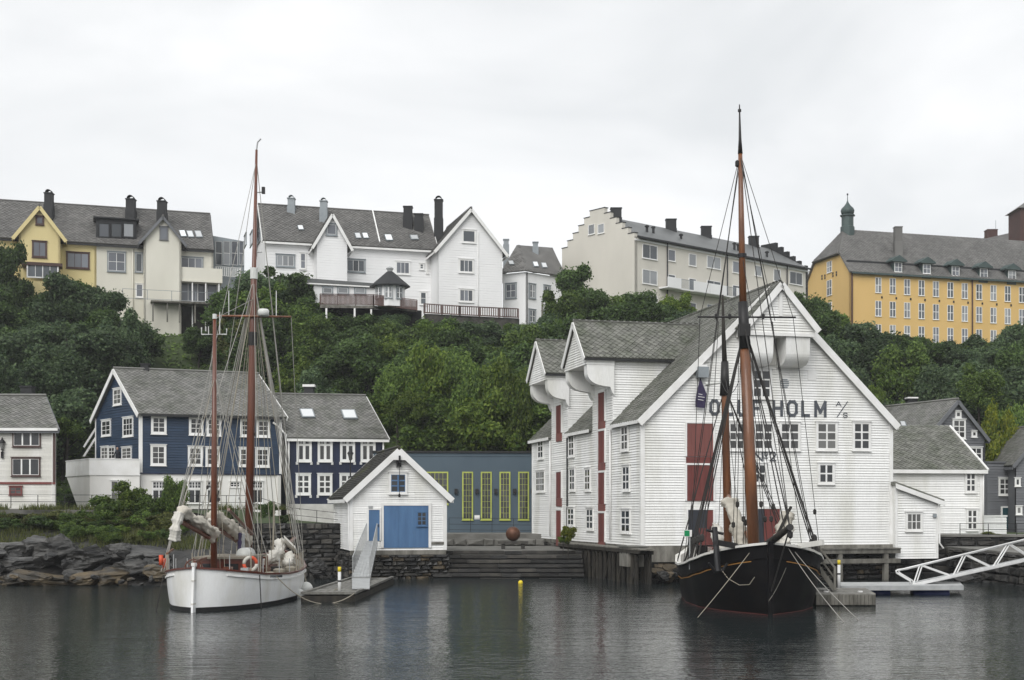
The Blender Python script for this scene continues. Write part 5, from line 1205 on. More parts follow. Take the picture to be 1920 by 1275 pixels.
m = MB(); kw.poly(m, poly, 4); p_ = m.build('wall', GB, kc); siding(p_, kw, poly, .2, GB); m = MB(); kw.box(m, -.05, kw.L + .05, zz(868, 99.5), zz(866.5, 99.5) + .05, -4, .08); m.build('roof_edge', GB, kc)
window(kc, kw, (1871.5, 895.5, 1894, 929), 2, 3, .11, WT, o=.035, mull=.08); door(kc, kw, (1878, 952, 1894, 992), MT['teal_door'], WT, o=.03, planks=2)
kr = thing('grey_house', 'dark grey gabled house cut off by the right edge of the picture', 'house', xy(1930, 98) + V(0, 0, 2.4))
q0, q1 = xy(1905, 98), xy(2016, 98)
gR = gable(kr, q0, q1, V(0, 9, 0), 2.2, zz(868, 98), zz(800, 98), GB, SL, tile=.36, oh=.3, og=.25, barge=GB, bw=.1, board=GB, pitch=.2, skip='', apex=.5, bsides='F')
for rct in ((1902, 896, 1913, 912), (1904, 949, 1916, 965)): window(kr, gR['F'], rct, 1, 1, .1, WT, o=.035)
fe_ = thing('board_wall', 'low white boarded garden wall between the white and grey houses', 'wall', xy(1865, 92) + V(0, 0, 2.3))
fw_ = Wall(xy(1843, 91), xy(1887, 92)); poly = [(0, 2.0), (fw_.L, 2.0), (fw_.L, zz(970, 91.5)), (0, zz(968, 91.5))]; m = MB(); fw_.poly(m, poly, .15); p_ = m.build('wall', WH, fe_); siding(p_, fw_, poly, .16, WH); m = MB(); fw_.box(m, -.03, fw_.L + .05, zz(969, 91.5), zz(966, 91.5), -.18, .05); m.build('coping', WT, fe_)

# ------------------------------------------------------------------ quays, steps, docks
ST = [MT['stone'], MT['stone'], MT['stone_wet'], MT['stone_warm']]; SW = [MT['stone_wet'], MT['stone_wet'], MT['stone']]
q1 = thing('stone_wall', 'dark dry-stone quay wall between the white ketch and the boathouse', 'wall', V(-13, 80.5, 0))
masonry(q1, Wall(V(-17.5, 80.0, 0), V(-10.4, 81.5, 0)), 0, 7.25, -.3, 3.15, .27, .62, ST[:3], back=MT['stone_dark'], batter=.08)
q2 = thing('stone_wall', 'stone footing of coursed blocks under the white boathouse', 'wall', b0)
fw2 = Wall(b0 + u_ * -.1, b1 + u_ * .15); masonry(q2, fw2, 0, fw2.L, -.3, 1.35, .21, .55, [MT['stone'], MT['stone_wet'], MT['stone_warm'], MT['stone_wet']], back=MT['stone_dark'], o=.1, batter=-.1)
sdw = Wall(b0 + bd, b0); masonry(q2, sdw, 0, sdw.L, -.3, 1.5, .3, .6, SW, back=MT['stone_dark'], o=-.05)
ss = thing('stone_steps', 'wide wet stone steps descending to the water before the slate blue hall', 'steps', V(-1, 79, 0))
X0, X1 = -4.6, 4.2
for i in range(7):
    zt = 1.5 - i * .25; ya = 80.2 - i * .52; x = X0
    while x < X1:
        w = RN.uniform(.9, 2.0); xe = min(x + w, X1)
        j = RN.uniform(-.02, .02)
        MB().box((x + .012, ya + j, zt - .17 + j), (xe - .012, ya + .75, zt + j * .6)).build('step_stone', RN.choice([MT['stone_wet'], MT['stone'], MT['stone']]), ss); x = xe
    MB().box((X0, ya + .14, zt - 1.6), (X1, ya + .9, zt - .05)).build('step_core', MT['stone_dark'], ss)
pz = MB().box((-9, 80.3, .6), (6.2, 93.5, 1.5)).build('plaza', MT['concrete']); tag(pz, kind='structure')
lw2 = thing('stone_wall', 'low grey kerb wall along the back of the quay by the hall', 'wall', V(-1.5, 91, 1.5))
masonry(lw2, Wall(V(-5.2, 91, 0), V(2.2, 91.2, 0)), 0, 7.4, 1.5, 2.02, .5, 1.5, [MT['concrete']], back=MT['concrete'])
wb = Wall(V(-9, 93.2, 0), V(3, 93.2, 0)); m = MB(); wb.box(m, 0, 12, 1.4, 2.28, -6, .02); tag(m.build('hall_forecourt', MT['concrete']), kind='structure')
q4 = thing('stone_wall', 'dark stone foundation under the white warehouse along the water', 'wall', A0)
fa2 = Wall(A0 + wd_ * .25, B0 + wd_ * .25); masonry(q4, fa2, 0.2, fa2.L, -.3, 1.75, .3, .7, SW + [MT['stone_warm']], back=MT['stone_dark'], o=-.1)
si2 = Wall(A0 + wd_ * WD + wu * .15, A0 + wu * .15); masonry(q4, si2, 0, si2.L, -.3, 1.75, .36, .9, SW, back=MT['stone_dark'], o=-.1)
q5 = thing('stone_wall', 'rough dark quay wall behind the white gangway at the right edge', 'wall', xy(1850, 81))
rq = Wall(V(21.6, 83.6, 0), V(37.5, 81, 0)); masonry(q5, rq, 0, rq.L, -.3, 2.3, .36, .85, SW + [MT['stone']], back=MT['stone_dark'], batter=.12)
m = MB(); rq.box(m, 0, rq.L, 2.3, 2.42, -3.5, .12); m.build('coping', MT['concrete'], q5)
rl = thing('iron_railing', 'thin grey railing along the quay before the right white house', 'railing', xy(1840, 83) + V(0, 0, 2.4))
railing(rl, [at(1800, 1004, 82.6), at(1960, 1005, 82)], .75, MT['iron'], (1, .5), 2.0, .03)
rl = thing('iron_railing', 'thin dark iron railing along the street at the left above the shore', 'railing', xy(150, 82.8) + V(0, 0, 4))
railing(rl, [at(-30, 953, 82.8), at(475, 955, 82.8), at(548, 978, 83), at(640, 988, 83)], .85, MT['iron'], (1, .5), 1.75, .03)
# timber piles and walkway along the warehouse side
pl_ = thing('timber_pier', 'old rotting timber pier on many piles along the warehouse side', 'pier', si.p(WD - 8, 0, 1))
po = off(si, .95); pin = off(si, .2)
ua, ub_ = po.hit(1053, 1030)[0], po.hit(1200, 1030)[0]
u = ua; k = 0
while u < ub_:
    for w_, o_ in ((po, 0), (pin, 0)):
        j = RN.uniform(-.12, .12); MB().tube([w_.p(u + j, -.8), w_.p(u + j * .4, .7), w_.p(u, 1.75)], [.13, .12, .11], 7).build('pile', MT['timber_dark'], pl_)
    MB().beam(po.p(u, 1.68, .15), pin.p(u, 1.68, -.2), .14, .2).build('cross_beam', MT['timber_dark'], pl_)
    if k % 3 == 1: MB().beam(po.p(u, .1), po.p(u + .8, 1.5), .08, .14).build('brace', MT['timber_dark'], pl_)
    u += RN.uniform(.5, .95); k += 1
for z in (1.74,): MB().beam(po.p(ua - .2, z, .13), po.p(ub_ + .3, z, .13), .1, .17).build('waling', MT['timber_dark'], pl_)
nb = 4
for i in range(nb): MB().beam(po.p(ua - .3, 1.87, .06 - i * .24), po.p(ub_ + .3, 1.87, .06 - i * .24), .22, .06).build('plank', MT['timber_pale'], pl_)
hb_ = thing('hatch_box', 'grey lidded timber box at the warehouse corner on the pier', 'box', po.p(ub_ + .4, 1.2))
u0 = po.hit(1166, 1040)[0]; m = MB(); po.box(m, u0, u0 + 1.5, .9, 1.95, -.9, .15); m.build('box', MT['timber_pale'], hb_); m = MB(); po.poly(m, [(u0 - .1, 1.95), (u0 + 1.6, 1.95), (u0 + 1.6, 2.03), (u0 - .1, 2.03)], 1.2, .25); m.build('lid', MT['slate'], hb_)
fp = thing('timber_staging', 'weathered timber staging under the right part of the warehouse facade', 'pier', fa.p(11, 0, .6))
fo_ = off(fa, .75)
for px in (1487, 1576, 1662): u = fo_.hit(px, 1060)[0]; m = MB(); fo_.box(m, u - .13, u + .13, -.6, 1.72, -.25, .02); m.build('post', MT['timber_pale'], fp)
for z0, z1 in ((1.5, 1.74), (.95, 1.2)): m = MB(); fo_.box(m, fo_.hit(1480, 1030)[0], WL + .1, z0, z1, -.12, .06); m.build('beam', MT['timber_pale'], fp)
m = MB(); fo_.box(m, fo_.hit(1480, 1030)[0], WL + .1, 1.74, 1.82, -.8, .12); m.build('deck', MT['timber_pale'], fp)

# sculpture
c = at(962, 1001, 84); sp_t = thing('sphere_sculpture', 'rusty brown metal ball resting on a low stone bench on the quay', 'sculpture', c)
m = MB(); m.lathe(c, [(.46 * math.sin(t), -.46 * math.cos(t)) for t in [math.pi * (i + .02) / 16 for i in range(17)]], 24); m.build('ball', MT['bronze'], sp_t, True)
cb = thing('stone_bench', 'low grey stone bench with two legs under the metal ball', 'bench', V(c.x, c.y, 1.5))
m = MB().box((c.x - .95, c.y - .4, c.z - .62), (c.x + .95, c.y + .4, c.z - .46)); m.build('slab', MT['stone'], cb)
for s in (-.62, .62): MB().box((c.x + s - .12, c.y - .32, 1.49), (c.x + s + .12, c.y + .32, c.z - .62)).build('leg', MT['stone'], cb)

# left floating dock, gangway, post
A_ = [xy(567, 57.8), xy(663, 57.8), xy(736, 71.5), xy(664, 71.5)]; zt = .34
dk = thing('floating_dock', 'low grey planked floating dock beside the white ketch', 'dock', A_[1])
for i in range(18):
    t0, t1 = i / 18, (i + .94) / 18
    p = [A_[0].lerp(A_[3], t0), A_[1].lerp(A_[2], t0), A_[1].lerp(A_[2], t1), A_[0].lerp(A_[3], t1)]; MB().extrude([q + V(0, 0, zt - .05 + RN.uniform(-.006, .006)) for q in p], V(0, 0, .05)).build('plank', MT['plank_grey'], dk)
MB().extrude([q + V(0, 0, -.3) for q in A_], V(0, 0, zt + .22)).build('float', MT['timber_dark'], dk)
for a, b in ((0, 1), (1, 2), (3, 0)):
    MB().beam(A_[a] + V(0, 0, zt + .03), A_[b] + V(0, 0, zt + .03), .16, .1).build('edge_beam', MT['plank_grey'], dk)
    MB().beam(A_[a] + V(0, -.02, zt - .22), A_[b] + V(0, -.02, zt - .22), .12, .24).build('side_beam', MT['timber_dark'], dk)
gw_ = thing('gangway', 'grey metal gangway with hoop railings from dock up to the boathouse door', 'gangway', at(676, 1082, 68.5))
a0, a1, t0, t1 = at(661, 1081, 68.5), at(693, 1081, 68.5), at(687.5, 1014.5, 76.8), at(707, 1014.5, 76.8)
for i in range(5): s0, s1 = i / 5 + .006, (i + 1) / 5 - .006; MB().extrude([a0.lerp(a1, s0), a0.lerp(a1, s1), t0.lerp(t1, s1), t0.lerp(t1, s0)], V(0, 0, -.06)).build('deck_board', MT['gal'], gw_)
for p, q in ((a0, t0), (a1, t1)):
    MB().beam(p + V(0, 0, -.08), q + V(0, 0, -.08), .08, .18).build('side_beam', MT['gal'], gw_); MB().tube([p + V(0, 0, 1.0), q + V(0, 0, 1.0)], .03, 6).build('handrail', MT['gal'], gw_)
    for i in range(13): r_ = p.lerp(q, i / 12); MB().tube([r_, r_ + V(0, 0, 1.0)], .022, 5).build('stanchion', MT['gal'], gw_)
m = MB(); m.extrude([at(660, 1084, 68), at(693.5, 1084, 68), V(at(693, 1108, 60.4).x, 60.4, .42), V(at(660, 1108, 60.4).x, 60.4, .42)], V(0, 0, -.04)); tr = m.build('landing_plate', MT['gal'], gw_)
def post(px, yb, yt, Y, label, w=.07):
    t = thing('mooring_post', label, 'post', at(px, yb, Y)); p, q = at(px, yb + 10, Y), at(px, yt, Y)
    MB().tube([p, q], w, 10).build('tube', MT['alu_white'], t, True); MB().tube([q, q + V(0, 0, .22)], w * 1.02, 10).build('cap', MT['yellow'], t, True)
    MB().tube([q - V(0, 0, .45), q - V(0, 0, .38)], w * 1.15, 10).build('band', MT['iron'], t)
post(636.5, 1103, 1072, 60, 'white mooring post with yellow cap on the left floating dock', .075)
post(1573, 1098, 1059, 61.5, 'white mooring post with yellow cap beside the black ship', .07)
# right raft, pontoon and truss gangway
A_ = [xy(1530, 55.2), xy(1642, 55.2), xy(1622, 59.4), xy(1520, 59.4)]
rf_ = thing('floating_raft', 'old square timber raft beside the black ship', 'dock', A_[0])
MB().extrude([q + V(0, 0, -.3) for q in A_], V(0, 0, .75)).build('float', MT['timber_dark'], rf_)
nb = 16
for i in range(nb): p, q = A_[0].lerp(A_[1], i / nb), A_[0].lerp(A_[1], (i + .9) / nb); MB().extrude([p + V(0, -.05, .05), q + V(0, -.05, .05), q + V(0, -.05, .46), p + V(0, -.05, .46)], V(0, .06, 0)).build('fender_plank', MT['timber_pale'], rf_)
for i in range(9): MB().extrude([A_[0].lerp(A_[3], i / 9) + V(0, 0, .46), A_[1].lerp(A_[2], i / 9) + V(0, 0, .46), A_[1].lerp(A_[2], (i + .93) / 9) + V(0, 0, .46), A_[0].lerp(A_[3], (i + .93) / 9) + V(0, 0, .46)], V(0, 0, .05)).build('plank', MT['plank_grey'], rf_)
for px in (1549, 1613): MB().tube([at(px, 1113, 56.2), at(px, 1108, 56.2)], .11, 8).build('bollard', MT['alu_white'], rf_)
br = thing('boarding_steps', 'grey wooden boarding stair leaning from raft up to the black ship', 'stair', at(1560, 1110, 57))
for dy, Yd in ((0, 56.6), (0, 57.6)):
    p, q = at(1565, 1106, Yd), at(1533, 1062, Yd); MB().beam(p, q, .08, .2).build('stringer', MT['timber_pale'], br); MB().beam(p + V(0, 0, .95), q + V(0, 0, .9), .06, .08).build('handrail', MT['timber_pale'], br); MB().beam(p, p + V(0, 0, 1.0), .09, .09, (0, 1, 0)).build('newel', MT['timber_pale'], br)
    MB().beam(p + V(0, 0, .5), q + V(0, 0, .48), .05, .07).build('midrail', MT['timber_pale'], br)
for i in range(6): q = at(1565, 1106, 56.6).lerp(at(1533, 1062, 56.6), i / 5.5); MB().box((q.x - .14, q.y, q.z), (q.x + .14, q.y + .98, q.z + .04)).build('tread', MT['timber_pale'], br)
A_ = [xy(1576, 62), xy(1806, 62.3), xy(1800, 65.5), xy(1576, 65.2)]
pn = thing('pontoon', 'narrow grey steel pontoon on blue floats under the white gangway', 'dock', A_[0])
MB().extrude([q + V(0, 0, .30) for q in A_], V(0, 0, .14)).build('deck', MT['gal'], pn); MB().beam(A_[0] + V(0, -.03, .34), A_[1] + V(0, -.03, .34), .06, .22).build('edge_beam', MT['gal'], pn)
for x0, x1 in ((1638, 1674), (1719, 1786)): p, q = xy(x0, 62.3), xy(x1, 62.3); MB().tube([V(p.x, 63, .0), V(q.x, 63, 0)], .33, 12).build('float', MT['float_blue'], pn, True)
tg = thing('truss_gangway', 'white tubular truss gangway sloping up to the right edge', 'gangway', at(1708, 1097, 63.5))
for Yd in (63.2, 64.5):
    dx = 0 if Yd < 64 else 5
    fB = lambda t: at(1712 + dx + t * (1960 - 1712), 1097 - t * (1097 - 1042), Yd + t * 3)
    fT = lambda t: at(1686 + dx + t * (1960 - 1686), 1069 - t * (1069 - 1002), Yd + t * 3)
    MB().tube([at(1708 + dx, 1096, Yd), at(1706 + dx, 1089, Yd), at(1681 + dx, 1074, Yd), at(1680 + dx, 1070, Yd), at(1684 + dx, 1068.5, Yd), fT(.03), fT(1)], .045, 8).build('top_chord', MT['alu_white'], tg, True)
    MB().beam(fB(0), fB(1), .09, .13).build('bottom_chord', MT['alu_white'], tg)
    for k in range(4):
        tb = k * .3
        MB().tube([fB(tb), fT(tb + .14)], .035, 6).build('diagonal', MT['alu_white'], tg); MB().tube([fT(tb + .14), fB(tb + .29)], .035, 6).build('diagonal', MT['alu_white'], tg)
p, q = at(1712, 1096, 63.25), at(1960, 1042, 66.2)
for i in range(14):
    a, b = p.lerp(q, i / 14), p.lerp(q, (i + .95) / 14); MB().extrude([a, b, b + V(.1, 1.25, 0), a + V(.1, 1.25, 0)], V(0, 0, -.05)).build('tread_plate', MT['gal'], tg)
mo = thing('stone_wall', 'stone mole at the right edge carrying the upper end of the white gangway', 'wall', V(28, 66, 0))
mw_ = Wall(V(26.75, 64.6, 0), V(36, 64.6, 0)); masonry(mo, mw_, 0, mw_.L, -.3, 1.62, .36, .9, SW, back=MT['stone_dark'])
mw2 = Wall(V(26.75, 81, 0), V(26.75, 64.6, 0)); masonry(mo, mw2, 0, mw2.L, -.3, 1.62, .4, 1.1, SW, back=MT['stone_dark'])
MB().box((26.6, 64.4, 1.62), (37, 82, 1.72)).build('coping', MT['concrete'], mo)
by = thing('buoy', 'small yellow ball buoy floating before the steps', 'buoy', xy(976, 72)); c = xy(976, 72)
MB().lathe(c, [(.13 * math.sin(t), .04 - .13 * math.cos(t)) for t in [math.pi * (i + .03) / 10 for i in range(11)]], 14).build('ball', MT['yellow'], by, True); MB().tube([c + V(0, 0, .15), c + V(0, 0, .24)], .025, 6).build('eye', MT['iron'], by)
for px, py, r_, Y, lab in ((574, 1105, .32, 61.5, 'upper white ball fender between ketch bow and dock'), (560, 1117, .30, 60.3, 'lower white ball fender against the ketch side by the dock')):
    c = at(px, py, Y); t = thing('fender', lab, 'fender', c); MB().lathe(c, [(r_ * math.sin(a), -r_ * 1.1 * math.cos(a)) for a in [math.pi * (i + .03) / 12 for i in range(13)]], 16).build('ball', MT['fender'], t, True); MB().tube([c + V(0, 0, r_), c + V(-.1, .1, r_ + .5)], .025, 6).build('lanyard', MT['rope'], t)

# ------------------------------------------------------------------ left shore: rocks, bank, shrubs
sb_ = MB(); xs = [-75 + i * .55 for i in range(110)]; ys = [66.8 + i * .45 for i in range(32)]
def bank(x, y):
    e_ = 69.3 + .8 * noise.noise(V(x * .2, 0, 5)); t = (y - e_)
    z = -.6 + max(0, t + .6) * .33 if t < 7.5 else 2.07 + (t - 7.5) * .37
    z = min(z, 4.02)
    k = noise.noise(V(x * .35, y * .5, 2)); z += .55 * k * min(1, max(0, t + .8)) * (1 if z < 3 else .3) + .18 * noise.noise(V(x * 1.1, y * 1.3, 7))
    return z
for y in ys:
    for x in xs: sb_.v.append(V(x, y, min(bank(x, y), 3.99) if x < -17.2 else min(bank(x, y), 3.2) - max(0, (x + 17.2)) * .9))
nx = len(xs)
for j in range(len(ys) - 1):
    for i in range(nx - 1): a = j * nx + i; sb_.f.append((a, a + 1, a + nx + 1, a + nx))
tag(sb_.build('shore_bank', MT['stone_wet']), kind='structure')
def boulder_mesh(seed, mat):
    bm = bmesh.new(); bmesh.ops.create_icosphere(bm, subdivisions=4, radius=1); r = random.Random(seed); s = r.uniform(0, 50)
    pl = [(V(r.gauss(0, 1), r.gauss(0, 1), r.gauss(0, .8)).normalized(), r.uniform(.42, .82)) for _ in range(17)]
    for v in bm.verts:
        for n_, d in pl:
            k = v.co.dot(n_) - d
            if k > 0: v.co -= n_ * k * .985
        v.co += v.co.normalized() * (.06 * noise.noise(v.co * 1.7 + V(s, 0, 0)) + .05 * noise.noise(v.co * 6 + V(0, s, 0)) - .16 * abs(noise.noise(V(v.co.x * 2, v.co.y * 2, v.co.z * 7 + s))))
    me = bpy.data.meshes.new('rock'); bm.to_mesh(me); bm.free(); me.materials.append(mat); me.update(); return me
BO = [boulder_mesh(i, MT['rock']) for i in range(6)]
def rock(px, py, Y, w, h, d, label, mat=None, group=None, name='boulder'):
    c = at(px, py, Y); W = Matrix.Translation(c) @ Matrix.Rotation(RN.uniform(-.4, .4), 4, 'Z') @ Matrix.Rotation(RN.uniform(-.12, .12), 4, 'Y') @ Matrix.Diagonal((w, d, h, 1))
    return tag(link(name, RN.choice(BO), None, W, mat), label, 'rock', group)
for px, py, Y, w, h, d, lab, mt in ((110, 1035, 73, 1.5, 1.0, 1.3, 'large rounded grey boulder on the left shore below the hedge', None), (170, 1048, 72.4, 1.5, .8, 1.2, 'pale grey boulder with mossy top beside the large rounded one', None),
                                   (30, 1058, 72.5, 1.9, .7, 1.4, 'dark slanting rock slab at the far left of the shore', None), (15, 1030, 74.5, 1.4, .7, 1.2, 'dark rock high on the shore at the far left edge', None), (255, 1070, 71.5, 1.7, .75, 1.3, 'square cracked grey rock at the waterline left of the ketch', None),
                                   (215, 1082, 71, 1.6, .7, 1.2, 'brown-stained rock block at the waterline in mid shore', MT['rock_ochre']), (95, 1086, 70.3, 1.7, .5, 1.1, 'long ochre rock lying along the waterline', MT['rock_ochre']), (25, 1091, 70.2, 1.1, .42, 1.0, 'low ochre rock at the waterline, far left', MT['rock_ochre']),
                                   (162, 1088, 70.2, .8, .45, .8, 'small pointed yellowish rock at the waterline', MT['rock_ochre']), (296, 1078, 70.8, .75, .5, .7, 'rounded tan rock just left of the ketch hull', MT['rock_ochre']), (225, 1040, 74, 1.3, .7, 1.2, 'dark flat rock under the grass left of the ketch', None),
                                   (275, 1045, 74, 1.4, .6, 1.2, 'dark ledge rock behind the ketch rigging', None), (62, 1022, 75, .9, .6, .8, 'small grey rock below the hedge at the left', None)):
    rock(px, py, Y, w * 1.4, h * 1.2, d * 1.25, lab, mt)
for i in range(26): rock(RN.uniform(-30, 330), RN.uniform(1082, 1098), RN.uniform(69.4, 70.6), RN.uniform(.15, .45), RN.uniform(.12, .28), RN.uniform(.2, .4), 'small loose stone lying at the waterline of the left shore', RN.choice([None, MT['rock_ochre']]), 'small stones along the left waterline', 'loose_stone')
for i in range(32): rock(RN.uniform(-110, 335), RN.uniform(1030, 1084), RN.uniform(70.8, 74.5), RN.uniform(.4, .9), RN.uniform(.3, .55), RN.uniform(.4, .8), 'medium dark rock tumbled on the left shore slope', None, 'medium rocks on the left shore slope')
for i in range(16): rock(RN.uniform(545, 650), RN.uniform(1050, 1088), RN.uniform(75, 78.5), RN.uniform(.3, .8), RN.uniform(.2, .45), RN.uniform(.3, .6), 'dark fallen stone at the foot of the quay wall behind the dock', MT['stone_wet'], 'fallen stones behind the dock')
for i in range(22): rock(RN.uniform(1770, 1930), RN.uniform(1075, 1128), RN.uniform(72, 79), RN.uniform(.3, 1.0), RN.uniform(.2, .5), RN.uniform(.3, .8), 'dark wet rubble stone at the foot of the right quay wall', MT['stone_wet'], 'rubble at the right quay wall')
for i in range(14): rock(RN.uniform(1215, 1290), RN.uniform(1068, 1095), RN.uniform(71.5, 73), RN.uniform(.3, .7), RN.uniform(.2, .4), RN.uniform(.3, .6), 'wet stone at the foot of the warehouse left corner', RN.choice([MT['stone_wet'], MT['stone_warm']]), 'stones at the warehouse corner')
# shrubs
def shrub(px, yb, yt, Y, wpx, leaf, label, group=None, name='shrub'):
    x = (px - CX) * Y / F; zb, zt = zz(yb, Y), zz(yt, Y); tree(x, Y, zb, zt - zb, wpx * Y / F / 2, leaf, label, group, 'bush', name=name, cat='shrub')
shrub(240, 985, 897, 81.5, 92, 'light', 'bright green leafy bush before the white terrace wall'); shrub(198, 1000, 925, 80.5, 84, 'mid', 'mid green bush left below the bright one')
shrub(292, 985, 918, 81, 72, 'mid', 'mid green bush right of the bright one'); shrub(332, 985, 878, 81, 46, 'mid', 'tall thin sapling in front of the white ground floor window'); shrub(318, 985, 868, 80.6, 30, 'mid', 'slender young tree rising before the blue wall')
shrub(435, 985, 945, 81.5, 26, 'cool', 'small blue-green shrub by the white door behind the masts'); shrub(505, 985, 925, 82, 36, 'dark', 'dark climbing shrub at the right corner of the white ground floor')
shrub(345, 1012, 965, 79.5, 60, 'dark', 'dark shrub behind the furled mizzen sail'); shrub(1066, 1026, 972, 79.6, 34, 'yellow', 'yellow-green weed tuft growing on the old pier'); shrub(1056, 1026, 998, 79.9, 26, 'light', 'low light green weed at the far end of the old pier'); shrub(1855, 1005, 996, 83.5, 34, 'yellow', 'clipped yellow-green planter shrub on the right quay')
shrub(125, 835, 780, 108, 70, 'mid', 'round green bush behind the gap left of the blue house'); shrub(128, 960, 900, 106, 50, 'dark', 'dark shrubbery in the gap between white and blue houses'); shrub(535, 990, 955, 82.5, 36, 'dark', 'dark bush below the navy house railing')
for i in range(37):
    px = -110 + i * 12.2 + RN.uniform(-5, 5); Yh = 79.6 + RN.uniform(-.9, 1.2); shrub(px, 955 + (4 - bank((px - CX) * Yh / F, Yh) + .35) * F / Yh, 958 + RN.uniform(-6, 14), Yh, RN.uniform(50, 76), RN.choice(['dark', 'dark', 'mid', 'olive']), 'dark hedge shrub growing along the top of the left bank', 'hedge shrubs along the left bank')
for i in range(18):
    px = RN.uniform(120, 345); Yh = 77.2 + RN.uniform(-.8, .9); yb_ = 955 + (4 - bank((px - CX) * Yh / F, Yh) + .2) * F / Yh; shrub(px, yb_, yb_ - RN.uniform(24, 42), Yh, RN.uniform(26, 46), RN.choice(['dark', 'olive', 'mid', 'light']), 'low weedy shrub on the bank just above the rocks', 'weedy shrubs above the rocks')
gs_ = MB(); r = random.Random(8)
for _ in range(26000):
    x, y = r.uniform(-36, -13), r.uniform(74.5, 82.4)
    if noise.noise(V(x * .5, y * .5, 4)) < -.05: continue
    z = 4.0 if y > 81 else min(bank(x, y), 3.9)
    if z < 1.7: continue
    if x > -17 and y < 81.8: continue
    p = V(x, y, z - .03); a = r.uniform(0, 6.28); h = r.uniform(.15, .5); q = V(math.cos(a), math.sin(a), 0) * .025; l = V(r.gauss(0, .12), r.gauss(0, .12), h); k = len(gs_.v)
    gs_.v += [p - q, p + q, p + l]; gs_.f.append((k, k + 1, k + 2))
tag(gs_.build('bank_grass', LEAF['olive']), label='rough grass on the left bank above the rocks', kind='stuff')

# ------------------------------------------------------------------ vessels
def frame(o, hx):
    h = V(hx[0], hx[1], 0).normalized(); m = Matrix.Identity(4)
    for i in range(3): m[i][0] = h[i]; m[i][1] = (-h.y, h.x, 0)[i]; m[i][2] = (0, 0, 1)[i]; m[i][3] = o[i]
    return m
class Hull:
    def __init__(s, L, beam, wl, sheer, draft=.9): s.L, s.b, s.w, s.s, s.d = L, beam, wl, sheer, draft
    def hb(s, t, z):
        b, w, sh = lerp_tab(s.b, t), lerp_tab(s.w, t), lerp_tab(s.s, t)
        if z >= 0: return w + (b - w) * (1 - max(0, 1 - z / sh) ** 1.7)
        return w * max(0, 1 - (z / -s.d) ** 2) ** .5
    def sheer(s, t): return lerp_tab(s.s, t)
    def p(s, t, side, z, o=0, rake=0): return V(t * s.L - (rake * z if t < .02 else 0), side * (s.hb(t, z) + o), z)
    def strip(s, W, za, zb, n=6, m=40, o=0, tr=(0, 1), thick=0):
        mb = MB(); ts = [tr[0] + (tr[1] - tr[0]) * (.5 - .5 * math.cos(math.pi * i / m)) for i in range(m + 1)]
        for side in (1, -1):
            k = len(mb.v)
            for t in ts:
                a, b = za(t), zb(t)
                for j in range(n + 1): mb.v.append(W @ s.p(t, side, a + (b - a) * j / n, o))
            for i in range(m):
                for j in range(n):
                    q = k + i * (n + 1) + j; f = (q, q + n + 1, q + n + 2, q + 1); mb.f.append(f if side < 0 else f[::-1])
        return mb
    def deck(s, W, dz, m=36, inset=.08):
        mb = MB()
        for i in range(m + 1):
            t = i / m; z = s.sheer(t) - dz; h = max(.01, s.hb(t, z) - inset); mb.v += [W @ V(t * s.L, h, z), W @ V(t * s.L, -h, z)]
        for i in range(m): a = 2 * i; mb.f.append((a, a + 1, a + 3, a + 2))
        return mb
    def caprail(s, W, w, h, name, mat, root, dz=0, m=44, tr=(0, 1), o=0):
        for side in (1, -1):
            mb = MB()
            pts = []
            for i in range(m + 1): t = tr[0] + (tr[1] - tr[0]) * (.5 - .5 * math.cos(math.pi * i / m)); z = s.sheer(t) + dz; pts.append(W @ V(t * s.L, side * (s.hb(t, z) + o), z))
            for a, b in zip(pts, pts[1:]): mb.beam(a, b + (b - a) * .03, w, h)
            mb.build(name, mat, root)
def rig(parent, p, q, r, mat, name='shroud', sag=0, n=5):
    pts = [p, q] if not sag else [p.lerp(q, i / 10) - V(0, 0, sag * 4 * (i / 10) * (1 - i / 10)) for i in range(11)]
    return MB().tube(pts, r, n).build(name, mat, parent)
def lumpy(parent, pts, r, mat, seed, name='furled_sail', n=30, amp=.5, sub=14):
    P = [Vector(p) for p in pts]; Q = []
    for i in range(len(P) - 1): Q += [P[i].lerp(P[i + 1], j / sub) for j in range(sub)]
    Q.append(P[-1]); m = MB(); m.tube(Q, [r * (.45 if i in (0, len(Q) - 1) else 1) * (1 + .35 * noise.noise(V(i * .6, seed, 0))) for i in range(len(Q))], n)
    c = [q for q in Q for _ in range(n)]; run = [0]
    for a, b in zip(Q, Q[1:]): run.append(run[-1] + (b - a).length)
    for i, v in enumerate(m.v):
        d = v - c[i]; s_ = run[i // n]; th_ = 2 * math.pi * (i % n) / n + .5 * noise.noise(V(s_ * 1.3, seed, 0)); ct, st2 = math.cos(th_), math.sin(th_)
        k = .72 + amp * .9 * noise.noise(V(ct * 1.2, st2 * 1.2, s_ * .9 + seed)) + amp * 1.1 * abs(noise.noise(V(ct * 2.6, st2 * 2.6, s_ * .7 - seed))) + amp * .35 * noise.noise(V(ct * 5, st2 * 5, s_ * 1.1 + seed))
        k *= 1 - .32 * math.exp(-((s_ % 1.05 - .52) / .09) ** 2)
        m.v[i] = c[i] + d * k + V(0, 0, -.3 * r * abs(k - .8))
    return m.build(name, mat, parent, True)
def blockp(parent, p, mat, s=.09): return MB().lathe(p, [(s * .3, -s * 1.6), (s, -s), (s, s), (s * .3, s * 1.6)], 7).build('block', mat, parent)

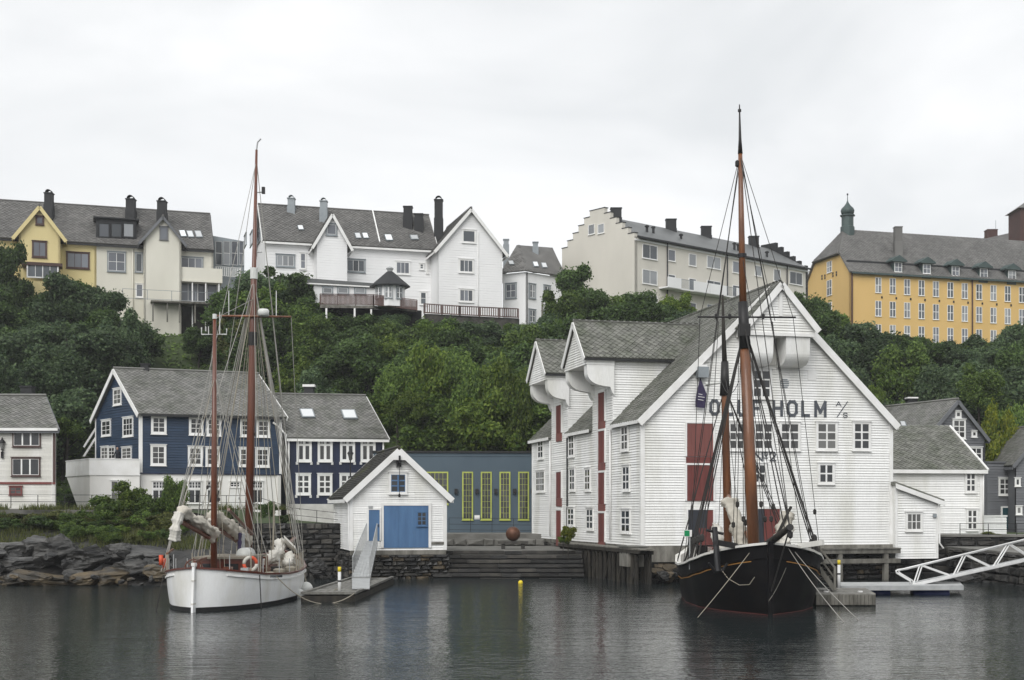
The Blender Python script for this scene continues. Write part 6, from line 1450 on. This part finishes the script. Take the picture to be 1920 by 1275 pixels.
# ---- white ketch, stern towards us
KO, KH = V(-12.35, 51.9, 0), (.064, .998); W = frame(KO, KH); ke = thing('ketch', 'white double-ended wooden ketch with two varnished masts, moored by the dock', 'sailboat', W=W)
hu = Hull(14.6, [(0, .06), (.015, .45), (.04, .95), (.09, 1.5), (.17, 1.95), (.3, 2.28), (.5, 2.35), (.7, 2.1), (.84, 1.5), (.94, .7), (1, .05)], [(0, .03), (.015, .3), (.04, .72), (.09, 1.28), (.17, 1.78), (.3, 2.16), (.5, 2.26), (.7, 1.95), (.84, 1.25), (.94, .5), (1, .02)], [(0, 1.72), (.08, 1.55), (.2, 1.36), (.4, 1.24), (.6, 1.26), (.8, 1.45), (1, 1.95)])
hu.strip(W, lambda t: .17, hu.sheer, 8).build('hull', MT['white_hull'], ke, True)
hu.strip(W, lambda t: -.5, lambda t: .17, 4, o=.002).build('boot_top', MT['boot_black'], ke, True)
hu.caprail(W, .15, .07, 'cap_rail', MT['mahogany'], ke)
hu.caprail(W, .07, .07, 'rub_rail', MT['white_trim'], ke, -.2, tr=(.05, .97), o=.02)
hu.strip(W, lambda t: hu.sheer(t) - .35, lambda t: hu.sheer(t), 2, o=-.07).build('bulwark', MT['white_old'], ke)
hu.deck(W, .34).build('deck', MT['deck_wood'], ke)
K = lambda x, y, z: W @ V(x, y, z)
m = MB(); m.hexa([K(-.42, -.035, -.5), K(.02, -.035, -.5), K(.02, .035, -.5), K(-.42, .035, -.5), K(-.2, -.05, 1.8), K(.05, -.05, 1.8), K(.05, .05, 1.8), K(-.2, .05, 1.8)]); ru = m.build('rudder', MT['white_hull'], ke)
MB().box((-.24, -.07, 1.8), (.06, .07, 1.92), W).build('rudder_head', MT['white_trim'], ru); MB().beam(K(-.05, 0, 1.95), K(1.5, 0, 2.05), .08, .1).build('tiller', MT['varnish'], ru)
MB().box((-.36, -.05, .3), (.05, .05, .36), W).build('pintle', MT['white_old'], ru); MB().box((-.28, -.06, 1.2), (.06, .06, 1.26), W).build('pintle', MT['white_old'], ru)
# deckhouse
m = MB().box((3.4, -.95, .85), (6.9, .95, 1.95), W); dh = m.build('deckhouse', MT['mahogany'], ke)
MB().box((3.25, -1.08, 1.95), (7.05, 1.08, 2.03), W).build('coach_roof', MT['deck_wood'], dh)
for i in range(4):
    for s in (-1, 1): MB().tube([K(3.9 + i * .85, s * .94, 1.5), K(3.9 + i * .85, s * .975, 1.5)], .14, 12).build('porthole', MT['glass_dark'], dh)
for y in (-.5, .5): MB().box((3.36, y - .3, 1.3), (3.4, y + .3, 1.75), W).build('window', MT['glass_dark'], dh)
MB().box((9.2, -.6, .85), (11.0, .6, 1.45), W).build('fore_hatch', MT['mahogany'], ke); MB().box((1.2, -.75, 1.0), (2.3, .75, 1.55), W).build('cockpit_coaming', MT['mahogany'], ke)
m = MB(); wc = K(1.0, .35, 1.65); pts = [wc + W.to_3x3() @ V(0, math.cos(a) * .36, math.sin(a) * .36) for a in [i * math.pi / 8 for i in range(17)]]; m.tube(pts, .03, 6)
for i in range(4): a = i * math.pi / 4; d = W.to_3x3() @ V(0, math.cos(a) * .42, math.sin(a) * .42); m.tube([wc - d, wc + d], .018, 5)
m.build('steering_wheel', MT['varnish'], ke)
m = MB().tube([K(5.0, -.55, 2.06), K(6.0, -.55, 2.06)], .3, 14); m.build('life_raft_canister', MT['fender'], ke, True)
c = K(3.2, -1.35, 1.75); pts = [c + V(math.cos(a) * .24, math.cos(a) * .12, math.sin(a) * .27) for a in [i * math.pi / 8 for i in range(17)]]
for i in range(4): MB().tube(pts[i * 4:i * 4 + 5], .075, 8).build('life_ring', MT['orange'] if i % 2 == 0 else MT['canvas_white'], ke, True)
for x, z in ((2.4, 1.6), (2.0, 1.75)): MB().tube([K(x, 2.0, z), K(x, 2.0, z + .4)], .09, 8).build('signal_light', MT['orange'], ke, True)
for x in (.9, 2.9, 4.6, 6.3, 9.9, 11.3, 12.6):
    for s in (-1, 1): t = x / 14.6; p = K(x, s * (hu.hb(t, hu.sheer(t)) - .06), hu.sheer(t)); MB().tube([p, p + V(0, 0, .62)], .02, 5).build('stanchion', MT['gal'], ke)
# masts and spars
mz, mn = K(2.75, .05, .9), K(8.35, .12, .9); mzt, mnt = at(402.5, 598, 54.6), at(481, 281, 60.2)
def along(a, b, z): return a.lerp(b, (z - a.z) / (b.z - a.z))
MB().tube([mz, along(mz, mzt, 6), mzt], [.135, .12, .07], 12).build('mizzen_mast', MT['varnish'], ke, True)
MB().tube([mn, along(mn, mnt, 9), along(mn, mnt, 14.6), along(mn, mnt, 14.7), mnt], [.19, .175, .14, .11, .055], 12).build('main_mast', MT['varnish'], ke, True)
MB().tube([along(mn, mnt, 14.4), along(mn, mnt, 14.9)], .17, 10).build('mast_band', MT['fender'], ke)
MB().tube([along(mn, mnt, 11.4), along(mn, mnt, 12.0)], .195, 10).build('mast_band', MT['spar_black'], ke)
MB().tube([mnt, mnt + V(.05, 0, .35), mnt + V(.2, 0, .5)], .035, 6).build('wind_vane', MT['gal'], ke); MB().tube([mzt, mzt + V(0, 0, .2)], .09, 8).build('mast_cap', MT['fender'], ke)
y0, y1 = at(404, 592, 60), at(546, 594, 60); MB().tube([y0, y0.lerp(y1, .5), y1], [.04, .06, .04], 8).build('yard', MT['mast_wood'], ke, True)
c = at(494, 588, 59.7); MB().lathe(c, [(.1, -.12), (.25, -.1), (.26, .12), (.2, .2), (.02, .22)], 14).build('radar_dome', MT['fender'], ke, True)
for px in (429, 518): MB().tube([at(px, 592, 60), at(px, 545, 60)], .022, 5).build('whip_antenna', MT['fender'], ke)
c = along(mn, mnt, 18.3); MB().tube([c, c + V(.3, 0, .02)], .03, 5).build('light_arm', MT['gal'], ke); MB().box((c.x + .28, c.y - .07, c.z - .05), (c.x + .42, c.y + .07, c.z + .25)).build('mast_light', MT['iron'], ke)
c = along(mn, mnt, 15.6); MB().tube([c, c + V(.35, 0, .02)], .03, 5).build('light_arm', MT['gal'], ke)
c = at(402, 627, 54.6)
MB().tube([at(378, 614, 54.6), at(378, 627, 54.6), at(425, 627, 54.6), at(425, 616, 54.6)], .03, 6).build('antenna_bracket', MT['fender'], ke)
for px, y in ((391, 612), (412, 585)): MB().tube([at(px, 627, 54.6), at(px, y, 54.6)], .02, 5).build('whip_antenna', MT['fender'], ke)
b0_, b1_ = K(2.5, 0, 2.75), K(-.9, .3, 3.55); MB().tube([b0_, b1_], .09, 8).build('mizzen_boom', MT['varnish'], ke)
lumpy(ke, [b0_ + V(0, 0, .15), b0_.lerp(b1_, .3) + V(0, 0, .3), b0_.lerp(b1_, .65) + V(0, 0, .34), b1_ + V(0, 0, .42)], .3, MT['canvas'], 2.2); lumpy(ke, [b1_ + V(0, 0, .35), b1_ + V(-.12, -.2, -.25), b1_ + V(-.22, -.1, -.75)], .2, MT['canvas_white'], 5.1)
b0_, b1_ = K(7.9, .1, 2.35), K(3.1, .25, 3.35); MB().tube([b0_, b1_], .1, 8).build('main_boom', MT['varnish'], ke)
lumpy(ke, [b0_ + V(0, 0, .12), b0_.lerp(b1_, .25) + V(0, 0, .3), b0_.lerp(b1_, .55) + V(0, 0, .36), b1_ + V(0, 0, .4)], .36, MT['canvas'], 7.7); lumpy(ke, [b1_ + V(0, 0, .3), b1_ + V(-.05, .3, -.2), b1_ + V(-.2, .45, -.5)], .2, MT['canvas_white'], 3.1)
g0_, g1_ = K(7.9, -.2, 2.9), K(4.4, -.1, 4.0); MB().tube([g0_, g1_], .07, 8).build('gaff', MT['varnish'], ke)
lumpy(ke, [K(9.6, -.5, 1.65), K(10.8, -.55, 1.85), K(12.0, -.45, 2.05), K(13.2, -.3, 2.5)], .27, MT['canvas_white'], 9.3, 'furled_jib'); lumpy(ke, [K(10.6, -1.1, 1.45), K(11.4, -1.1, 1.75), K(12.2, -.95, 1.75)], .26, MT['canvas_white'], 4.4, 'sail_bag')
m = MB(); m.extrude([K(12.4, -1.15, 2.2), K(12.5, -.55, 2.75), K(13.0, -.5, 2.35), K(12.9, -1.1, 1.95)], V(.05, -.3, -.1)); m.build('folded_awning', MT['canvas_white'], ke)
for i, (x, y, z, a, b, c_, mt_) in enumerate(((2.6, .9, 1.15, .5, .35, .45, 'mahogany'), (7.4, -.9, 1.0, .5, .4, .4, 'varnish'), (7.3, .8, 1.0, .6, .4, .5, 'mahogany'), (3.0, -1.2, 1.1, .4, .3, .5, 'gal'), (8.9, .9, 1.0, .5, .5, .35, 'canvas'), (9.0, -1.0, 1.0, .4, .4, .4, 'rig_dark'), (1.5, -.9, 1.35, .35, .3, .35, 'varnish'), (6.2, 1.2, 1.0, .5, .3, .45, 'timber_dark'), (11.2, .6, 1.3, .5, .5, .4, 'mahogany'))):
    MB().box((x - a / 2, y - b / 2, z - .2), (x + a / 2, y + b / 2, z + c_), W).build('deck_box', MT[mt_], ke)
for x, y, z in ((2.3, -1.3, 1.35), (7.9, -1.4, 1.2), (8.4, 1.4, 1.2), (5.8, -1.5, 1.15), (10.2, -1.4, 1.2), (4.4, 1.5, 1.1)): MB().lathe(K(x, y, z), [(.16, -.1), (.24, -.05), (.26, .1), (.14, .16), (.1, .05)], 10).build('rope_coil', MT['rope'], ke)
for x, y in ((7.6, .9), (7.6, -.9), (9.0, .6), (9.0, -.6)): MB().tube([K(x, y, .9), K(x, y, 1.9)], .05, 6).build('pin_rail_post', MT['varnish'], ke)
MB().beam(K(7.6, -.9, 1.85), K(7.6, .9, 1.85), .09, .09).build('pin_rail', MT['varnish'], ke)
MB().beam(K(.6, 1.3, 2.25), K(3.4, 1.95, 2.35), .07, .07).build('boathook', MT['mast_wood'], ke)
bs0, bs1 = K(13.2, 0, 1.85), K(17.6, .1, 2.5); MB().tube([bs0, bs1], [.14, .09], 10).build('bowsprit', MT['varnish'], ke)
for px, y0_, y1_, Y in ((512, 1035, 940, 63),): MB().tube([at(px, y0_, Y), at(px + 2, y1_, Y)], .045, 6).build('spar', MT['rope'], ke)
MB().tube([K(6.2, -.2, 1.9), K(6.2, -.2, 2.95)], .12, 10).build('stove_pipe', MT['gal'], ke); lumpy(ke, [K(5.4, -.3, 2.2), K(5.4, -.32, 3.0)], .1, MT['flag'], 1.7, 'rolled_flag', 8)
# rigging
WI, RO = MT['wire'], MT['rope']
hz = along(mz, mzt, 9.6)
for x in (1.9, 2.5, 3.1):
    for s in (-1, 1): t = x / 14.6; e_ = K(x, s * hu.hb(t, hu.sheer(t)), hu.sheer(t)); rig(ke, hz, e_ + V(0, 0, .8), .016, WI); rig(ke, e_ + V(0, 0, .8), e_, .03, RO, 'lanyard')
hm_ = along(mn, mnt, 14.4)
for x in (7.3, 8.0, 8.7, 9.4):
    for s in (-1, 1): t = x / 14.6; e_ = K(x, s * hu.hb(t, hu.sheer(t)), hu.sheer(t)); rig(ke, hm_, e_ + V(0, 0, .8), .017, WI); rig(ke, e_ + V(0, 0, .8), e_, .03, RO, 'lanyard')
for s in (-1, 1): rig(ke, along(mn, mnt, 19.8), K(8.2, s * 2.3, 1.3), .015, WI, 'topmast_shroud')
for p, q, r_ in ((along(mn, mnt, 14.5), bs1, .018), (along(mn, mnt, 19.9), bs1, .015), (along(mn, mnt, 14.4), K(13.4, 0, 2.0), .018), (mzt, along(mn, mnt, 13.5), .013), (along(mn, mnt, 19.7), K(1.2, 1.6, 1.6), .014), (along(mn, mnt, 14.4), K(2.0, -2.0, 1.5), .015), (along(mn, mnt, 14.4), K(2.0, 2.0, 1.5), .015), (bs1, K(14.5, 0, .3), .02)): rig(ke, p, q, r_, WI, 'stay')
for dx, dy in ((-.35, .25), (-.2, -.3), (.1, .4), (.3, -.35), (.45, .1), (-.5, 0), (-.75, .2), (.7, -.2), (.9, .1), (-.95, -.1)): rig(ke, along(mn, mnt, 13.2) + V(dx * .2, 0, 0), mn + V(dx * 2.4, dy, .7), .014, RO, 'halyard')
for dx, dy in ((-.3, .2), (.25, -.2), (.1, .3)): rig(ke, along(mz, mzt, 9.2), mz + V(dx * 2, dy, .6), .013, RO, 'halyard')
rig(ke, y1, K(9.4, -2.2, 1.4), .013, WI, 'flag_halyard'); rig(ke, y1.lerp(y0, .25), K(8.6, -2.25, 1.4), .013, WI, 'flag_halyard'); rig(ke, y0, K(7.0, 2.2, 1.4), .013, WI, 'flag_halyard')
rig(ke, along(mz, mzt, 9.4), K(-.9, .3, 3.6), .014, RO, 'topping_lift'); rig(ke, along(mn, mnt, 13.8), K(3.1, .25, 3.4), .014, RO, 'topping_lift')
for z, x in ((5.2, 8), (7.4, 8), (4.4, 2.6)):
    q = along(mn if x > 5 else mz, mnt if x > 5 else mzt, z); blockp(ke, q + V(.22, -.1, 0), MT['rig_dark'], .05); blockp(ke, q + V(-.25, -.1, .5), MT['rig_dark'], .05)
for p, q, lab in ((K(.8, 1.5, 1.4), K(.6, 1.75, -.1), None), (K(2.0, -2.05, 1.35), K(2.1, -2.1, -.1), None)): rig(ke, p, q, .022, MT['rig_dark'], 'rope_end')
def rope(label, p, q, sag, r=.025, mat=None):
    m = MB(); pts = [p.lerp(q, i / 14) - V(0, 0, sag * 4 * (i / 14) * (1 - i / 14)) for i in range(15)]; W0 = Matrix.Translation(p)
    return tag(link('mooring_rope', m.tube(pts, r, 6).mesh('mooring_rope', mat or MT['rope'], True, W0.inverted()), None, W0), label, 'rope')
rope('sagging mooring rope from the ketch side to the dock edge', K(3.8, -2.3, 1.2), at(664, 1113, 57.7), .75, .022, MT['rope']); rope('mooring rope hanging from the ketch bow to the dock', at(533, 1083, 62.5), at(640, 1100, 60), .5, .022)
# name strokes on the stern quarter
for i in range(11):
    t = .24 + i * .0085; z = hu.sheer(t) - .13; p = K(t * 14.6, -hu.hb(t, z) - .012, z); MB().box((p.x - .035, p.y - .02, p.z - .055), (p.x + .02, p.y + .01, p.z + .055)).build('name_letter', MT['letter'], ke)

# ---- black ship, bow towards us
SO, SH = V(9.72, 50.2, 0), (.06, .998); W2 = frame(SO, SH); sh = thing('sailing_ship', 'black wooden sailing ship with two orange-brown masts moored before the warehouse', 'sailing ship', W=W2)
Ls = 18.5
h2 = Hull(Ls, [(0, .1), (.012, .5), (.035, 1.08), (.075, 1.7), (.13, 2.2), (.22, 2.58), (.4, 2.78), (.6, 2.75), (.8, 2.5), (.95, 1.8), (1, 1.5)], [(0, .04), (.02, .14), (.05, .5), (.09, 1.05), (.15, 1.7), (.24, 2.3), (.4, 2.65), (.6, 2.6), (.8, 1.95), (.95, .8), (1, .4)], [(0, 2.72), (.04, 2.56), (.1, 2.32), (.18, 2.05), (.3, 1.78), (.45, 1.58), (.65, 1.55), (.85, 1.8), (1, 2.1)], 1.3)
K2 = lambda x, y, z: W2 @ V(x, y, z)
h2.strip(W2, lambda t: .02, h2.sheer, 9).build('hull', MT['black_hull'], sh, True); h2.strip(W2, lambda t: -.6, lambda t: .02, 4, o=.002).build('boot_top', MT['boot_red'], sh, True)
h2.caprail(W2, .26, .09, 'cap_rail', MT['white_old'], sh)
h2.caprail(W2, .035, .035, 'gold_line', MT['gold'], sh, -.62, o=.012, tr=(.02, .95)); h2.caprail(W2, .09, .1, 'rub_rail', MT['black_hull'], sh, -.5, o=.015)
h2.strip(W2, lambda t: h2.sheer(t) - .7, lambda t: h2.sheer(t) - .02, 2, o=-.12).build('bulwark', MT['white_old'], sh); h2.deck(W2, .7, inset=.12).build('deck', MT['deck_wood'], sh)
m = MB(); z = 2.1; m.add([K2(Ls, 1.5, 2.1), K2(Ls, -1.5, 2.1), K2(Ls, -.6, -.3), K2(Ls, .6, -.3)], [(0, 1, 2, 3)]); m.build('transom', MT['black_hull'], sh)
MB().hexa([K2(-.12, -.07, -.5), K2(.1, -.07, -.5), K2(.1, .07, -.5), K2(-.12, .07, -.5), K2(-.3, -.09, 2.8), K2(.1, -.09, 2.8), K2(.1, .09, 2.8), K2(-.3, .09, 2.8)]).build('stem', MT['black_hull'], sh)
bp0, bp1 = K2(1.6, .15, 2.45), at(1481, 989, 48.3); MB().tube([bp0, bp1], [.17, .11], 10).build('bowsprit', MT['timber_dark'], sh, True); MB().tube([bp1 - (bp1 - bp0).normalized() * .1, bp1 + (bp1 - bp0).normalized() * .04], .135, 10).build('bowsprit_cap', MT['spar_black'], sh)
blockp(sh, bp1 + V(.02, 0, -.26), MT['spar_black'], .09)
MB().box((.9, -.75, 2.0), (1.5, .75, 2.6), W2).build('windlass', MT['timber_dark'], sh); MB().tube([K2(1.2, -1.1, 2.45), K2(1.2, 1.1, 2.45)], .2, 12).build('windlass_drum', MT['iron'], sh)
MB().box((6.6, -1.2, 1.0), (9.6, 1.2, 1.9), W2).build('deckhouse', MT['white_old'], sh); MB().box((12, -1.1, 1.0), (14.4, 1.1, 2.2), W2).build('aft_house', MT['mahogany'], sh)
# anchor on the starboard bow
a0 = K2(1.4, 1.95, 3.3); a1 = K2(.95, 1.85, 1.6); an = MB().tube([a0, a1], [.11, .13], 8).build('anchor', MT['iron'], sh)
MB().tube([a0 + V(-.35, -.2, -.1), a0 + V(.35, .2, -.25)], .06, 6).build('anchor_stock', MT['iron'], an); MB().tube([a1 + V(-.4, -.2, .35), a1 + V(-.15, -.05, .02), a1 + V(.15, .05, .02), a1 + V(.4, .2, .35)], [.04, .08, .08, .04], 7).build('anchor_arms', MT['iron'], an)
for s in (1, -1): MB().beam(K2(.8, s * 1.2, 2.6), K2(.2, s * 2.0, 2.75), .2, .2).build('cathead', MT['white_old'] if s < 0 else MT['spar_black'], sh)
# masts
fm0, fm1, fm2 = K2(3.9, .1, 1.4), at(1392.5, 560, 54), at(1386.5, 196, 54); f_ = lambda z: fm0.lerp(fm1, (z - fm0.z) / (fm1.z - fm0.z)) if z < fm1.z else fm1.lerp(fm2, (z - fm1.z) / (fm2.z - fm1.z))
zc = 11.4
MB().tube([fm0, f_(6), f_(zc)], [.245, .235, .205], 14).build('fore_mast', MT['mast_wood'], sh, True)
MB().tube([f_(zc - .9) + V(0, -.03, 0), f_(zc + 1.0)], [.225, .2], 12).build('mast_doubling', MT['spar_black'], sh, True); MB().box((-.22, -.24, -.24), (.22, .24, .24), Matrix.Translation(f_(zc - .15))).build('mast_cap', MT['spar_black'], sh)
MB().tube([f_(zc + .7), f_(15.5), f_(18.6)], [.155, .12, .085], 12).build('topmast', MT['mast_wood'], sh, True); MB().tube([f_(18.4), f_(19.0), fm2], [.1, .06, .022], 10).build('pole_head', MT['spar_black'], sh, True)
MB().tube([f_(14.2), f_(14.35)], .19, 10).build('mast_hoop', MT['iron'], sh); blockp(sh, f_(18.0) + V(-.13, 0, 0), MT['spar_black'], .09); MB().tube([f_(20.1), f_(20.2)], .07, 8).build('truck', MT['spar_black'], sh)
cy0, cy1 = at(1308, 594, 54), at(1492, 595, 54); MB().tube([cy0, cy1], .04, 7).build('crosstree', MT['spar_black'], sh)
for px in (1343, 1368, 1431): blockp(sh, at(px, 593, 53.9), MT['spar_black'], .07)
mm0, mm1, mm2 = K2(11.9, .35, 1.2), at(1359, 730, 62), at(1355, 553, 62); g_f = lambda z: mm0.lerp(mm1, (z - mm0.z) / (mm1.z - mm0.z))
MB().tube([mm0, mm1, mm1 + V(0, 0, .8)], [.2, .17, .15], 12).build('main_mast', MT['mast_wood'], sh, True); MB().tube([mm1 - V(0, 0, .3), mm1 + V(0, 0, 1.3)], [.24, .17], 10).build('mast_doubling', MT['spar_black'], sh, True)
MB().tube([mm1 + V(0, 0, 1.0), mm1.lerp(mm2, .6), mm2], [.13, .09, .04], 10).build('topmast', MT['timber_dark'], sh, True); MB().tube([mm1 + V(-.9, 0, .25), mm1 + V(-.15, 0, .3)], [.09, .05], 8).build('spotlight', MT['fender'], sh)
# booms and sails
lumpy(sh, [K2(5.6, .4, 2.1), K2(6.2, .5, 3.2), K2(7.4, .8, 4.4)], .36, MT['canvas'], 1.3); lumpy(sh, [K2(3.2, -.5, 2.2), K2(2.7, -.85, 3.0), K2(3.0, -1.1, 3.9)], .33, MT['canvas'], 6.6); lumpy(sh, [K2(2.2, -.3, 2.35), K2(2.4, -.9, 2.7), K2(2.8, -1.2, 3.4)], .2, MT['canvas_white'], 8.2)
lumpy(sh, [K2(5, 1.3, 2.1), K2(5.2, 1.5, 2.9), K2(6, 1.45, 3.3)], .26, MT['canvas_white'], 2.9); lumpy(sh, [K2(3, 1.0, 2.15), K2(3.4, 1.6, 2.2), K2(4.4, 1.8, 2.0)], .24, MT['canvas_white'], 4.9, 'tarpaulin')
MB().tube([K2(4.3, .1, 2.4), K2(10.5, .5, 4.6)], .09, 8).build('boom', MT['mast_wood'], sh); MB().tube([K2(2.0, -.3, 2.5), K2(2.9, -1.2, 4.1)], .06, 7).build('gaff', MT['timber_dark'], sh)
# rigging
RD = MT['rig_dark']
def rail(x, s): t = x / Ls; return K2(x, s * (h2.hb(t, h2.sheer(t)) + .03), h2.sheer(t))
for x in (3.3, 3.8, 4.4, 5.0, 5.7):
    for s in (1, -1):
        e_ = rail(x, s); q = e_.lerp(f_(zc), .085); rig(sh, f_(zc) + V(0, 0, RN.uniform(-.2, .2)), q, .026, RD); rig(sh, q, e_, .04, RD, 'lanyard'); blockp(sh, q, RD, .1)
for s in (1, -1):
    for x in (6.2, 6.9): rig(sh, f_(18.5), rail(x, s), .016, RD, 'backstay')
    ct = cy0 if s > 0 else cy1
    rig(sh, f_(18.4), ct.lerp(f_(zc), .05), .014, RD, 'topmast_shroud'); rig(sh, f_(18.2), ct.lerp(f_(zc), .4), .014, RD, 'topmast_shroud'); rig(sh, ct.lerp(f_(zc), .05), rail(4.4, s), .014, RD, 'futtock')
    rig(sh, ct.lerp(f_(zc), .45), rail(5.0, s).lerp(f_(3), .25), .014, RD, 'futtock')
for x in (11.3, 12.0, 12.7):
    for s in (1, -1): rig(sh, mm1 + V(0, 0, .1), rail(x, s), .024, RD)
for p, q, r_ in ((f_(zc), bp1, .026), (f_(zc + .2), bp1 + V(-.1, .5, 0), .024), (f_(18.4), bp1, .018), (f_(14.3), bp1, .016), (mm1 + V(0, 0, .6), f_(4.2), .022), (mm2, f_(zc + .3), .014), (bp1, K2(-.1, 0, .8), .03), (f_(11), K2(6.0, 2.6, 1.8), .018)): rig(sh, p, q, r_, RD, 'stay')
for dx, dy in ((-.9, .4), (-.65, -.2), (-.45, .2), (.5, -.1), (.75, .3), (1.0, -.2), (1.3, .1), (-1.2, 0)):
    p, q = f_(zc - .3) + V(dx * .15, 0, 0), fm0 + V(dx * .75, dy, 1.2); rig(sh, p, q, .015, RD, 'halyard'); blockp(sh, p.lerp(q, .86 + .05 * math.sin(dx * 9)), RD, .08)
for dx in (-.5, .3, .6): rig(sh, mm1, mm0 + V(dx, 0, 1.1), .014, RD, 'halyard')
rig(sh, f_(zc - 2.2) + V(-.3, 0, 0), mm1 + V(-.2, 0, .5), .014, RD, 'running_line', .6)
c = rail(4.6, -1); blockp(sh, c + V(-.25, -.1, 2.0), RD, .07)
ch = [K2(1.2, 1.95, 2.0), K2(.75, 1.5, 1.35), K2(.4, 1.1, 1.12), K2(.25, .75, 1.15), K2(.2, .55, 1.45)]
chl = MB()
for a, b in zip(ch, ch[1:]):
    for i in range(7): p, q = a.lerp(b, i / 7), a.lerp(b, (i + .75) / 7); chl.tube([p, q], .016, 5)
chl.build('anchor_chain', MT['rope'], sh)
rope('pale mooring rope from the black ship bow slanting left into the water', K2(.6, .55, 2.55), at(1308, 1158, 48.5), .05, .014, MT['rope'])
rope('mooring rope from the black ship bow slanting right into the water, near one', K2(.5, -.7, 2.6), at(1585, 1170, 47), .12, .015, MT['wire']); rope('mooring rope from the black ship bow slanting right into the water, far one', K2(.8, -.9, 2.55), at(1612, 1165, 48), .1, .015, MT['wire'])
rope('grey rope hanging down the black ship stem', K2(.05, -.6, 1.8), K2(-.25, .1, .55), .1, .014, MT['timber_pale'])
gs2 = thing('green_signal_board', 'white-framed green signal board on a thin pole at the black ship side', 'sign', rail(6.5, 1))
c = at(1290, 1000, 55.5); MB().box((c.x - .17, c.y - .03, c.z - .14), (c.x + .17, c.y + .03, c.z + .14)).build('frame', WT, gs2); MB().box((c.x - .155, c.y - .045, c.z - .12), (c.x + .06, c.y - .03, c.z + .12)).build('panel', MT['green_sign'], gs2); MB().tube([V(c.x + .08, c.y + .05, 1.5), V(c.x + .08, c.y + .05, c.z + .1)], .03, 6).build('pole', MT['gal'], gs2)
rope('dark rope tackle hanging at the left side of the black ship', at(1300, 1000, 56.5), at(1282, 1060, 57.5), .0, .05, RD)

# ------------------------------------------------------------------ damp air
hv = bpy.data.materials.new('damp_air'); hv.use_nodes = True; n = hv.node_tree.nodes; n.clear()
pv_ = n.new('ShaderNodeVolumePrincipled'); pv_.inputs['Color'].default_value = (.93, .95, .97, 1); pv_.inputs['Density'].default_value = .00032; pv_.inputs['Anisotropy'].default_value = .2
ov = n.new('ShaderNodeOutputMaterial'); hv.node_tree.links.new(pv_.outputs[0], ov.inputs['Volume'])
tag(MB().box((-1000, -700, -3), (1000, 800, 60)).build('haze', hv), label='thin damp haze over the harbour and hillside', kind='stuff')
